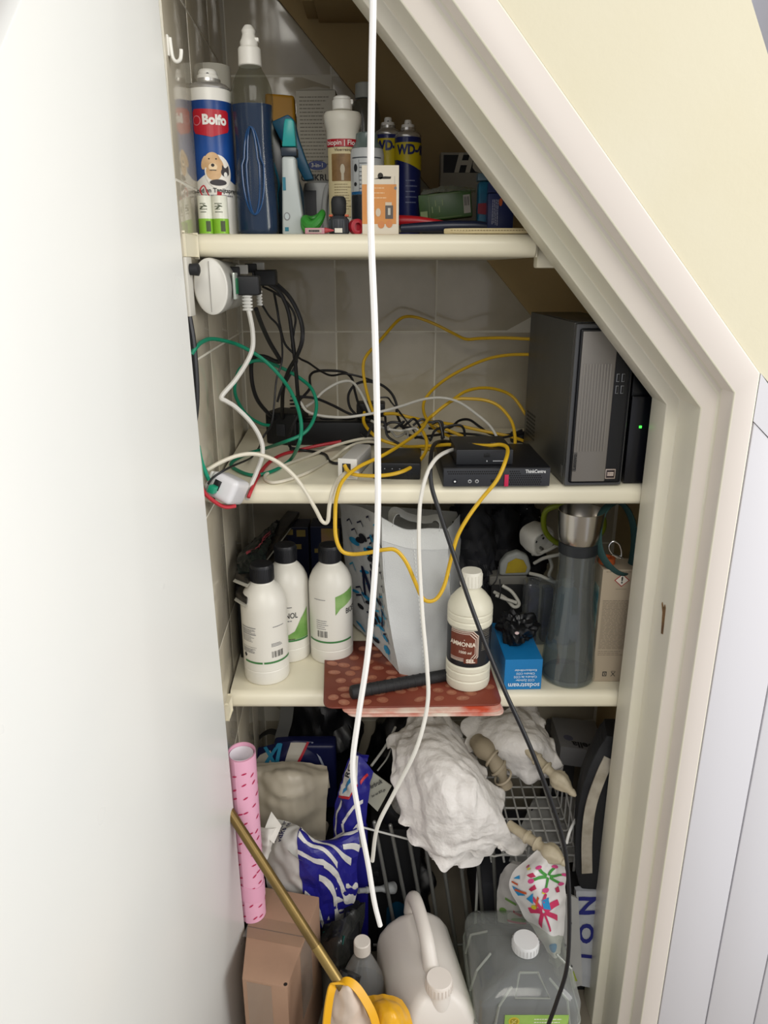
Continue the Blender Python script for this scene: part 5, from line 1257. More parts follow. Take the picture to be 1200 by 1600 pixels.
cols = ['#2E8FBE', '#1B1E3A', '#22232A', '#3AA0C4']
for ci in range(4):
    po = []
    for _ in range(16):
        u, v = r_.uniform(.1, .82), r_.uniform(.05, .95); kx, ky = r_.uniform(.05, .10), r_.uniform(.012, .028)
        if ci % 2 == 0: po.append(ell(u, v, kx, ky, 12, r_.uniform(-.3, .3)))
        else: po += [line2(u, v, u + kx, v + ky, .012), line2(u + kx, v + ky, u + kx * 1.6, v - ky, .012)]
    o = decal('print', po, mpS, M(cols[ci], .6), t, .0015 + ci * .0004, .05); o['kind'] = 'stuff'
text('N', .30, mpS, M('#1B1E3A', .6), t, .42, .44, .03, lift=.0034, sx=1.0, L=.05)
text('J', .26, mpS, M('#1B1E3A', .6), t, .74, .36, .02, lift=.0034, sx=1.0, L=.05)
o = decal('print', [line2(.60 + .10 * math.cos(a), .66 + .035 * math.sin(a), .60 + .10 * math.cos(a + 1.3), .66 + .035 * math.sin(a + 1.3), .02) for a in (0, 2.1, 4.2)], mpS, M('#22232A', .6), t, .0034, .05)
bkf = surf([[D0 + Vector((0, .02, 0)), E0], [D0t, E0t]], 1, 1); bm = B(); patch(bm, crumpled(bkf, .012, 14, 9), 20, 24, .001); obj('back_panel', bm, NW, t, ang=40)
rtf = surf([[C0, E0], [C0t, E0t]], 1, 1); bm = B(); patch(bm, crumpled(rtf, .012, 14, 4), 14, 24, .001); obj('right_panel', bm, NW, t, ang=40)
hnd = crom([P(x, y, Y) for x, y, Y in ((608, 825, 1.318), (618, 800, 1.35), (640, 808, 1.38), (662, 812, 1.38), (684, 812, 1.36), (690, 835, 1.325))], 7)
bm = B(); strap(bm, hnd, (0, 1, .3), .024, .0012); obj('handle', bm, NW, t, ang=50)

# things behind
t = thing('dark_carton', 'navy carton with a small yellow patch behind the middle white bottle', 'box', XZ(468, 1.56, Z3), 0); h_ = P(468, 824, 1.56).z - Z3
bm = B(); box(bm, -.027, .026, 0, .06, .0005, h_, .001); obj('carton', bm, M('#10142A', .4), t, smooth=False)
decal('print', [rect(.0, .020, h_ - .022, h_ - .006), rect(-.022, -.008, h_ - .018, h_ - .005), rect(-.022, .010, h_ - .052, h_ - .040)], flat((0, 0, 0)), M('#7A6A34', .5), t, .0004)
t = thing('navy_carton', 'navy carton with a larger yellow picture field behind the bottle beside the bag', 'box', XZ(512, 1.55, Z3), 0); h_ = P(512, 823, 1.55).z - Z3
bm = B(); box(bm, -.034, .033, 0, .06, .0005, h_, .001); obj('carton', bm, M('#0E1630', .4), t, smooth=False)
decal('picture', [rect(-.010, .030, h_ - .038, h_ - .004)], flat((0, 0, 0)), M('#8E7C22', .5, mott=('#8A6A52', 20)), t, .0004); decal('print', [rect(-.026, -.006, h_ - .062, h_ - .052)], flat((0, 0, 0)), M('#7A6A34', .5), t, .0004)
# dark box against the tiles with the patterned folders on it
t = thing('black_box', 'black box between the tiled wall and the white bottles', 'box', (XL(1.45) + .012, 1.33, Z3)); t.rotation_euler = (0, 0, .05)
bm = B(); box(bm, 0, .075, 0, .26, .0005, .158, .003); obj('box_body', bm, M('#0F1012', .6), t)
for j, (z, q_, lab) in enumerate(((.912, ((366, 938), (384, 950), (452, 848), (438, 828)), 'lower of two black patterned folders with white edges beside the tiles'), (.945, ((364, 909), (386, 918), (470, 806), (452, 800)), 'upper of two black patterned folders with white edges beside the tiles'))):
    t = thing('patterned_folder', lab, 'folder', (0, 0, 0), 0, 'black patterned folders')
    pts = [PZ(a, b_, z) for a, b_ in q_]
    for v in pts:
        lim = XL(v.y) + .004
        if v.x < lim: v.x = lim
        v.y = min(v.y, 1.66)
    bm = B(); hexa(bm, pts, [v + Vector((0, 0, .0012)) for v in pts]); obj('white_edge', bm, M('#B9B6AA', .5), t, smooth=False)
    c_ = sum(pts, Vector()) / 4; q2 = [c_ + (v - c_) * .955 + Vector((0, 0, .0014)) for v in pts]
    bm = B(); hexa(bm, q2, [v + Vector((0, 0, .012)) for v in q2], .003, 2); obj('patterned_cover', bm, M('#0E0F10', .35, mott=('#3A342C', 70)), t)
t = thing('black_patterned_pouch', 'shiny black pouch with tiny coloured pattern lying on the upper folder', 'pouch', (0, 0, 0))
fP = surf([[PZ(372, 895, .962), PZ(396, 893, .962), PZ(412, 886, .962)], [PZ(372, 868, .975), PZ(398, 862, .985), PZ(420, 852, .975)], [PZ(398, 842, .975), PZ(416, 832, .985), PZ(432, 822, .975)], [PZ(424, 822, .965), PZ(430, 815, .97), PZ(436, 812, .962)]], 1, 1)
fPc = lambda u, v: (lambda q: Vector((max(q.x, XL(q.y) + .008), min(q.y, 1.66), q.z)))(crumpled(fP, .018, 40, 8)(u, v))
bm = B(); patch(bm, fPc, 30, 40, .006); obj('pouch_body', bm, M('#0C0D0F', .25, mott=('#1C2420', 90)), t, ang=20)
decal('red_detail', [line2(.3, .3, .8, .55, .03), line2(.55, .5, .7, .62, .03)], patch_map(fPc, .001), M('#6E2A30', .5), t, .003, .05)

# heap at the back: dark cloths, socket, rounded device, pale strip
for j, (cx, cy_, Y, rad, lab, colr) in enumerate(((735, 872, 1.50, (.055, .05, .105), 'black cloth bundle filling the back beside the shopping bag', '#0E0F12'), (772, 850, 1.57, (.06, .045, .11), 'black crumpled fabric bag rising behind the ammonia bottle', '#111216'), (812, 858, 1.60, (.06, .04, .085), 'black polka dot cloth at the back behind the white socket', '#0E0F14'))):
    c = P(cx, cy_, Y); t = thing('dark_cloth', lab, 'cloth', (c.x, Y, Z3), 0, 'dark cloths at the back of the bottle shelf')
    bm = B(); blob(bm, (0, 0, c.z - Z3 - .02), (rad[0], rad[1], c.z - Z3 + .02), .028, 22, 11 + j, 5, base=.001)
    mm = M(colr, .7, mott=('#191A20', 20)); obj('cloth_folds', bm, mm, t, ang=25)
    if j == 2:
        mp = patch_map(lambda u, v: Vector((-.05 + .1 * u, -.046 + .01 * abs(u - .5), .02 + .14 * v)), 0)
        r_ = random.Random(2)
        bm = B()
        me_ = t.children[0].data
        for vtx in me_.vertices:
            if r_.random() < .03 and vtx.normal.y < -.2: 
                m_ = Matrix.Translation(vtx.co + vtx.normal * .0006); bmesh.ops.create_uvsphere(bm, u_segments=6, v_segments=4, radius=.0016, matrix=m_)
        o = obj('white_dots', bm, M('#B9BAC0', .6), t); o['kind'] = 'stuff'
# pale base box for the heap
c = P(800, 912, 1.42)
t = thing('pale_power_strip', 'pale grey power strip lying behind the ammonia bottle under the round yellow centred device', 'power strip', (c.x, 1.46, Z3), .04)
bm = B(); box(bm, -.045, .035, -.02, .02, c.z - Z3 - .012, c.z - Z3 + .008, .004, 3); obj('strip_body', bm, M('#6E6C66', .5), t)
bm = B(); box(bm, -.040, .030, -.016, .018, .0005, c.z - Z3 - .0125, .003); obj('strip_stand', bm, M('#1A1A1B', .6), t)
zt_ = c.z + .008
c = P(808, 881, 1.43)
t = thing('round_device', 'rounded grey-white device with a dull yellow centre, leaning under the white socket', 'device', (c.x, 1.45, zt_))
bm = B(); prism(bm, [(-.034, .001), (.028, .001), (.033, .018), (.024, .046), (.002, .056), (-.020, .048), (-.034, .028)], .022, Matrix.Translation((0, -.011, 0)) @ FRXZ); bmesh.ops.bevel(bm, geom=list(bm.edges), offset=.006, segments=3, profile=.5, affect='EDGES'); obj('device_body', bm, M('#8C8E8A', .5), t)
bm = B(); prism(bm, [(-.022, .008), (.020, .010), (.023, .022), (.014, .038), (-.002, .042), (-.018, .032)], .002, Matrix.Translation((0, -.0135, 0)) @ FRXZ); bmesh.ops.bevel(bm, geom=list(bm.edges), offset=.0006, segments=1, profile=.5, affect='EDGES'); obj('yellow_centre', bm, M('#A08A18', .5, mott=('#8A7614', 30)), t)
c = P(842, 843, 1.43)
t = thing('extension_socket', 'white rounded extension socket tilted on its cable beside the steel funnel', 'socket', c)
Rq = Matrix.Rotation(.5, 4, 'Z') @ Matrix.Rotation(-.25, 4, 'Y') @ Matrix.Rotation(PI / 2 + .15, 4, 'X')
bm = B(); lathe(bm, [(.016, -.036), (.026, -.03), (.029, -.012), (.029, .012), (.027, .016), (.0235, .0165), (.0225, .002), (.002, .002)], 40, mat=Rq, pw=3.2); obj('socket_body', bm, M('#C6C4BC', .35), t)
for s in (-1, 1): bm = B(); lathe(bm, [(.0026, 0), (.0026, .0012)], 14, c=(s * .0095, 0, .0022), mat=Rq); obj('pin_hole', bm, BLK, t)
for s in (-1, 1): bm = B(); box(bm, -.002, .002, s * .019 - .003, s * .019 + .003, .0022, .012, .0006, mat=Rq); obj('earth_clip', bm, M('#8A8A88', .3, metal=1), t)
for j, (pts, lab) in enumerate(((((832, 866, 1.44), (850, 862, 1.42), (872, 852, 1.42), (900, 845, 1.44), (915, 855, 1.46)), 'upper white cord leaving the extension socket'), (((835, 880, 1.44), (850, 872, 1.42), (875, 866, 1.41), (905, 858, 1.43), (915, 875, 1.46)), 'second white cord running under the extension socket'), (((828, 896, 1.43), (845, 900, 1.41), (865, 909, 1.40), (885, 905, 1.42)), 'short white cord passing behind the clear case'), (((772, 925, 1.42), (790, 935, 1.40), (803, 948, 1.385), (811, 943, 1.39), (800, 925, 1.41), (785, 915, 1.42)), 'white cord folded in a knot above the blue carton'), (((858, 870, 1.45), (862, 885, 1.45), (858, 900, 1.45), (868, 915, 1.45)), 'white cord dropping behind the carafe'), (((775, 930, 1.40), (790, 936, 1.39), (808, 942, 1.38)), 'shortest white cord beside the ammonia cap'))):
    cable(lab, '#B5B3AA', .0033, list(pts), group='white cords at the back of the bottle shelf')
for j, (pts, lab) in enumerate(((((779, 885, 1.40), (776, 905, 1.39), (768, 915, 1.38), (762, 910, 1.38)), 'thin black wire hooked before the pale strip'), (((781, 905, 1.40), (782, 925, 1.39), (780, 935, 1.39)), 'thin black wire end hanging over the pale strip'))):
    cable(lab, KB, .0012, list(pts), group='thin black wires above the ammonia cap')
# ================================================================== BOTTOM OF THE CLOSET
# cardboard box
zt_ = .30
q = [PZ(449, 1543, zt_), PZ(499, 1401, zt_), PZ(393, 1382, zt_), PZ(378, 1529, zt_)]
for v in q: v.x = max(v.x, XL(max(v.y, 1.1)) + .004) if v.y > 1.09 else max(v.x, -.268)
t = thing('cardboard_box', 'taped brown cardboard box standing at the foot of the open door', 'box', (0, 0, 0))
CB = M('#A08069', .8, bump=(90, .15), mott=('#997A64', 8))
bm = B(); hexa(bm, [Vector((v.x, v.y, .001)) for v in q], q, .003, 2); obj('carton', bm, CB, t)
mdA, mdB = q[0].lerp(q[3], .5), q[1].lerp(q[2], .5)
up = Vector((0, 0, 1)); 
def top_strip(a, b_, w_, h, mat, nm):
    d = (b_ - a).normalized(); s = Vector((-d.y, d.x, 0)) * w_ / 2
    bm = B(); hexa(bm, [a + s, a - s, b_ - s, b_ + s], [v + up * h for v in (a + s, a - s, b_ - s, b_ + s)]); return obj(nm, bm, mat, t, smooth=False)
e0, e1 = q[0].lerp(q[1], .52), q[3].lerp(q[2], .52)
top_strip(e0, e1, .0012, .0006, M('#4A3626', .9), 'flap_joint')
top_strip(e0 + up * .0007, e1 + up * .0007, .048, .0003, glassy('#F6F0E6', .12, .93, .2), 'packing_tape')
d = (q[3] - q[0]).normalized(); nrm = Vector((-d.y, d.x, 0)); 
fc = q[0].lerp(q[3], .55)
if nrm.y > 0: nrm = -nrm
bm = B(); a, b_ = q[0].lerp(q[3], .35) + nrm * .0006, q[0].lerp(q[3], .9) + nrm * .0006
hexa(bm, [a - up * .2, b_ - up * .2, b_ - up * .2 + nrm * .0004, a - up * .2 + nrm * .0004], [a - up * .004, b_ - up * .004, b_ - up * .004 + nrm * .0004, a - up * .004 + nrm * .0004]); obj('packing_tape', bm, glassy('#F6F2EA', .12, .90, .2), t, smooth=False)
dr = (q[1] - q[0]).normalized(); nr = Vector((dr.y, -dr.x, 0))
if nr.x < 0: nr = -nr
a, b_ = q[0].lerp(q[1], .35) + nr * .0006, q[0].lerp(q[1], .68) + nr * .0006
bm = B(); hexa(bm, [a - up * .17, b_ - up * .17, b_ - up * .17 + nr * .0004, a - up * .17 + nr * .0004], [a - up * .003, b_ - up * .003, b_ - up * .003 + nr * .0004, a - up * .003 + nr * .0004]); obj('packing_tape', bm, glassy('#F6F2EA', .1, .90, .25), t, smooth=False)
bm = B(); blob(bm, q[0] + Vector((-.004, .006, .0003)), (.0035, .0035, .0008), 0, 1, 0, 2); obj('corner_hole', bm, M('#1A120C', .9), t)

# gift wrap roll on the back corner of the box
x, y = -.2570, 1.128
t = thing('gift_wrap_roll', 'upright pink gift wrap roll with small red dashes between door and white packet', 'gift wrap', (x, y, zt_))
Hr = .672 - zt_; R_ = .0262
PK = M('#DFA6BE', .4)
bm = B(); n = 90; A, C = [], []
for i in range(n + 1):
    a = -1.9 + i / n * 2 * PI * 2.2; rr = R_ - .0035 * i / n
    for lst, z in ((A, .001), (C, Hr + .003 * math.sin(a))):
        lst.append((bm.verts.new((rr * math.cos(a), rr * math.sin(a), z)), bm.verts.new(((rr - .0005) * math.cos(a), (rr - .0005) * math.sin(a), z))))
for i in range(n):
    bm.faces.new((A[i][0], A[i + 1][0], C[i + 1][0], C[i][0])); bm.faces.new((A[i + 1][1], A[i][1], C[i][1], C[i + 1][1]))
    bm.faces.new((C[i][0], C[i + 1][0], C[i + 1][1], C[i][1])); bm.faces.new((A[i + 1][0], A[i][0], A[i][1], A[i + 1][1]))
bm.faces.new((A[0][0], C[0][0], C[0][1], A[0][1])); bm.faces.new((A[n][0], A[n][1], C[n][1], C[n][0]))
obj('paper_sheet', bm, PK, t, ang=60)
bm = B(); lathe(bm, [(R_ - .0045, .002), (R_ - .0048, Hr - .003), (R_ - .0052, Hr - .003), (R_ - .0052, .002)], 40, caps=False); obj('inner_side', bm, M('#E3DCE2', .5), t)
r_ = random.Random(12); po = []
for i in range(84):
    u, v = -.045 + .018 * (i % 6) + r_.uniform(-.006, .006), .012 + (i // 6) * (Hr - .02) / 14 + r_.uniform(-.007, .007); po.append(ell(u, v, .0050, .0017, 10, r_.uniform(.1, .7)))
o = decal('red_dashes', po, cyl(R_ + .0002), M('#B02050', .45), t, .0003, .004); o['kind'] = 'stuff'
bm = B(); wrap(bm, R_ + .0004, -1.2, 1.6, .05, .085, wave=lambda s, k: .004 * math.sin(s * 6), t=.0006); obj('torn_edge', bm, M('#DBA0B9', .4), t)

# brass rod leaning across the box
A_, B_ = P(353, 1259, 1.100), P(537, 1546, .955)
t = thing('brass_rod', 'dull brass rod leaning diagonally across the cardboard box into the yellow bag', 'rod', (0, 0, 0))
bm = B(); tube(bm, [A_, B_], .0088, 28); obj('rod_body', bm, M('#796436', .38, metal=.6, mott=('#6A5630', 18)), t)
dd = (B_ - A_).normalized()
bm = B(); tube(bm, [B_ - dd * .085, B_ - dd * .012], .0093, 28); obj('sleeve', bm, M('#8A7442', .35, metal=.6), t)

# black crate that carries the packets
t = thing('black_crate', 'black storage crate hidden behind the cardboard box and under the packets', 'crate', (-.135, 1.42, 0))
bm = B(); box(bm, -.135, .12, -.12, .1, .0005, .235, .006, 3); obj('crate_body', bm, M('#0F1013', .5), t)
bm = B(); box(bm, -.139, .124, -.124, .104, .222, .237, .003); obj('rim', bm, M('#0F1013', .5), t)
# black bin bags in the dark rear
for j, (x, y, h_, rx, ry, lab) in enumerate(((.055, 1.57, .50, .10, .085, 'tall black bin bag at the back behind the crumpled white paper'), (-.16, 1.605, .58, .10, .055, 'black bin bag against the rear tiles behind the patterned shopping bag'), (.06, 1.42, .16, .05, .09, 'small black bin bag behind the white jerrycan'))):
    t = thing('bin_bag', lab, 'bin bag', (x, y, 0), 0, 'black bin bags')
    bm = B(); blob(bm, (0, 0, h_ * .5), (rx, ry, h_ * .5), .035, 12, 30 + j, 5, base=.001); obj('bag_film', bm, M('#0B0C0F', .4, bump=(40, .3)), t, ang=25)

# patterned bag with grey handle, packet
t = thing('patterned_bag', 'shopping bag with colourful stripes and grey strap handle behind the pale packet', 'bag', (0, 0, 0))
fB = surf([[P(392, 1215, 1.50), P(450, 1215, 1.49), P(512, 1215, 1.50)], [P(396, 1190, 1.50), P(452, 1186, 1.475), P(512, 1190, 1.50)], [P(404, 1168, 1.52), P(455, 1158, 1.50), P(508, 1160, 1.52)]], 1, 1)
fBc = crumpled(fB, .006, 20, 3)
bm = B(); patch(bm, fBc, 40, 20, .03); obj('bag_body', bm, M('#171C48', .4), t, ang=30)
bm = B(); hexa(bm, [Vector((P(395, 0, 1.5).x * 0 - .265, 1.495, .236)), Vector((-.115, 1.495, .236)), Vector((-.115, 1.55, .236)), Vector((-.265, 1.55, .236))], [Vector((-.265, 1.495, .42)), Vector((-.115, 1.495, .42)), Vector((-.115, 1.54, .42)), Vector((-.265, 1.54, .42))], .01, 3); obj('bag_bulk', bm, M('#171C48', .4), t)
mp = patch_map(fBc, .0)
for cc, pol in (('#BDB8AC', [[(.0, .35), (.12, .15), (.30, .5), (.22, .8), (.08, .7)], [(.42, .2), (.60, .2), (.72, .95), (.50, .95)]]), ('#2E8CB4', [line2(.20, .45, .34, .98, .06), line2(.34, .2, .36, .95, .05), line2(.12, .95, .30, .45, .05)]), ('#6E4E86', [line2(.02, .45, .14, .30, .07)]), ('#B02030', [line2(.55, .15, .74, .98, .035)]), ('#9FA6B8', [line2(.80, .98, .96, .3, .03), line2(.88, .98, 1.0, .6, .02)]), ('#141840', [line2(.25, .1, .48, .98, .025)])):
    decal('print', pol, mp, M(cc, .5), t, .0015 + .0002 * len(cc) + random.random() * .001, .06)
hp = crom([P(437, 1170, 1.53), P(440, 1150, 1.53), P(446, 1128, 1.52), P(449, 1104, 1.515)], 6)
bm = B(); strap(bm, hp, (1, .1, .15), .031, .0018); obj('strap_handle', bm, M('#5C5C58', .7), t)
hp = crom([P(402, 1175, 1.55), P(404, 1155, 1.56), P(420, 1143, 1.56), P(436, 1146, 1.55)], 6)
bm = B(); strap(bm, hp, (0, 1, 0), .02, .0016); obj('strap_handle', bm, M('#2A2A28', .7), t)
t = thing('pale_packet', 'puffy off-white plastic packet behind the blue and white bag', 'packet', (0, 0, 0))
fK = surf([[PZ(394, 1322, .2385), PZ(450, 1326, .2385), PZ(508, 1326, .2385)], [P(396, 1262, 1.375), P(452, 1264, 1.345), P(510, 1264, 1.375)], [P(397, 1212, 1.39), P(452, 1214, 1.365), P(513, 1216, 1.39)], [P(398, 1193, 1.43), P(450, 1190, 1.425), P(511, 1196, 1.43)]], 1, 1)
bm = B(); patch(bm, crumpled(fK, .017, 18, 8), 44, 44, .040); obj('packet_film', bm, M('#C4BBA9', .35, bump=(30, .2)), t, ang=28)

# white paper scraps + blue and white plastic bag with lettering
t = thing('blue_white_bag', 'crumpled white plastic bag with blue wavy bands, lettering on its pale side', 'bag', (0, 0, 0))
fW = surf([[P(420, 1392, 1.225), P(470, 1412, 1.20), P(505, 1452, 1.21), P(524, 1452, 1.235)],
           [P(414, 1362, 1.225), P(465, 1372, 1.185), P(515, 1385, 1.185), P(556, 1400, 1.225)],
           [P(412, 1330, 1.235), P(462, 1332, 1.195), P(515, 1335, 1.190), P(558, 1345, 1.225)],
           [P(418, 1300, 1.25), P(462, 1302, 1.215), P(510, 1316, 1.215), P(560, 1305, 1.24)],
           [P(432, 1281, 1.275), P(465, 1290, 1.255), P(505, 1312, 1.25), P(556, 1290, 1.26)]], 1, 1)
fWc = crumpled(fW, .022, 17, 5)
WB_ = M('#C4C3BE', .35, bump=(35, .15)); BL = M('#1E1C78', .38, bump=(35, .15))
bm = B(); patch(bm, fWc, 60, 60, .045); obj('bag_film', bm, WB_, t, ang=28)
mpW = patch_map(fWc, .0)
decal('blue_field', [[(.40, .0), (.70, .0), (1.0, .0), (1.0, .98), (.78, .86), (.60, .84), (.37, .93), (.36, .62), (.36, .30)]], mpW, BL, t, .0014, .03)
def ribbon(pts, w_):
    up_ = [(a, b_ + w_ / 2) for a, b_ in pts]; dn_ = [(a, b_ - w_ / 2) for a, b_ in pts][::-1]
    return up_ + dn_
def smooth2(pts): return [(v.x, v.y) for v in crom([(a, b_, 0) for a, b_ in pts], 5)]
for pts, w_ in (([(.37, .88), (.50, .74), (.64, .66), (.80, .52), (.92, .48)], .065), ([(.37, .72), (.48, .60), (.60, .56), (.74, .42)], .055), ([(.82, .62), (.92, .64), (1.0, .62)], .07),
                ([(.80, .84), (.90, .80), (1.0, .83)], .06), ([(.36, .52), (.50, .44), (.60, .43)], .05), ([(.60, .42), (.74, .34), (.88, .22), (1.0, .24)], .065), ([(.55, .30), (.70, .24), (.84, .10), (1.0, .11)], .055), ([(.40, .14), (.54, .10), (.66, .02)], .05)):
    q = smooth2(pts)
    for a, b_ in zip(q[:-1], q[1:]): pass
    bmp = ribbon(q, w_); decal('white_wave', [bmp], mpW, WB_, t, .0026, .03)
text('Ik ben er', .085, mpW, M('#1A1A4A', .5), t, .13, .80, .012, rot=1.45, sx=1.2, lift=.0018, L=.03)
text('vaker te', .085, mpW, M('#1A1A4A', .5), t, .20, .79, .012, rot=1.45, sx=1.2, lift=.0018, L=.03)
# loose paper flaps at its left
t = thing('paper_scrap', 'folded white paper scrap wedged between the pink roll and the blue banded bag', 'paper', (0, 0, 0))
fQ = surf([[P(402, 1352, 1.20), P(415, 1345, 1.20), P(424, 1330, 1.215)], [P(400, 1320, 1.20), P(418, 1318, 1.19), P(428, 1310, 1.21)], [P(399, 1290, 1.22), P(420, 1295, 1.20), P(437, 1292, 1.22)]], 1, 1)
bm = B(); patch(bm, crumpled(fQ, .008, 30, 4), 24, 30, .0012); obj('paper_sheet', bm, M('#D5D2CA', .6), t, ang=20)
fQ = surf([[P(410, 1303, 1.20), P(428, 1318, 1.19)], [P(424, 1268, 1.235), P(440, 1290, 1.215)]], 1, 1)
bm = B(); patch(bm, crumpled(fQ, .006, 30, 6), 16, 20, .0012); obj('paper_flap', bm, M('#D8D5CD', .6), t, ang=20)

# upright blue bag with red and blue lettering
t = thing('tall_blue_bag', 'narrow upright blue plastic bag with white curves rising behind the hanging cable', 'bag', (0, 0, 0))
fU = surf([[P(522, 1320, 1.27), P(545, 1322, 1.25), P(568, 1318, 1.27)], [P(522, 1275, 1.28), P(545, 1272, 1.25), P(574, 1265, 1.27)], [P(530, 1230, 1.29), P(552, 1225, 1.265), P(578, 1228, 1.28)], [P(545, 1184, 1.31), P(560, 1180, 1.30), P(584, 1206, 1.30)]], 1, 1)
fUc = crumpled(fU, .014, 24, 7)
bm = B(); patch(bm, fUc, 34, 50, .035); obj('bag_film', bm, BL, t, ang=28)
mpU = patch_map(fUc, .0)
decal('white_field', [[(.05, .55), (.45, .50), (.62, .66), (.50, .99), (.12, .98)]], mpU, M('#C9C7C4', .4), t, .0010, .05)
decal('red_edge', [line2(.05, .56, .45, .51, .03), line2(.45, .51, .62, .66, .03), line2(.70, .68, .88, .86, .05)], mpU, M('#B0222E', .4), t, .0014, .05)
text('RG', .26, mpU, M('#1A1A2A', .5), t, .28, .82, .02, rot=1.35, sx=.42, lift=.0018, L=.03)
decal('print', [line2(.2, .60, .45, .74, .07)], mpU, M('#2A78A8', .4), t, .0017, .05)
decal('white_curves', [line2(.10, .05, .12, .30, .06), line2(.12, .30, .22, .50, .06), line2(.36, .05, .34, .25, .06), line2(.34, .25, .60, .40, .05), line2(.60, .40, .85, .45, .05), line2(.60, .10, .8, .2, .09)], mpU, M('#C9C7C4', .4), t, .0014, .05)
bm = B(); box(bm, -.066, -.035, 1.285, 1.31, .001, .36, .006); obj('bag_bulk', bm, BL, t)

# clear document sleeve with lettering and black tape rolls
t = thing('lettered_sleeve', 'clear plastic sleeve with small black lettering beside the black tape rolls', 'plastic sleeve', (0, 0, 0))
fE = surf([[P(566, 1245, 1.30), P(590, 1268, 1.29)], [P(580, 1205, 1.31), P(612, 1228, 1.30)]], 1, 1)
bm = B(); patch(bm, crumpled(fE, .004, 20, 7), 16, 16, .002); obj('sleeve_film', bm, M('#A9A99C', .3), t, ang=30)
mpE = patch_map(fE, .002)
text('Herbruik', .22, mpE, INK, t, .35, .72, .015, rot=.9, sx=.8, lift=.003); text('ben van 80% ge', .13, mpE, INK, t, .62, .55, .01, rot=.9, sx=.8, lift=.003)
t = thing('tape_roll', 'thick black tape roll lying tilted beside the crumpled white paper', 'tape roll', P(622, 1258, 1.33))
m_ = Matrix.Rotation(.5, 4, 'X') @ Matrix.Rotation(.5, 4, 'Y')
bm = B(); lathe(bm, [(.030, -.02), (.042, -.02), (.043, -.018), (.043, .018), (.042, .02), (.030, .02), (.030, -.02)], 44, caps=False, mat=m_); obj('tape_layers', bm, M('#0F1012', .4), t)
for k in range(3): bm = B(); lathe(bm, [(.033 + k * .003, .0202), (.0336 + k * .003, .0208), (.034 + k * .003, .0202)], 44, caps=False, mat=m_); obj('layer_edge', bm, M('#26282B', .3), t)
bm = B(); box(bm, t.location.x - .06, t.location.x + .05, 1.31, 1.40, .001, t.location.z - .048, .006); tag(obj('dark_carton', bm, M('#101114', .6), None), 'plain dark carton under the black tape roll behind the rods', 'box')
for j, (a, b_) in enumerate((((618, 1136, 1.42), (580, 1197, 1.33)), ((612, 1168, 1.40), (590, 1204, 1.33)))):
    cable(['longer', 'shorter'][j] + ' pale stiff wire standing up beside the crumpled white paper', '#A9A9A4', .0026 - j * .001, [a, ((a[0] + b_[0]) / 2 + 3, (a[1] + b_[1]) / 2, (a[2] + b_[2]) / 2), b_], name='stiff_wire', cat='wire', group='stiff wires')

# crumpled white paper 1 & 2
t = thing('crumpled_paper', 'large crumpled white tissue paper heaped on the grey rod rack', 'paper', (0, 0, 0))
fC = surf([[P(638, 1305, 1.235), P(690, 1352, 1.20), P(745, 1335, 1.20), P(830, 1338, 1.22)],
           [P(632, 1290, 1.235), P(692, 1312, 1.185), P(750, 1305, 1.185), P(828, 1318, 1.22)],
           [P(625, 1245, 1.26), P(690, 1255, 1.18), P(750, 1255, 1.185), P(802, 1290, 1.23)],
           [P(612, 1200, 1.30), P(680, 1205, 1.22), P(735, 1205, 1.23), P(775, 1235, 1.27)],
           [P(606, 1165, 1.36), P(662, 1158, 1.30), P(712, 1162, 1.31), P(748, 1190, 1.33)],
           [P(632, 1132, 1.42), P(660, 1112, 1.42), P(695, 1122, 1.42), P(722, 1160, 1.42)]], 1, 1)
def wav(f, amp, fr, sd):
    def g(u, v):
        p = f(u, v); e = min(u, 1 - u, v, 1 - v); k = max(0, 1 - e / .12)
        q_ = p * fr; return p + Vector((noise.noise(q_ + Vector((sd, 0, 0))), noise.noise(q_ + Vector((0, sd, 0))), noise.noise(q_ + Vector((0, 0, sd))))) * amp * k
    return g
TP = M('#E6E2DD', .75, sss=.15, bump=(38, .8, .008))
bm = B(); patch(bm, crumpled(wav(fC, .03, 25, 3.3), .024, 19, 21), 130, 140, .0012); obj('paper_sheet', bm, TP, t, ang=16)
fC2 = surf([[P(672, 1328, 1.245), P(690, 1358, 1.215), P(762, 1338, 1.22)], [P(680, 1290, 1.25), P(720, 1295, 1.215), P(772, 1300, 1.22)]], 1, 1)
bm = B(); patch(bm, crumpled(wav(fC2, .02, 30, 5), .024, 26, 12), 40, 30, .001); obj('paper_flap', bm, TP, t, ang=16)
bm = B(); blob(bm, (.10, 1.37, .36), (.085, .07, .11), .03, 14, 9, 5); obj('paper_stuffing', bm, TP, t, ang=18)
t = thing('crumpled_paper', 'smaller crumpled white paper wrapped around the cream finials under the shelf', 'paper', (0, 0, 0))
fD = surf([[P(738, 1178, 1.36), P(778, 1202, 1.33), P(830, 1222, 1.32), P(878, 1212, 1.34)],
           [P(728, 1155, 1.38), P(780, 1165, 1.33), P(835, 1165, 1.31), P(880, 1185, 1.34)],
           [P(738, 1128, 1.42), P(785, 1128, 1.38), P(830, 1130, 1.38), P(862, 1150, 1.40)],
           [P(762, 1110, 1.46), P(795, 1104, 1.45), P(830, 1106, 1.45), P(850, 1122, 1.45)]], 1, 1)
bm = B(); patch(bm, crumpled(wav(fD, .03, 25, 1.3), .024, 21, 33), 90, 80, .0012); obj('paper_sheet', bm, TP, t, ang=16)

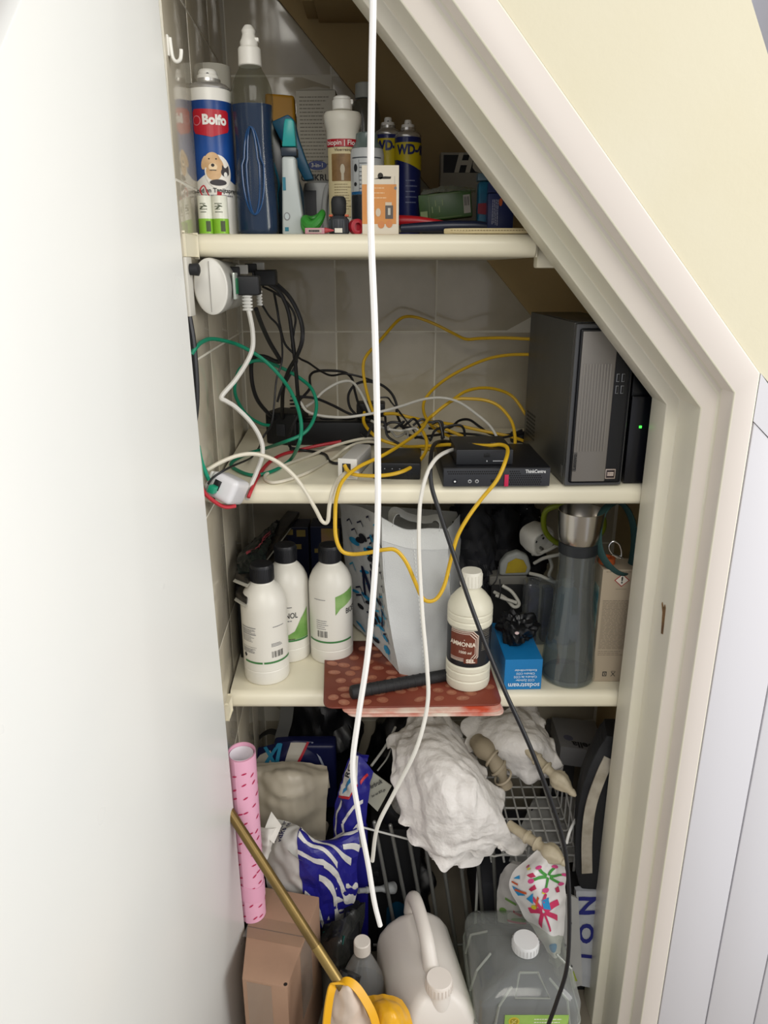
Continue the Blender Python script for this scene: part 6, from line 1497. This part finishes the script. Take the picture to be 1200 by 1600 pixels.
# finials (carved cream curtain rod ends)
def finial(label, a, b_, s=1, cut=0):
    t = thing('curtain_finial', label, 'curtain finial', a, 0, 'carved cream finials')
    d = b_ - a; L_ = d.length; m_ = Vector((0, 0, 1)).rotation_difference(d.normalized()).to_matrix().to_4x4()
    prof = [(.010, 0), (.0105, .25), (.012, .30), (.0145, .315), (.0145, .335), (.0110, .35), (.0108, .45), (.013, .47), (.016, .485), (.0155, .50), (.0105, .52), (.0095, .58), (.012, .61), (.017, .65), (.0195, .70), (.0185, .76), (.014, .83), (.0095, .88), (.0075, .91), (.0085, .93), (.006, .97), (.0025, 1.0)]
    bm = B(); lathe(bm, [(r_ * s, z * L_) for r_, z in prof], 36, mat=m_)
    for v in bm.verts:     # spiral flutes on the bud
        lo = m_.inverted() @ v.co; z = lo.z / L_
        if .62 < z < .86:
            an = math.atan2(lo.y, lo.x); k = 1 + .09 * math.cos(6 * an + z * 14); lo.x *= k; lo.y *= k; v.co = m_ @ lo
    obj('carved_body', bm, M('#BDB29A', .55, mott=('#A89C82', 40)), t, ang=40)
    return t
finial('carved cream finial poking out of the upper white paper towards the wire basket', P(812, 1160, 1.33), P(900, 1244, 1.22), .95)
finial('carved cream finial lying above the firework patterned gift bag', P(795, 1288, 1.22), P(888, 1352, 1.12), .95)
t = thing('fabric_bundle', 'twisted cream fabric bundle between the two crumpled papers', 'fabric', (0, 0, 0))
bm = B(); pts = crom([P(745, 1158, 1.36), P(765, 1180, 1.31), P(782, 1205, 1.29), P(790, 1228, 1.29)], 10)
tube(bm, pts, [.018 + .006 * math.sin(i * .33) * math.sin(i * .2) - .00012 * i for i in range(len(pts))], 22); obj('fabric_roll', bm, M('#9A8E78', .75, bump=(60, .5)), t)
for k in range(4):
    bm = B(); c = pts[6 + k * 6]; d = (pts[7 + k * 6] - c).normalized(); m_ = Matrix.Translation(c) @ Vector((0, 0, 1)).rotation_difference((d + Vector((.3, 0, .1))).normalized()).to_matrix().to_4x4()
    lathe(bm, [(.019, -.003), (.0215, 0), (.019, .003)], 24, mat=m_, caps=False); obj('fabric_fold', bm, M('#A89C86', .75, bump=(60, .4)), t)

# grey rods rack with white top wires
t = thing('rod_rack', 'rack of dark grey upright rods with thin white top wire, under the white paper', 'rack', (0, 0, 0))
RD = M('#8C8C88', .35, metal=.6)
Yr = 1.27
for (x0, y0, x1, y1) in ((585, 1285, 607, 1400), (610, 1290, 632, 1400), (638, 1305, 656, 1407), (665, 1320, 682, 1434), (692, 1345, 706, 1437), (719, 1340, 733, 1463), (745, 1330, 757, 1463), (770, 1320, 778, 1463)):
    a, b_ = P(x0, y0, Yr), P(x1, y1, Yr); d = b_ - a; b2 = a + d * ((a.z - .003) / -d.z)
    bm = B(); tube(bm, [a, b2], .0042, 12); blob(bm, a, (.0046, .0046, .005), 0, 1, 0, 2); obj('rod', bm, RD, t)
WR = M('#C9C9C4', .35)
zw = P(600, 1298, Yr - .006).z
for pts in ([P(556, 1290, Yr - .007), P(645, 1313, Yr - .007)], [P(745, 1331, Yr - .007), P(772, 1338, Yr - .007), P(800, 1332, 1.25)]):
    bm = B(); tube(bm, pts, .0022, 8); obj('top_wire', bm, WR, t)
bm = B(); tube(bm, [Vector((P(585, 0, Yr).x - .01, Yr + .006, .05)), Vector((.21, Yr + .006, .05))], .003, 8); obj('lower_wire', bm, RD, t)
# teal and white things seen between the rods
t = thing('teal_jug', 'dark teal plastic jug seen between the grey rods', 'jug', (.03, 1.335, 0))
bm = B(); lathe(bm, [(.045, 0), (.05, .005), (.048, .12), (.035, .16), (.02, .175)], 30, 1, .6); obj('jug_body', bm, M('#0B3A52', .3), t)
t = thing('white_nozzle', 'white tapered plastic nozzle pointing out between the rods', 'nozzle', P(560, 1392, 1.24))
m_ = Vector((0, 0, 1)).rotation_difference((P(624, 1386, 1.30) - P(560, 1392, 1.24)).normalized()).to_matrix().to_4x4()
bm = B(); lathe(bm, [(.0055, 0), (.006, .06), (.0065, .066), (.012, .085), (.013, .10)], 24, mat=m_); obj('nozzle_body', bm, M('#8E9090', .4), t)
bm = B(); lathe(bm, [(.0062, .02), (.0068, .021), (.0068, .027), (.0062, .028)], 24, mat=m_, caps=False); obj('ring', bm, M('#9A9C9C', .4), t)

# dark glass and green film below the blue bag
t = thing('dark_film_bundle', 'grey-black transparent plastic film bundle below the blue banded bag', 'plastic film', (0, 0, 0))
fG = surf([[P(500, 1510, 1.14), P(530, 1520, 1.12), P(560, 1500, 1.16)], [P(497, 1478, 1.16), P(530, 1475, 1.12), P(565, 1460, 1.18)], [P(505, 1445, 1.20), P(535, 1435, 1.17), P(572, 1410, 1.22)]], 1, 1)
bm = B(); patch(bm, crumpled(fG, .018, 24, 14), 50, 50, .02); obj('film_folds', bm, M('#2A2B2A', .2, bump=(50, .4)), t, ang=18)
fG2 = surf([[P(503, 1470, 1.17), P(535, 1476, 1.12)], [P(505, 1455, 1.18), P(538, 1462, 1.13)]], 1, 1)
bm = B(); patch(bm, crumpled(fG2, .006, 30, 2), 20, 8, .002); obj('teal_film', bm, M('#0E4A44', .3), t, ang=20)
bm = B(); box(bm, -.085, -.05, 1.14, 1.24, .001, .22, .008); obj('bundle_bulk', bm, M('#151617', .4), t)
t = thing('black_tube', 'glossy black cardboard tube leaning beside the cardboard box', 'tube', (0, 0, 0))
bm = B(); tube(bm, [P(548, 1520, 1.02), Vector((-.135, .86, .10))], .02, 26); obj('tube_body', bm, M('#0C0D10', .3), t)

# clear bottle with white cap
Y = 1.08; cx = 566; zc_ = P(cx, 1470, Y).z
t = thing('clear_water_bottle', 'clear plastic bottle with plain white screw cap beside the white jerrycan', 'bottle', (P(cx, 1490, Y).x, Y, 0)); H = zc_
bm = B(); pr = [(.036, 0), (.040, .004), (.042, .02), (.042, H - .115), (.038, H - .09), (.029, H - .065), (.019, H - .042), (.0145, H - .034), (.0145, H - .026)]
pr = [(v.x, v.z) for v in crom([(a, 0, b_) for a, b_ in pr], 3)]
lathe(bm, pr, 40); obj('bottle_body', bm, glassy('#EAE7DC', .05, .85, .4), t)
bm = B(); lathe(bm, [(r_ - .0016, z + .001) for r_, z in pr if z < H - .10], 36); obj('liquid', bm, glassy('#B5B0A0', .04, .95, .1), t)
bm = B(); lathe(bm, [(.0145, H - .0255), (.0162, H - .025), (.0160, H - .002), (.0145, H)], 34); cp = obj('cap', bm, M('#C9C2B8', .4), t)

# white jerrycan
t = thing('white_jerrycan', 'large white plastic jerrycan with moulded carrying handle and screw cap', 'jerrycan', (.079, 1.085, 0), .20)
JM = M('#D4CEC6', .38, sss=.15, bump=(60, .05))
def rrect(w_, d_, r_, n=6):
    out = []
    for k, (sx, sy, a0) in enumerate(((1, 1, 0), (-1, 1, PI / 2), (-1, -1, PI), (1, -1, 3 * PI / 2))):
        for i in range(n + 1):
            a = a0 + PI / 2 * i / n; out.append((sx * (w_ - r_) + r_ * math.cos(a), sy * (d_ - r_) + r_ * math.sin(a)))
    return out
secs = [(.068, .108, .02, 0, 0), (.075, .115, .022, 0, .006), (.076, .116, .022, 0, .02), (.076, .116, .022, 0, .172), (.072, .113, .022, 0, .195), (.058, .106, .02, .0, .221), (.040, .097, .018, .002, .240), (.024, .086, .014, .004, .251), (.014, .076, .010, .006, .256)]
bm = B(); rings = []
for w_, d_, r_, yo, z in secs: rings.append([bm.verts.new((x, y + yo, z)) for x, y in rrect(w_, d_, r_)])
for a, b_ in zip(rings[:-1], rings[1:]):
    n = len(a)
    for i in range(n): bm.faces.new((a[i], a[(i + 1) % n], b_[(i + 1) % n], b_[i]))
bm.faces.new(rings[0][::-1]); bm.faces.new(rings[-1]); obj('can_body', bm, JM, t, ang=45)
hp = crom([(.003, -.055, .232), (.001, -.036, .262), (0, -.005, .292), (0, .05, .298), (0, .088, .290), (0, .104, .268), (0, .108, .235)], 7)
bm = B(); tube(bm, hp, [.017 - .0035 * math.sin(i / (len(hp) - 1) * PI) for i in range(len(hp))], 18); obj('handle', bm, JM, t)
bm = B(); hexa(bm, [(-.012, -.06, .235), (.012, -.06, .235), (.009, -.01, .25), (-.009, -.01, .25)], [(-.010, -.052, .258), (.010, -.052, .258), (.008, -.02, .275), (-.008, -.02, .275)], .004, 3); obj('handle_root', bm, JM, t)
bm = B(); lathe(bm, [(.030, .17), (.027, .225), (.024, .240), (.021, .249)], 36, c=(.006, -.078, 0)); nk = obj('neck', bm, JM, t)
bm = B(); lathe(bm, [(.0235, .2495), (.0250, .2505), (.0245, .271), (.0225, .274)], 40, c=(.006, -.078, 0)); cp = obj('cap', bm, M('#DBD3CA', .4), t)
for i in range(24): bm = B(); box(bm, -.0008, .0008, -.0257, -.0247, .253, .269, .0003, mat=Matrix.Translation((.006, -.078, 0)) @ Matrix.Rotation(2 * PI * i / 24, 4, 'Z')); obj('cap_rib', bm, M('#DBD3CA', .4), cp)
for s_ in (-1, 1):
    bm = B(); tube(bm, crom([(s_ * .024 + .008, -.1155, .168), (s_ * .034 + .008, -.1165, .10), (s_ * .034 + .008, -.1165, .02)], 5), .0028, 8); obj('moulded_rib', bm, JM, t)
bm = B(); box(bm, -.024, .040, -.1185, -.1162, .02, .165, .0012); obj('raised_panel', bm, JM, t)

# clear jerrycan with water
t = thing('clear_jerrycan', 'clear plastic jerrycan of water with white cap and green label', 'jerrycan', (.262, 1.085, 0))
CG = glassy('#E6EAE2', .12, .84, .35)
secs = [(.085, .095, .02, 0), (.095, .105, .025, .006), (.097, .108, .026, .02), (.097, .108, .026, .228), (.094, .105, .026, .240), (.080, .090, .024, .255), (.055, .062, .02, .270), (.030, .034, .018, .279), (.024, .026, .02, .282)]
bm = B(); rings = []
for w_, d_, r_, z in secs:
    k = max(0, (z - .24) / .04); rings.append([bm.verts.new((x + .004 * k, y - .02 * k, z)) for x, y in rrect(w_, d_, min(r_, w_ * .9), 8)])
for a, b_ in zip(rings[:-1], rings[1:]):
    n = len(a)
    for i in range(n): bm.faces.new((a[i], a[(i + 1) % n], b_[(i + 1) % n], b_[i]))
bm.faces.new(rings[0][::-1]); bm.faces.new(rings[-1]); obj('can_body', bm, CG, t, ang=45)
bm = B(); rings = []
for w_, d_, r_, z in [(.083, .093, .02, .002), (.094, .105, .025, .02), (.094, .105, .025, .205)]: rings.append([bm.verts.new((x, y, z)) for x, y in rrect(w_, d_, r_, 8)])
for a, b_ in zip(rings[:-1], rings[1:]):
    n = len(a)
    for i in range(n): bm.faces.new((a[i], a[(i + 1) % n], b_[(i + 1) % n], b_[i]))
bm.faces.new(rings[0][::-1]); bm.faces.new(rings[-1]); obj('water', bm, glassy('#B9BDB0', .03, .93, .1), t, ang=45)
# moulded ribs on the shoulders
RB = M('#B9BCB4', .12, trans=.6)
for pts in ([(-.03, -.082, .2615), (-.056, -.106, .244), (-.062, -.111, .20)], [(-.014, -.064, .2735), (-.026, -.098, .253), (.036, -.098, .253), (.020, -.064, .2735), (-.014, -.064, .2735)], [(.04, -.07, .267), (.068, -.098, .249), (.073, -.111, .20)], [(-.060, -.02, .269), (-.088, -.04, .250), (-.099, -.04, .20)], [(-.06, .03, .268), (-.09, .04, .248), (-.099, .04, .20)], [(.064, -.02, .267), (.09, -.035, .248), (.099, -.035, .2)]):
    bm = B(); tube(bm, pts, .0024, 8); obj('moulded_rib', bm, RB, t)
for z in (.19, .17): bm = B(); tube(bm, [(x, y, z) for x, y in rrect(.098, .109, .027, 6)], .0022, 8, cyc=True); obj('ring_rib', bm, RB, t)
bm = B(); lathe(bm, [(.0225, .2825), (.0250, .2835), (.0245, .300), (.0225, .303)], 40, c=(.004, -.02, 0)); cp = obj('cap', bm, M('#C6C7C6', .35), t)
for i in range(24): bm = B(); box(bm, -.0008, .0008, -.0257, -.0247, .2850, .299, .0003, mat=Matrix.Translation((.004, -.02, 0)) @ Matrix.Rotation(2 * PI * i / 24, 4, 'Z')); obj('cap_rib', bm, M('#C6C7C6', .35), cp)
bm = B(); box(bm, -.045, .070, -.1095, -.1085, .09, .226, .0003); lb = obj('label', bm, M('#7FA348', .45, mott=('#93B35A', 20)), t)
mp = flat((0, -.1097, 0))
decal('emblem', [ell(-.028, .212, .010, .010)], mp, M('#C9B23A', .5), t, .0003); decal('emblem', [ell(-.028, .212, .0075, .0075)], mp, M('#9A8A2A', .5), t, .0006)
decal('emblem', [line2(-.032, .207, -.024, .217, .0015), line2(-.032, .215, -.025, .209, .0015)], mp, M('#D9CC7A', .5), t, .0009)
decal('print', scribble(.008, .06, .198, .221, 3, .0025, .2, 4), mp, M('#D5DCC0', .5), t, .0003)
lp = crom([P(x, y, 1.05) for x, y in ((768, 1505), (763, 1480), (765, 1455), (775, 1441), (786, 1446), (796, 1465), (800, 1485), (796, 1500), (782, 1504), (772, 1492))], 6)
bm = B(); tube(bm, lp, .0042, 10); obj('hose_loop', bm, M('#A9AB9F', .15, trans=.5), t)

# yellow and white plastic bag
t = thing('yellow_bag', 'yellow rimmed plastic bag with pale inside, opening towards the viewer at the bottom', 'bag', (0, 0, 0))
YB_ = M('#DDA41C', .32, bump=(40, .2))
fY = surf([[P(506, 1660, .93), P(540, 1665, .92), P(585, 1665, .92)], [P(510, 1610, .945), P(545, 1608, .925), P(588, 1622, .93)], [P(519, 1560, .96), P(545, 1552, .94), P(572, 1580, .945)], [P(522, 1537, .975), P(540, 1532, .96), P(556, 1545, .955)]], 1, 1)
fYc = crumpled(fY, .010, 26, 3)
bm = B(); patch(bm, fYc, 40, 50, .0015); obj('pale_inside', bm, M('#C9B9AA', .45, bump=(30, .2)), t, ang=22)
rimp = crom([P(x, y, Y) for x, y, Y in ((507, 1660, .92), (510, 1600, .93), (516, 1555, .945), (523, 1538, .955), (540, 1533, .955), (556, 1542, .95), (572, 1565, .94), (584, 1590, .93), (592, 1625, .92), (596, 1660, .92))], 6)
bm = B(); strap(bm, rimp, (1, .6, 0), .014, .004); obj('yellow_rim', bm, YB_, t, ang=40)
fY2 = surf([[P(575, 1665, .93), P(610, 1668, .91), P(650, 1660, .93)], [P(578, 1612, .945), P(612, 1605, .92), P(646, 1608, .945)], [P(570, 1575, .965), P(608, 1572, .945), P(640, 1582, .965)], [P(572, 1556, .99), P(600, 1553, .985), P(628, 1562, .985)]], 1, 1)
bm = B(); patch(bm, crumpled(fY2, .016, 22, 8), 50, 50, .02); obj('yellow_lobe', bm, YB_, t, ang=22)
bm = B(); box(bm, -.075, .035, .86, .93, .001, .20, .02, 3); obj('bag_bulk', bm, YB_, t)

# firework gift bag
t = thing('gift_bag', 'white gift paper cone printed with colourful fireworks and sweets by the black cable', 'gift bag', (0, 0, 0))
fZ = surf([[P(868, 1512, 1.115), P(871, 1514, 1.11), P(874, 1510, 1.115)], [P(836, 1455, 1.135), P(858, 1455, 1.105), P(882, 1440, 1.135)], [P(806, 1410, 1.145), P(842, 1405, 1.10), P(884, 1395, 1.14)], [P(797, 1370, 1.15), P(838, 1365, 1.105), P(884, 1368, 1.15)], [P(842, 1326, 1.165), P(862, 1334, 1.15), P(882, 1348, 1.165)]], 1, 1)
fZc = crumpled(fZ, .012, 20, 3)
bm = B(); patch(bm, fZc, 50, 60, .022); obj('paper_cone', bm, M('#D8D6D4', .4), t, ang=28)
mpZ = patch_map(fZc, .0)
def star(cx, cy, r_, n, w_): return [line2(cx + .03 * math.cos(a), cy + .012 * math.sin(a), cx + r_ * math.cos(a) * 1.25, cy + r_ * math.sin(a) * .62, w_) for a in [2 * PI * k / n + .3 for k in range(n)]]
decal('green_firework', star(.70, .72, .23, 6, .035), mpZ, M('#3F8C3A', .45), t, .0013, .04)
decals('pink_dot', [ell(.70 + .29 * math.cos(a), .72 + .145 * math.sin(a), .055, .026, 12) for a in [2 * PI * k / 6 + .3 for k in range(6)]], mpZ, M('#C5447E', .45), t, .0015, .04)
decal('red_firework', star(.52, .40, .25, 7, .045), mpZ, M('#C0305C', .45), t, .0013, .04)
decals('blue_shape', [[(.06, .66), (.22, .60), (.26, .55), (.12, .56)], [(.26, .52), (.42, .56), (.36, .47)], [(.55, .49), (.68, .50), (.66, .40), (.54, .42)], ell(.5, .14, .18, .03, 12), [(.08, .73), (.16, .76), (.20, .71)]], mpZ, M('#1F86BC', .45), t, .0014, .04)
decals('orange_shape', [line2(.10, .62, .30, .57, .022), line2(.40, .44, .50, .52, .028), line2(.05, .70, .18, .66, .016)], mpZ, M('#C4562A', .45), t, .0016, .04)
decals('yellow_shape', [ell(.34, .44, .06, .02, 10), ell(.33, .80, .028, .013, 10), ell(.60, .56, .03, .012, 10)], mpZ, M('#C9C02C', .45), t, .0014, .04)
decals('red_sweet', [[(.34, .74), (.44, .76), (.50, .72), (.42, .71)], [(.36, .60), (.48, .64), (.50, .60), (.40, .58)], ell(.26, .83, .035, .015, 10), [(.80, .58), (.86, .60), (.88, .53), (.82, .53)]], mpZ, M('#B02850', .45), t, .0017, .04)
fZ2 = surf([[P(778, 1440, 1.20), P(805, 1447, 1.19), P(835, 1445, 1.19)], [P(776, 1400, 1.21), P(800, 1405, 1.19), P(830, 1410, 1.19)], [P(782, 1366, 1.22), P(795, 1350, 1.21), P(812, 1352, 1.20)]], 1, 1)
g2 = crumpled(fZ2, .010, 22, 5)
bm = B(); patch(bm, g2, 34, 34, .01); obj('rear_fold', bm, M('#A9A6A2', .4), t, ang=25)
decal('print', [ell(.2, .25, .12, .06, 12), ell(.6, .12, .2, .05, 12), line2(.3, .5, .6, .42, .04)], patch_map(g2, 0), M('#5E8040', .5), t, .0014, .05)
decal('print', [line2(.5, .3, .7, .22, .05), line2(.3, .1, .8, .06, .04)], patch_map(g2, 0), M('#A03A4A', .5), t, .0016, .05)
fZ3 = surf([[P(868, 1520, 1.13), P(885, 1545, 1.13), P(910, 1540, 1.13)], [P(872, 1470, 1.15), P(890, 1480, 1.15), P(908, 1490, 1.15)], [P(880, 1400, 1.17), P(893, 1400, 1.17), P(903, 1405, 1.17)]], 1, 1)
g3 = crumpled(fZ3, .006, 24, 5)
bm = B(); patch(bm, g3, 26, 40, .006); obj('lower_fold', bm, M('#9C9C9A', .4), t, ang=25)
decal('print', [ell(.3, .5, .05, .015, 8), ell(.6, .3, .05, .015, 8), ell(.5, .75, .05, .015, 8)], patch_map(g3, 0), INK, t, .0014, .05)
decal('print', [[(.2, .1), (.7, .25), (.85, .1)]], patch_map(g3, 0), M('#8A9A2A', .5), t, .0014, .05)
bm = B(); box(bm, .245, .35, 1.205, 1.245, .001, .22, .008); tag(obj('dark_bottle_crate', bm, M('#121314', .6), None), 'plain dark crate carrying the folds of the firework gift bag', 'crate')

# wire basket (white grid)
t = thing('wire_basket', 'white coated wire basket tray behind the finials and the clear jerrycan', 'basket', (0, 0, 0))
zb = .285; x0, x1, y0, y1 = .205, .420, 1.285, 1.565
WRM = M('#DEDEDA', .35)
for k in range(9): 
    x = x0 + (x1 - x0) * k / 8; bm = B(); tube(bm, crom([(x, y0, zb + .10 if k in (0, 8) else zb + .03), (x, y0 + .004, zb + .004), (x, y0 + .01, zb), (x, y1 - .01, zb), (x, y1, zb + .008), (x, y1, zb + .105)], 3), .0022, 6); obj('long_wire', bm, WRM, t)
for k in range(8):
    y = y0 + .012 + (y1 - y0 - .02) * k / 7; bm = B(); tube(bm, [(x0, y, zb + .10), (x0, y, zb + .003), (x0 + .004, y, zb - .0032), (x1 - .004, y, zb - .0032), (x1, y, zb + .003), (x1, y, zb + .10)], .0022, 6); obj('cross_wire', bm, WRM, t)
bm = B(); tube(bm, crom([(x0, y0, zb + .03), (x1, y0, zb + .03), (x1, y1, zb + .105), (x0, y1, zb + .105)], 1, True), .003, 8, cyc=True); obj('rim_wire', bm, WRM, t)
for xx in (x0 + .002, x1 - .002):
    for yy in (y0 + .012, y1 - .02): bm = B(); tube(bm, [(xx, yy, .001), (xx, yy, zb - .003)], .0032, 8); obj('leg', bm, WRM, t)
bm = B(); tube(bm, crom([P(885, 1318, 1.20), P(890, 1300, 1.21), P(897, 1285, 1.23), P(901, 1278, 1.25)], 5), .003, 8); obj('side_wire', bm, WRM, t)
# things in and under the basket
t = thing('speckled_cloth', 'white cloth with dark speckles lying below the wire basket', 'cloth', (0, 0, 0))
fS_ = surf([[PZ(795, 1345, .255), PZ(850, 1350, .258), PZ(905, 1345, .255)], [PZ(812, 1295, .262), PZ(862, 1295, .250), PZ(907, 1295, .258)], [PZ(835, 1245, .255), PZ(880, 1245, .262), PZ(912, 1245, .255)]], 1, 1)
gs = crumpled(fS_, .012, 24, 5)
bm = B(); patch(bm, gs, 40, 40, .003)
obj('cloth_sheet', bm, M('#B4B4B2', .8), t, ang=25)
decal('speckles', [ell(random.random() * .9 + .05, random.random() * .9 + .05, .02, .03, 7) for _ in range(14)], patch_map(gs, 0), INK, t, .001)['kind'] = 'stuff'
r_ = random.Random(3)
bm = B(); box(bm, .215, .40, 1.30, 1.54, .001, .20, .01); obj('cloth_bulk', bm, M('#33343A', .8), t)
t = thing('lettered_carton', 'pale grey carton with upside-down lettering behind the wire basket under the shelf', 'box', (0, 0, 0))
z_t = .44; q4 = [PZ(876, 1166, z_t), PZ(945, 1176, z_t), PZ(930, 1126, z_t), PZ(862, 1120, z_t)]
for v in q4: v.y = min(v.y, 1.66)
bm = B(); hexa(bm, [Vector((v.x, v.y, .39)) for v in q4], q4, .002, 2); obj('carton', bm, M('#7E7E80', .5), t)
ux_ = (q4[0] - q4[1]).normalized(); uy_ = (q4[0] - q4[3]).normalized()
mpc = lambda x, y, l: q4[0].lerp(q4[1], .5) + ux_ * x - uy_ * (.016 - y) + Vector((0, 0, l + .0004))
text('bella', .03, lambda x, y, l: q4[0].lerp(q4[1], .55) * 1 + ux_ * x + (-uy_) * (.016 - (y if False else y)) + Vector((0, 0, l + .0004)), M('#1A1A1E', .5), t, 0, -.0, .03, sx=.9)
decal('round_print', [ell(.03, -.022, .011, .011)], lambda x, y, l: q4[0].lerp(q4[1], .55) + ux_ * x + (-uy_) * (.016 - y) + Vector((0, 0, l + .0004)), M('#5A5A6E', .5), t, .0003)
bm = B(); box(bm, q4[0].x + .01, q4[0].x + .075, 1.585, 1.655, .001, .3885, .004); obj('lower_box', bm, M('#55565A', .6), t)

# black curved strap with pale stripe next to the upright frame
t = thing('curved_black_case', 'curved black padded case with a pale piped stripe pressed against the upright frame', 'case', (0, 0, 0))
Yc = 1.205
edge = crom([P(948, 1150, Yc + .03), P(925, 1190, Yc + .01), P(908, 1240, Yc), P(900, 1300, Yc - .005), (P(899, 1350, Yc - .01)), P(906, 1385, Yc - .01), P(925, 1398, Yc)], 8)
bm = B(); rows = []
for p in edge: 
    bk = Vector((.42 + .001, p.y, p.z))
    rows.append([bm.verts.new(p), bm.verts.new(Vector((.47, p.y - .005, p.z))), bm.verts.new(Vector((.47, p.y + .06, p.z))), bm.verts.new(p + Vector((.012, .06, 0)))])
for a, b_ in zip(rows[:-1], rows[1:]):
    for k in range(4): bm.faces.new((a[k], a[(k + 1) % 4], b_[(k + 1) % 4], b_[k]))
bm.faces.new(rows[0][::-1]); bm.faces.new(rows[-1])
bmesh.ops.bevel(bm, geom=[e for e in bm.edges if e.calc_length() < .03], offset=.003, segments=2, profile=.5, affect='EDGES')
obj('case_body', bm, M('#17181B', .7, bump=(200, .3)), t, ang=50)
st = crom([P(952, 1185, Yc + .008), P(938, 1215, Yc - .003), P(923, 1260, Yc - .010), P(917, 1310, Yc - .014), P(917, 1364, Yc - .018)], 8)
bm = B(); strap(bm, st, (1, 0, .12), .021, .003); obj('pale_stripe', bm, M('#A59E90', .7, mott=('#8E8778', 40)), t, ang=50)
bm = B(); box(bm, .385, .47, Yc + .0, Yc + .06, .001, edge[-1].z + .004, .004); obj('case_foot', bm, M('#131417', .7), t)
# white and blue bag at the frame
t = thing('lettered_white_bag', 'white plastic bag with large blue letters wedged at the upright frame', 'bag', (0, 0, 0))
fV = surf([[P(903, 1540, 1.165), P(930, 1545, 1.165)], [P(902, 1470, 1.18), P(932, 1470, 1.18)], [P(900, 1392, 1.19), P(938, 1392, 1.19)]], 1, 1)
gV = crumpled(fV, .006, 18, 5)
bm = B(); patch(bm, gV, 20, 50, .014); obj('bag_film', bm, M('#A8ABB0', .4), t, ang=28)
mpV = patch_map(gV, 0)
for s_, v_ in (('N', .86), ('O', .58), ('I', .34)): text(s_, .34, lambda x, y, l: mpV(.5 + (x - .5) * 2.9, y, l), M('#1C2270', .5), t, .5, v_, .03, rot=PI / 2, lift=.0016, sx=.75, L=.04)
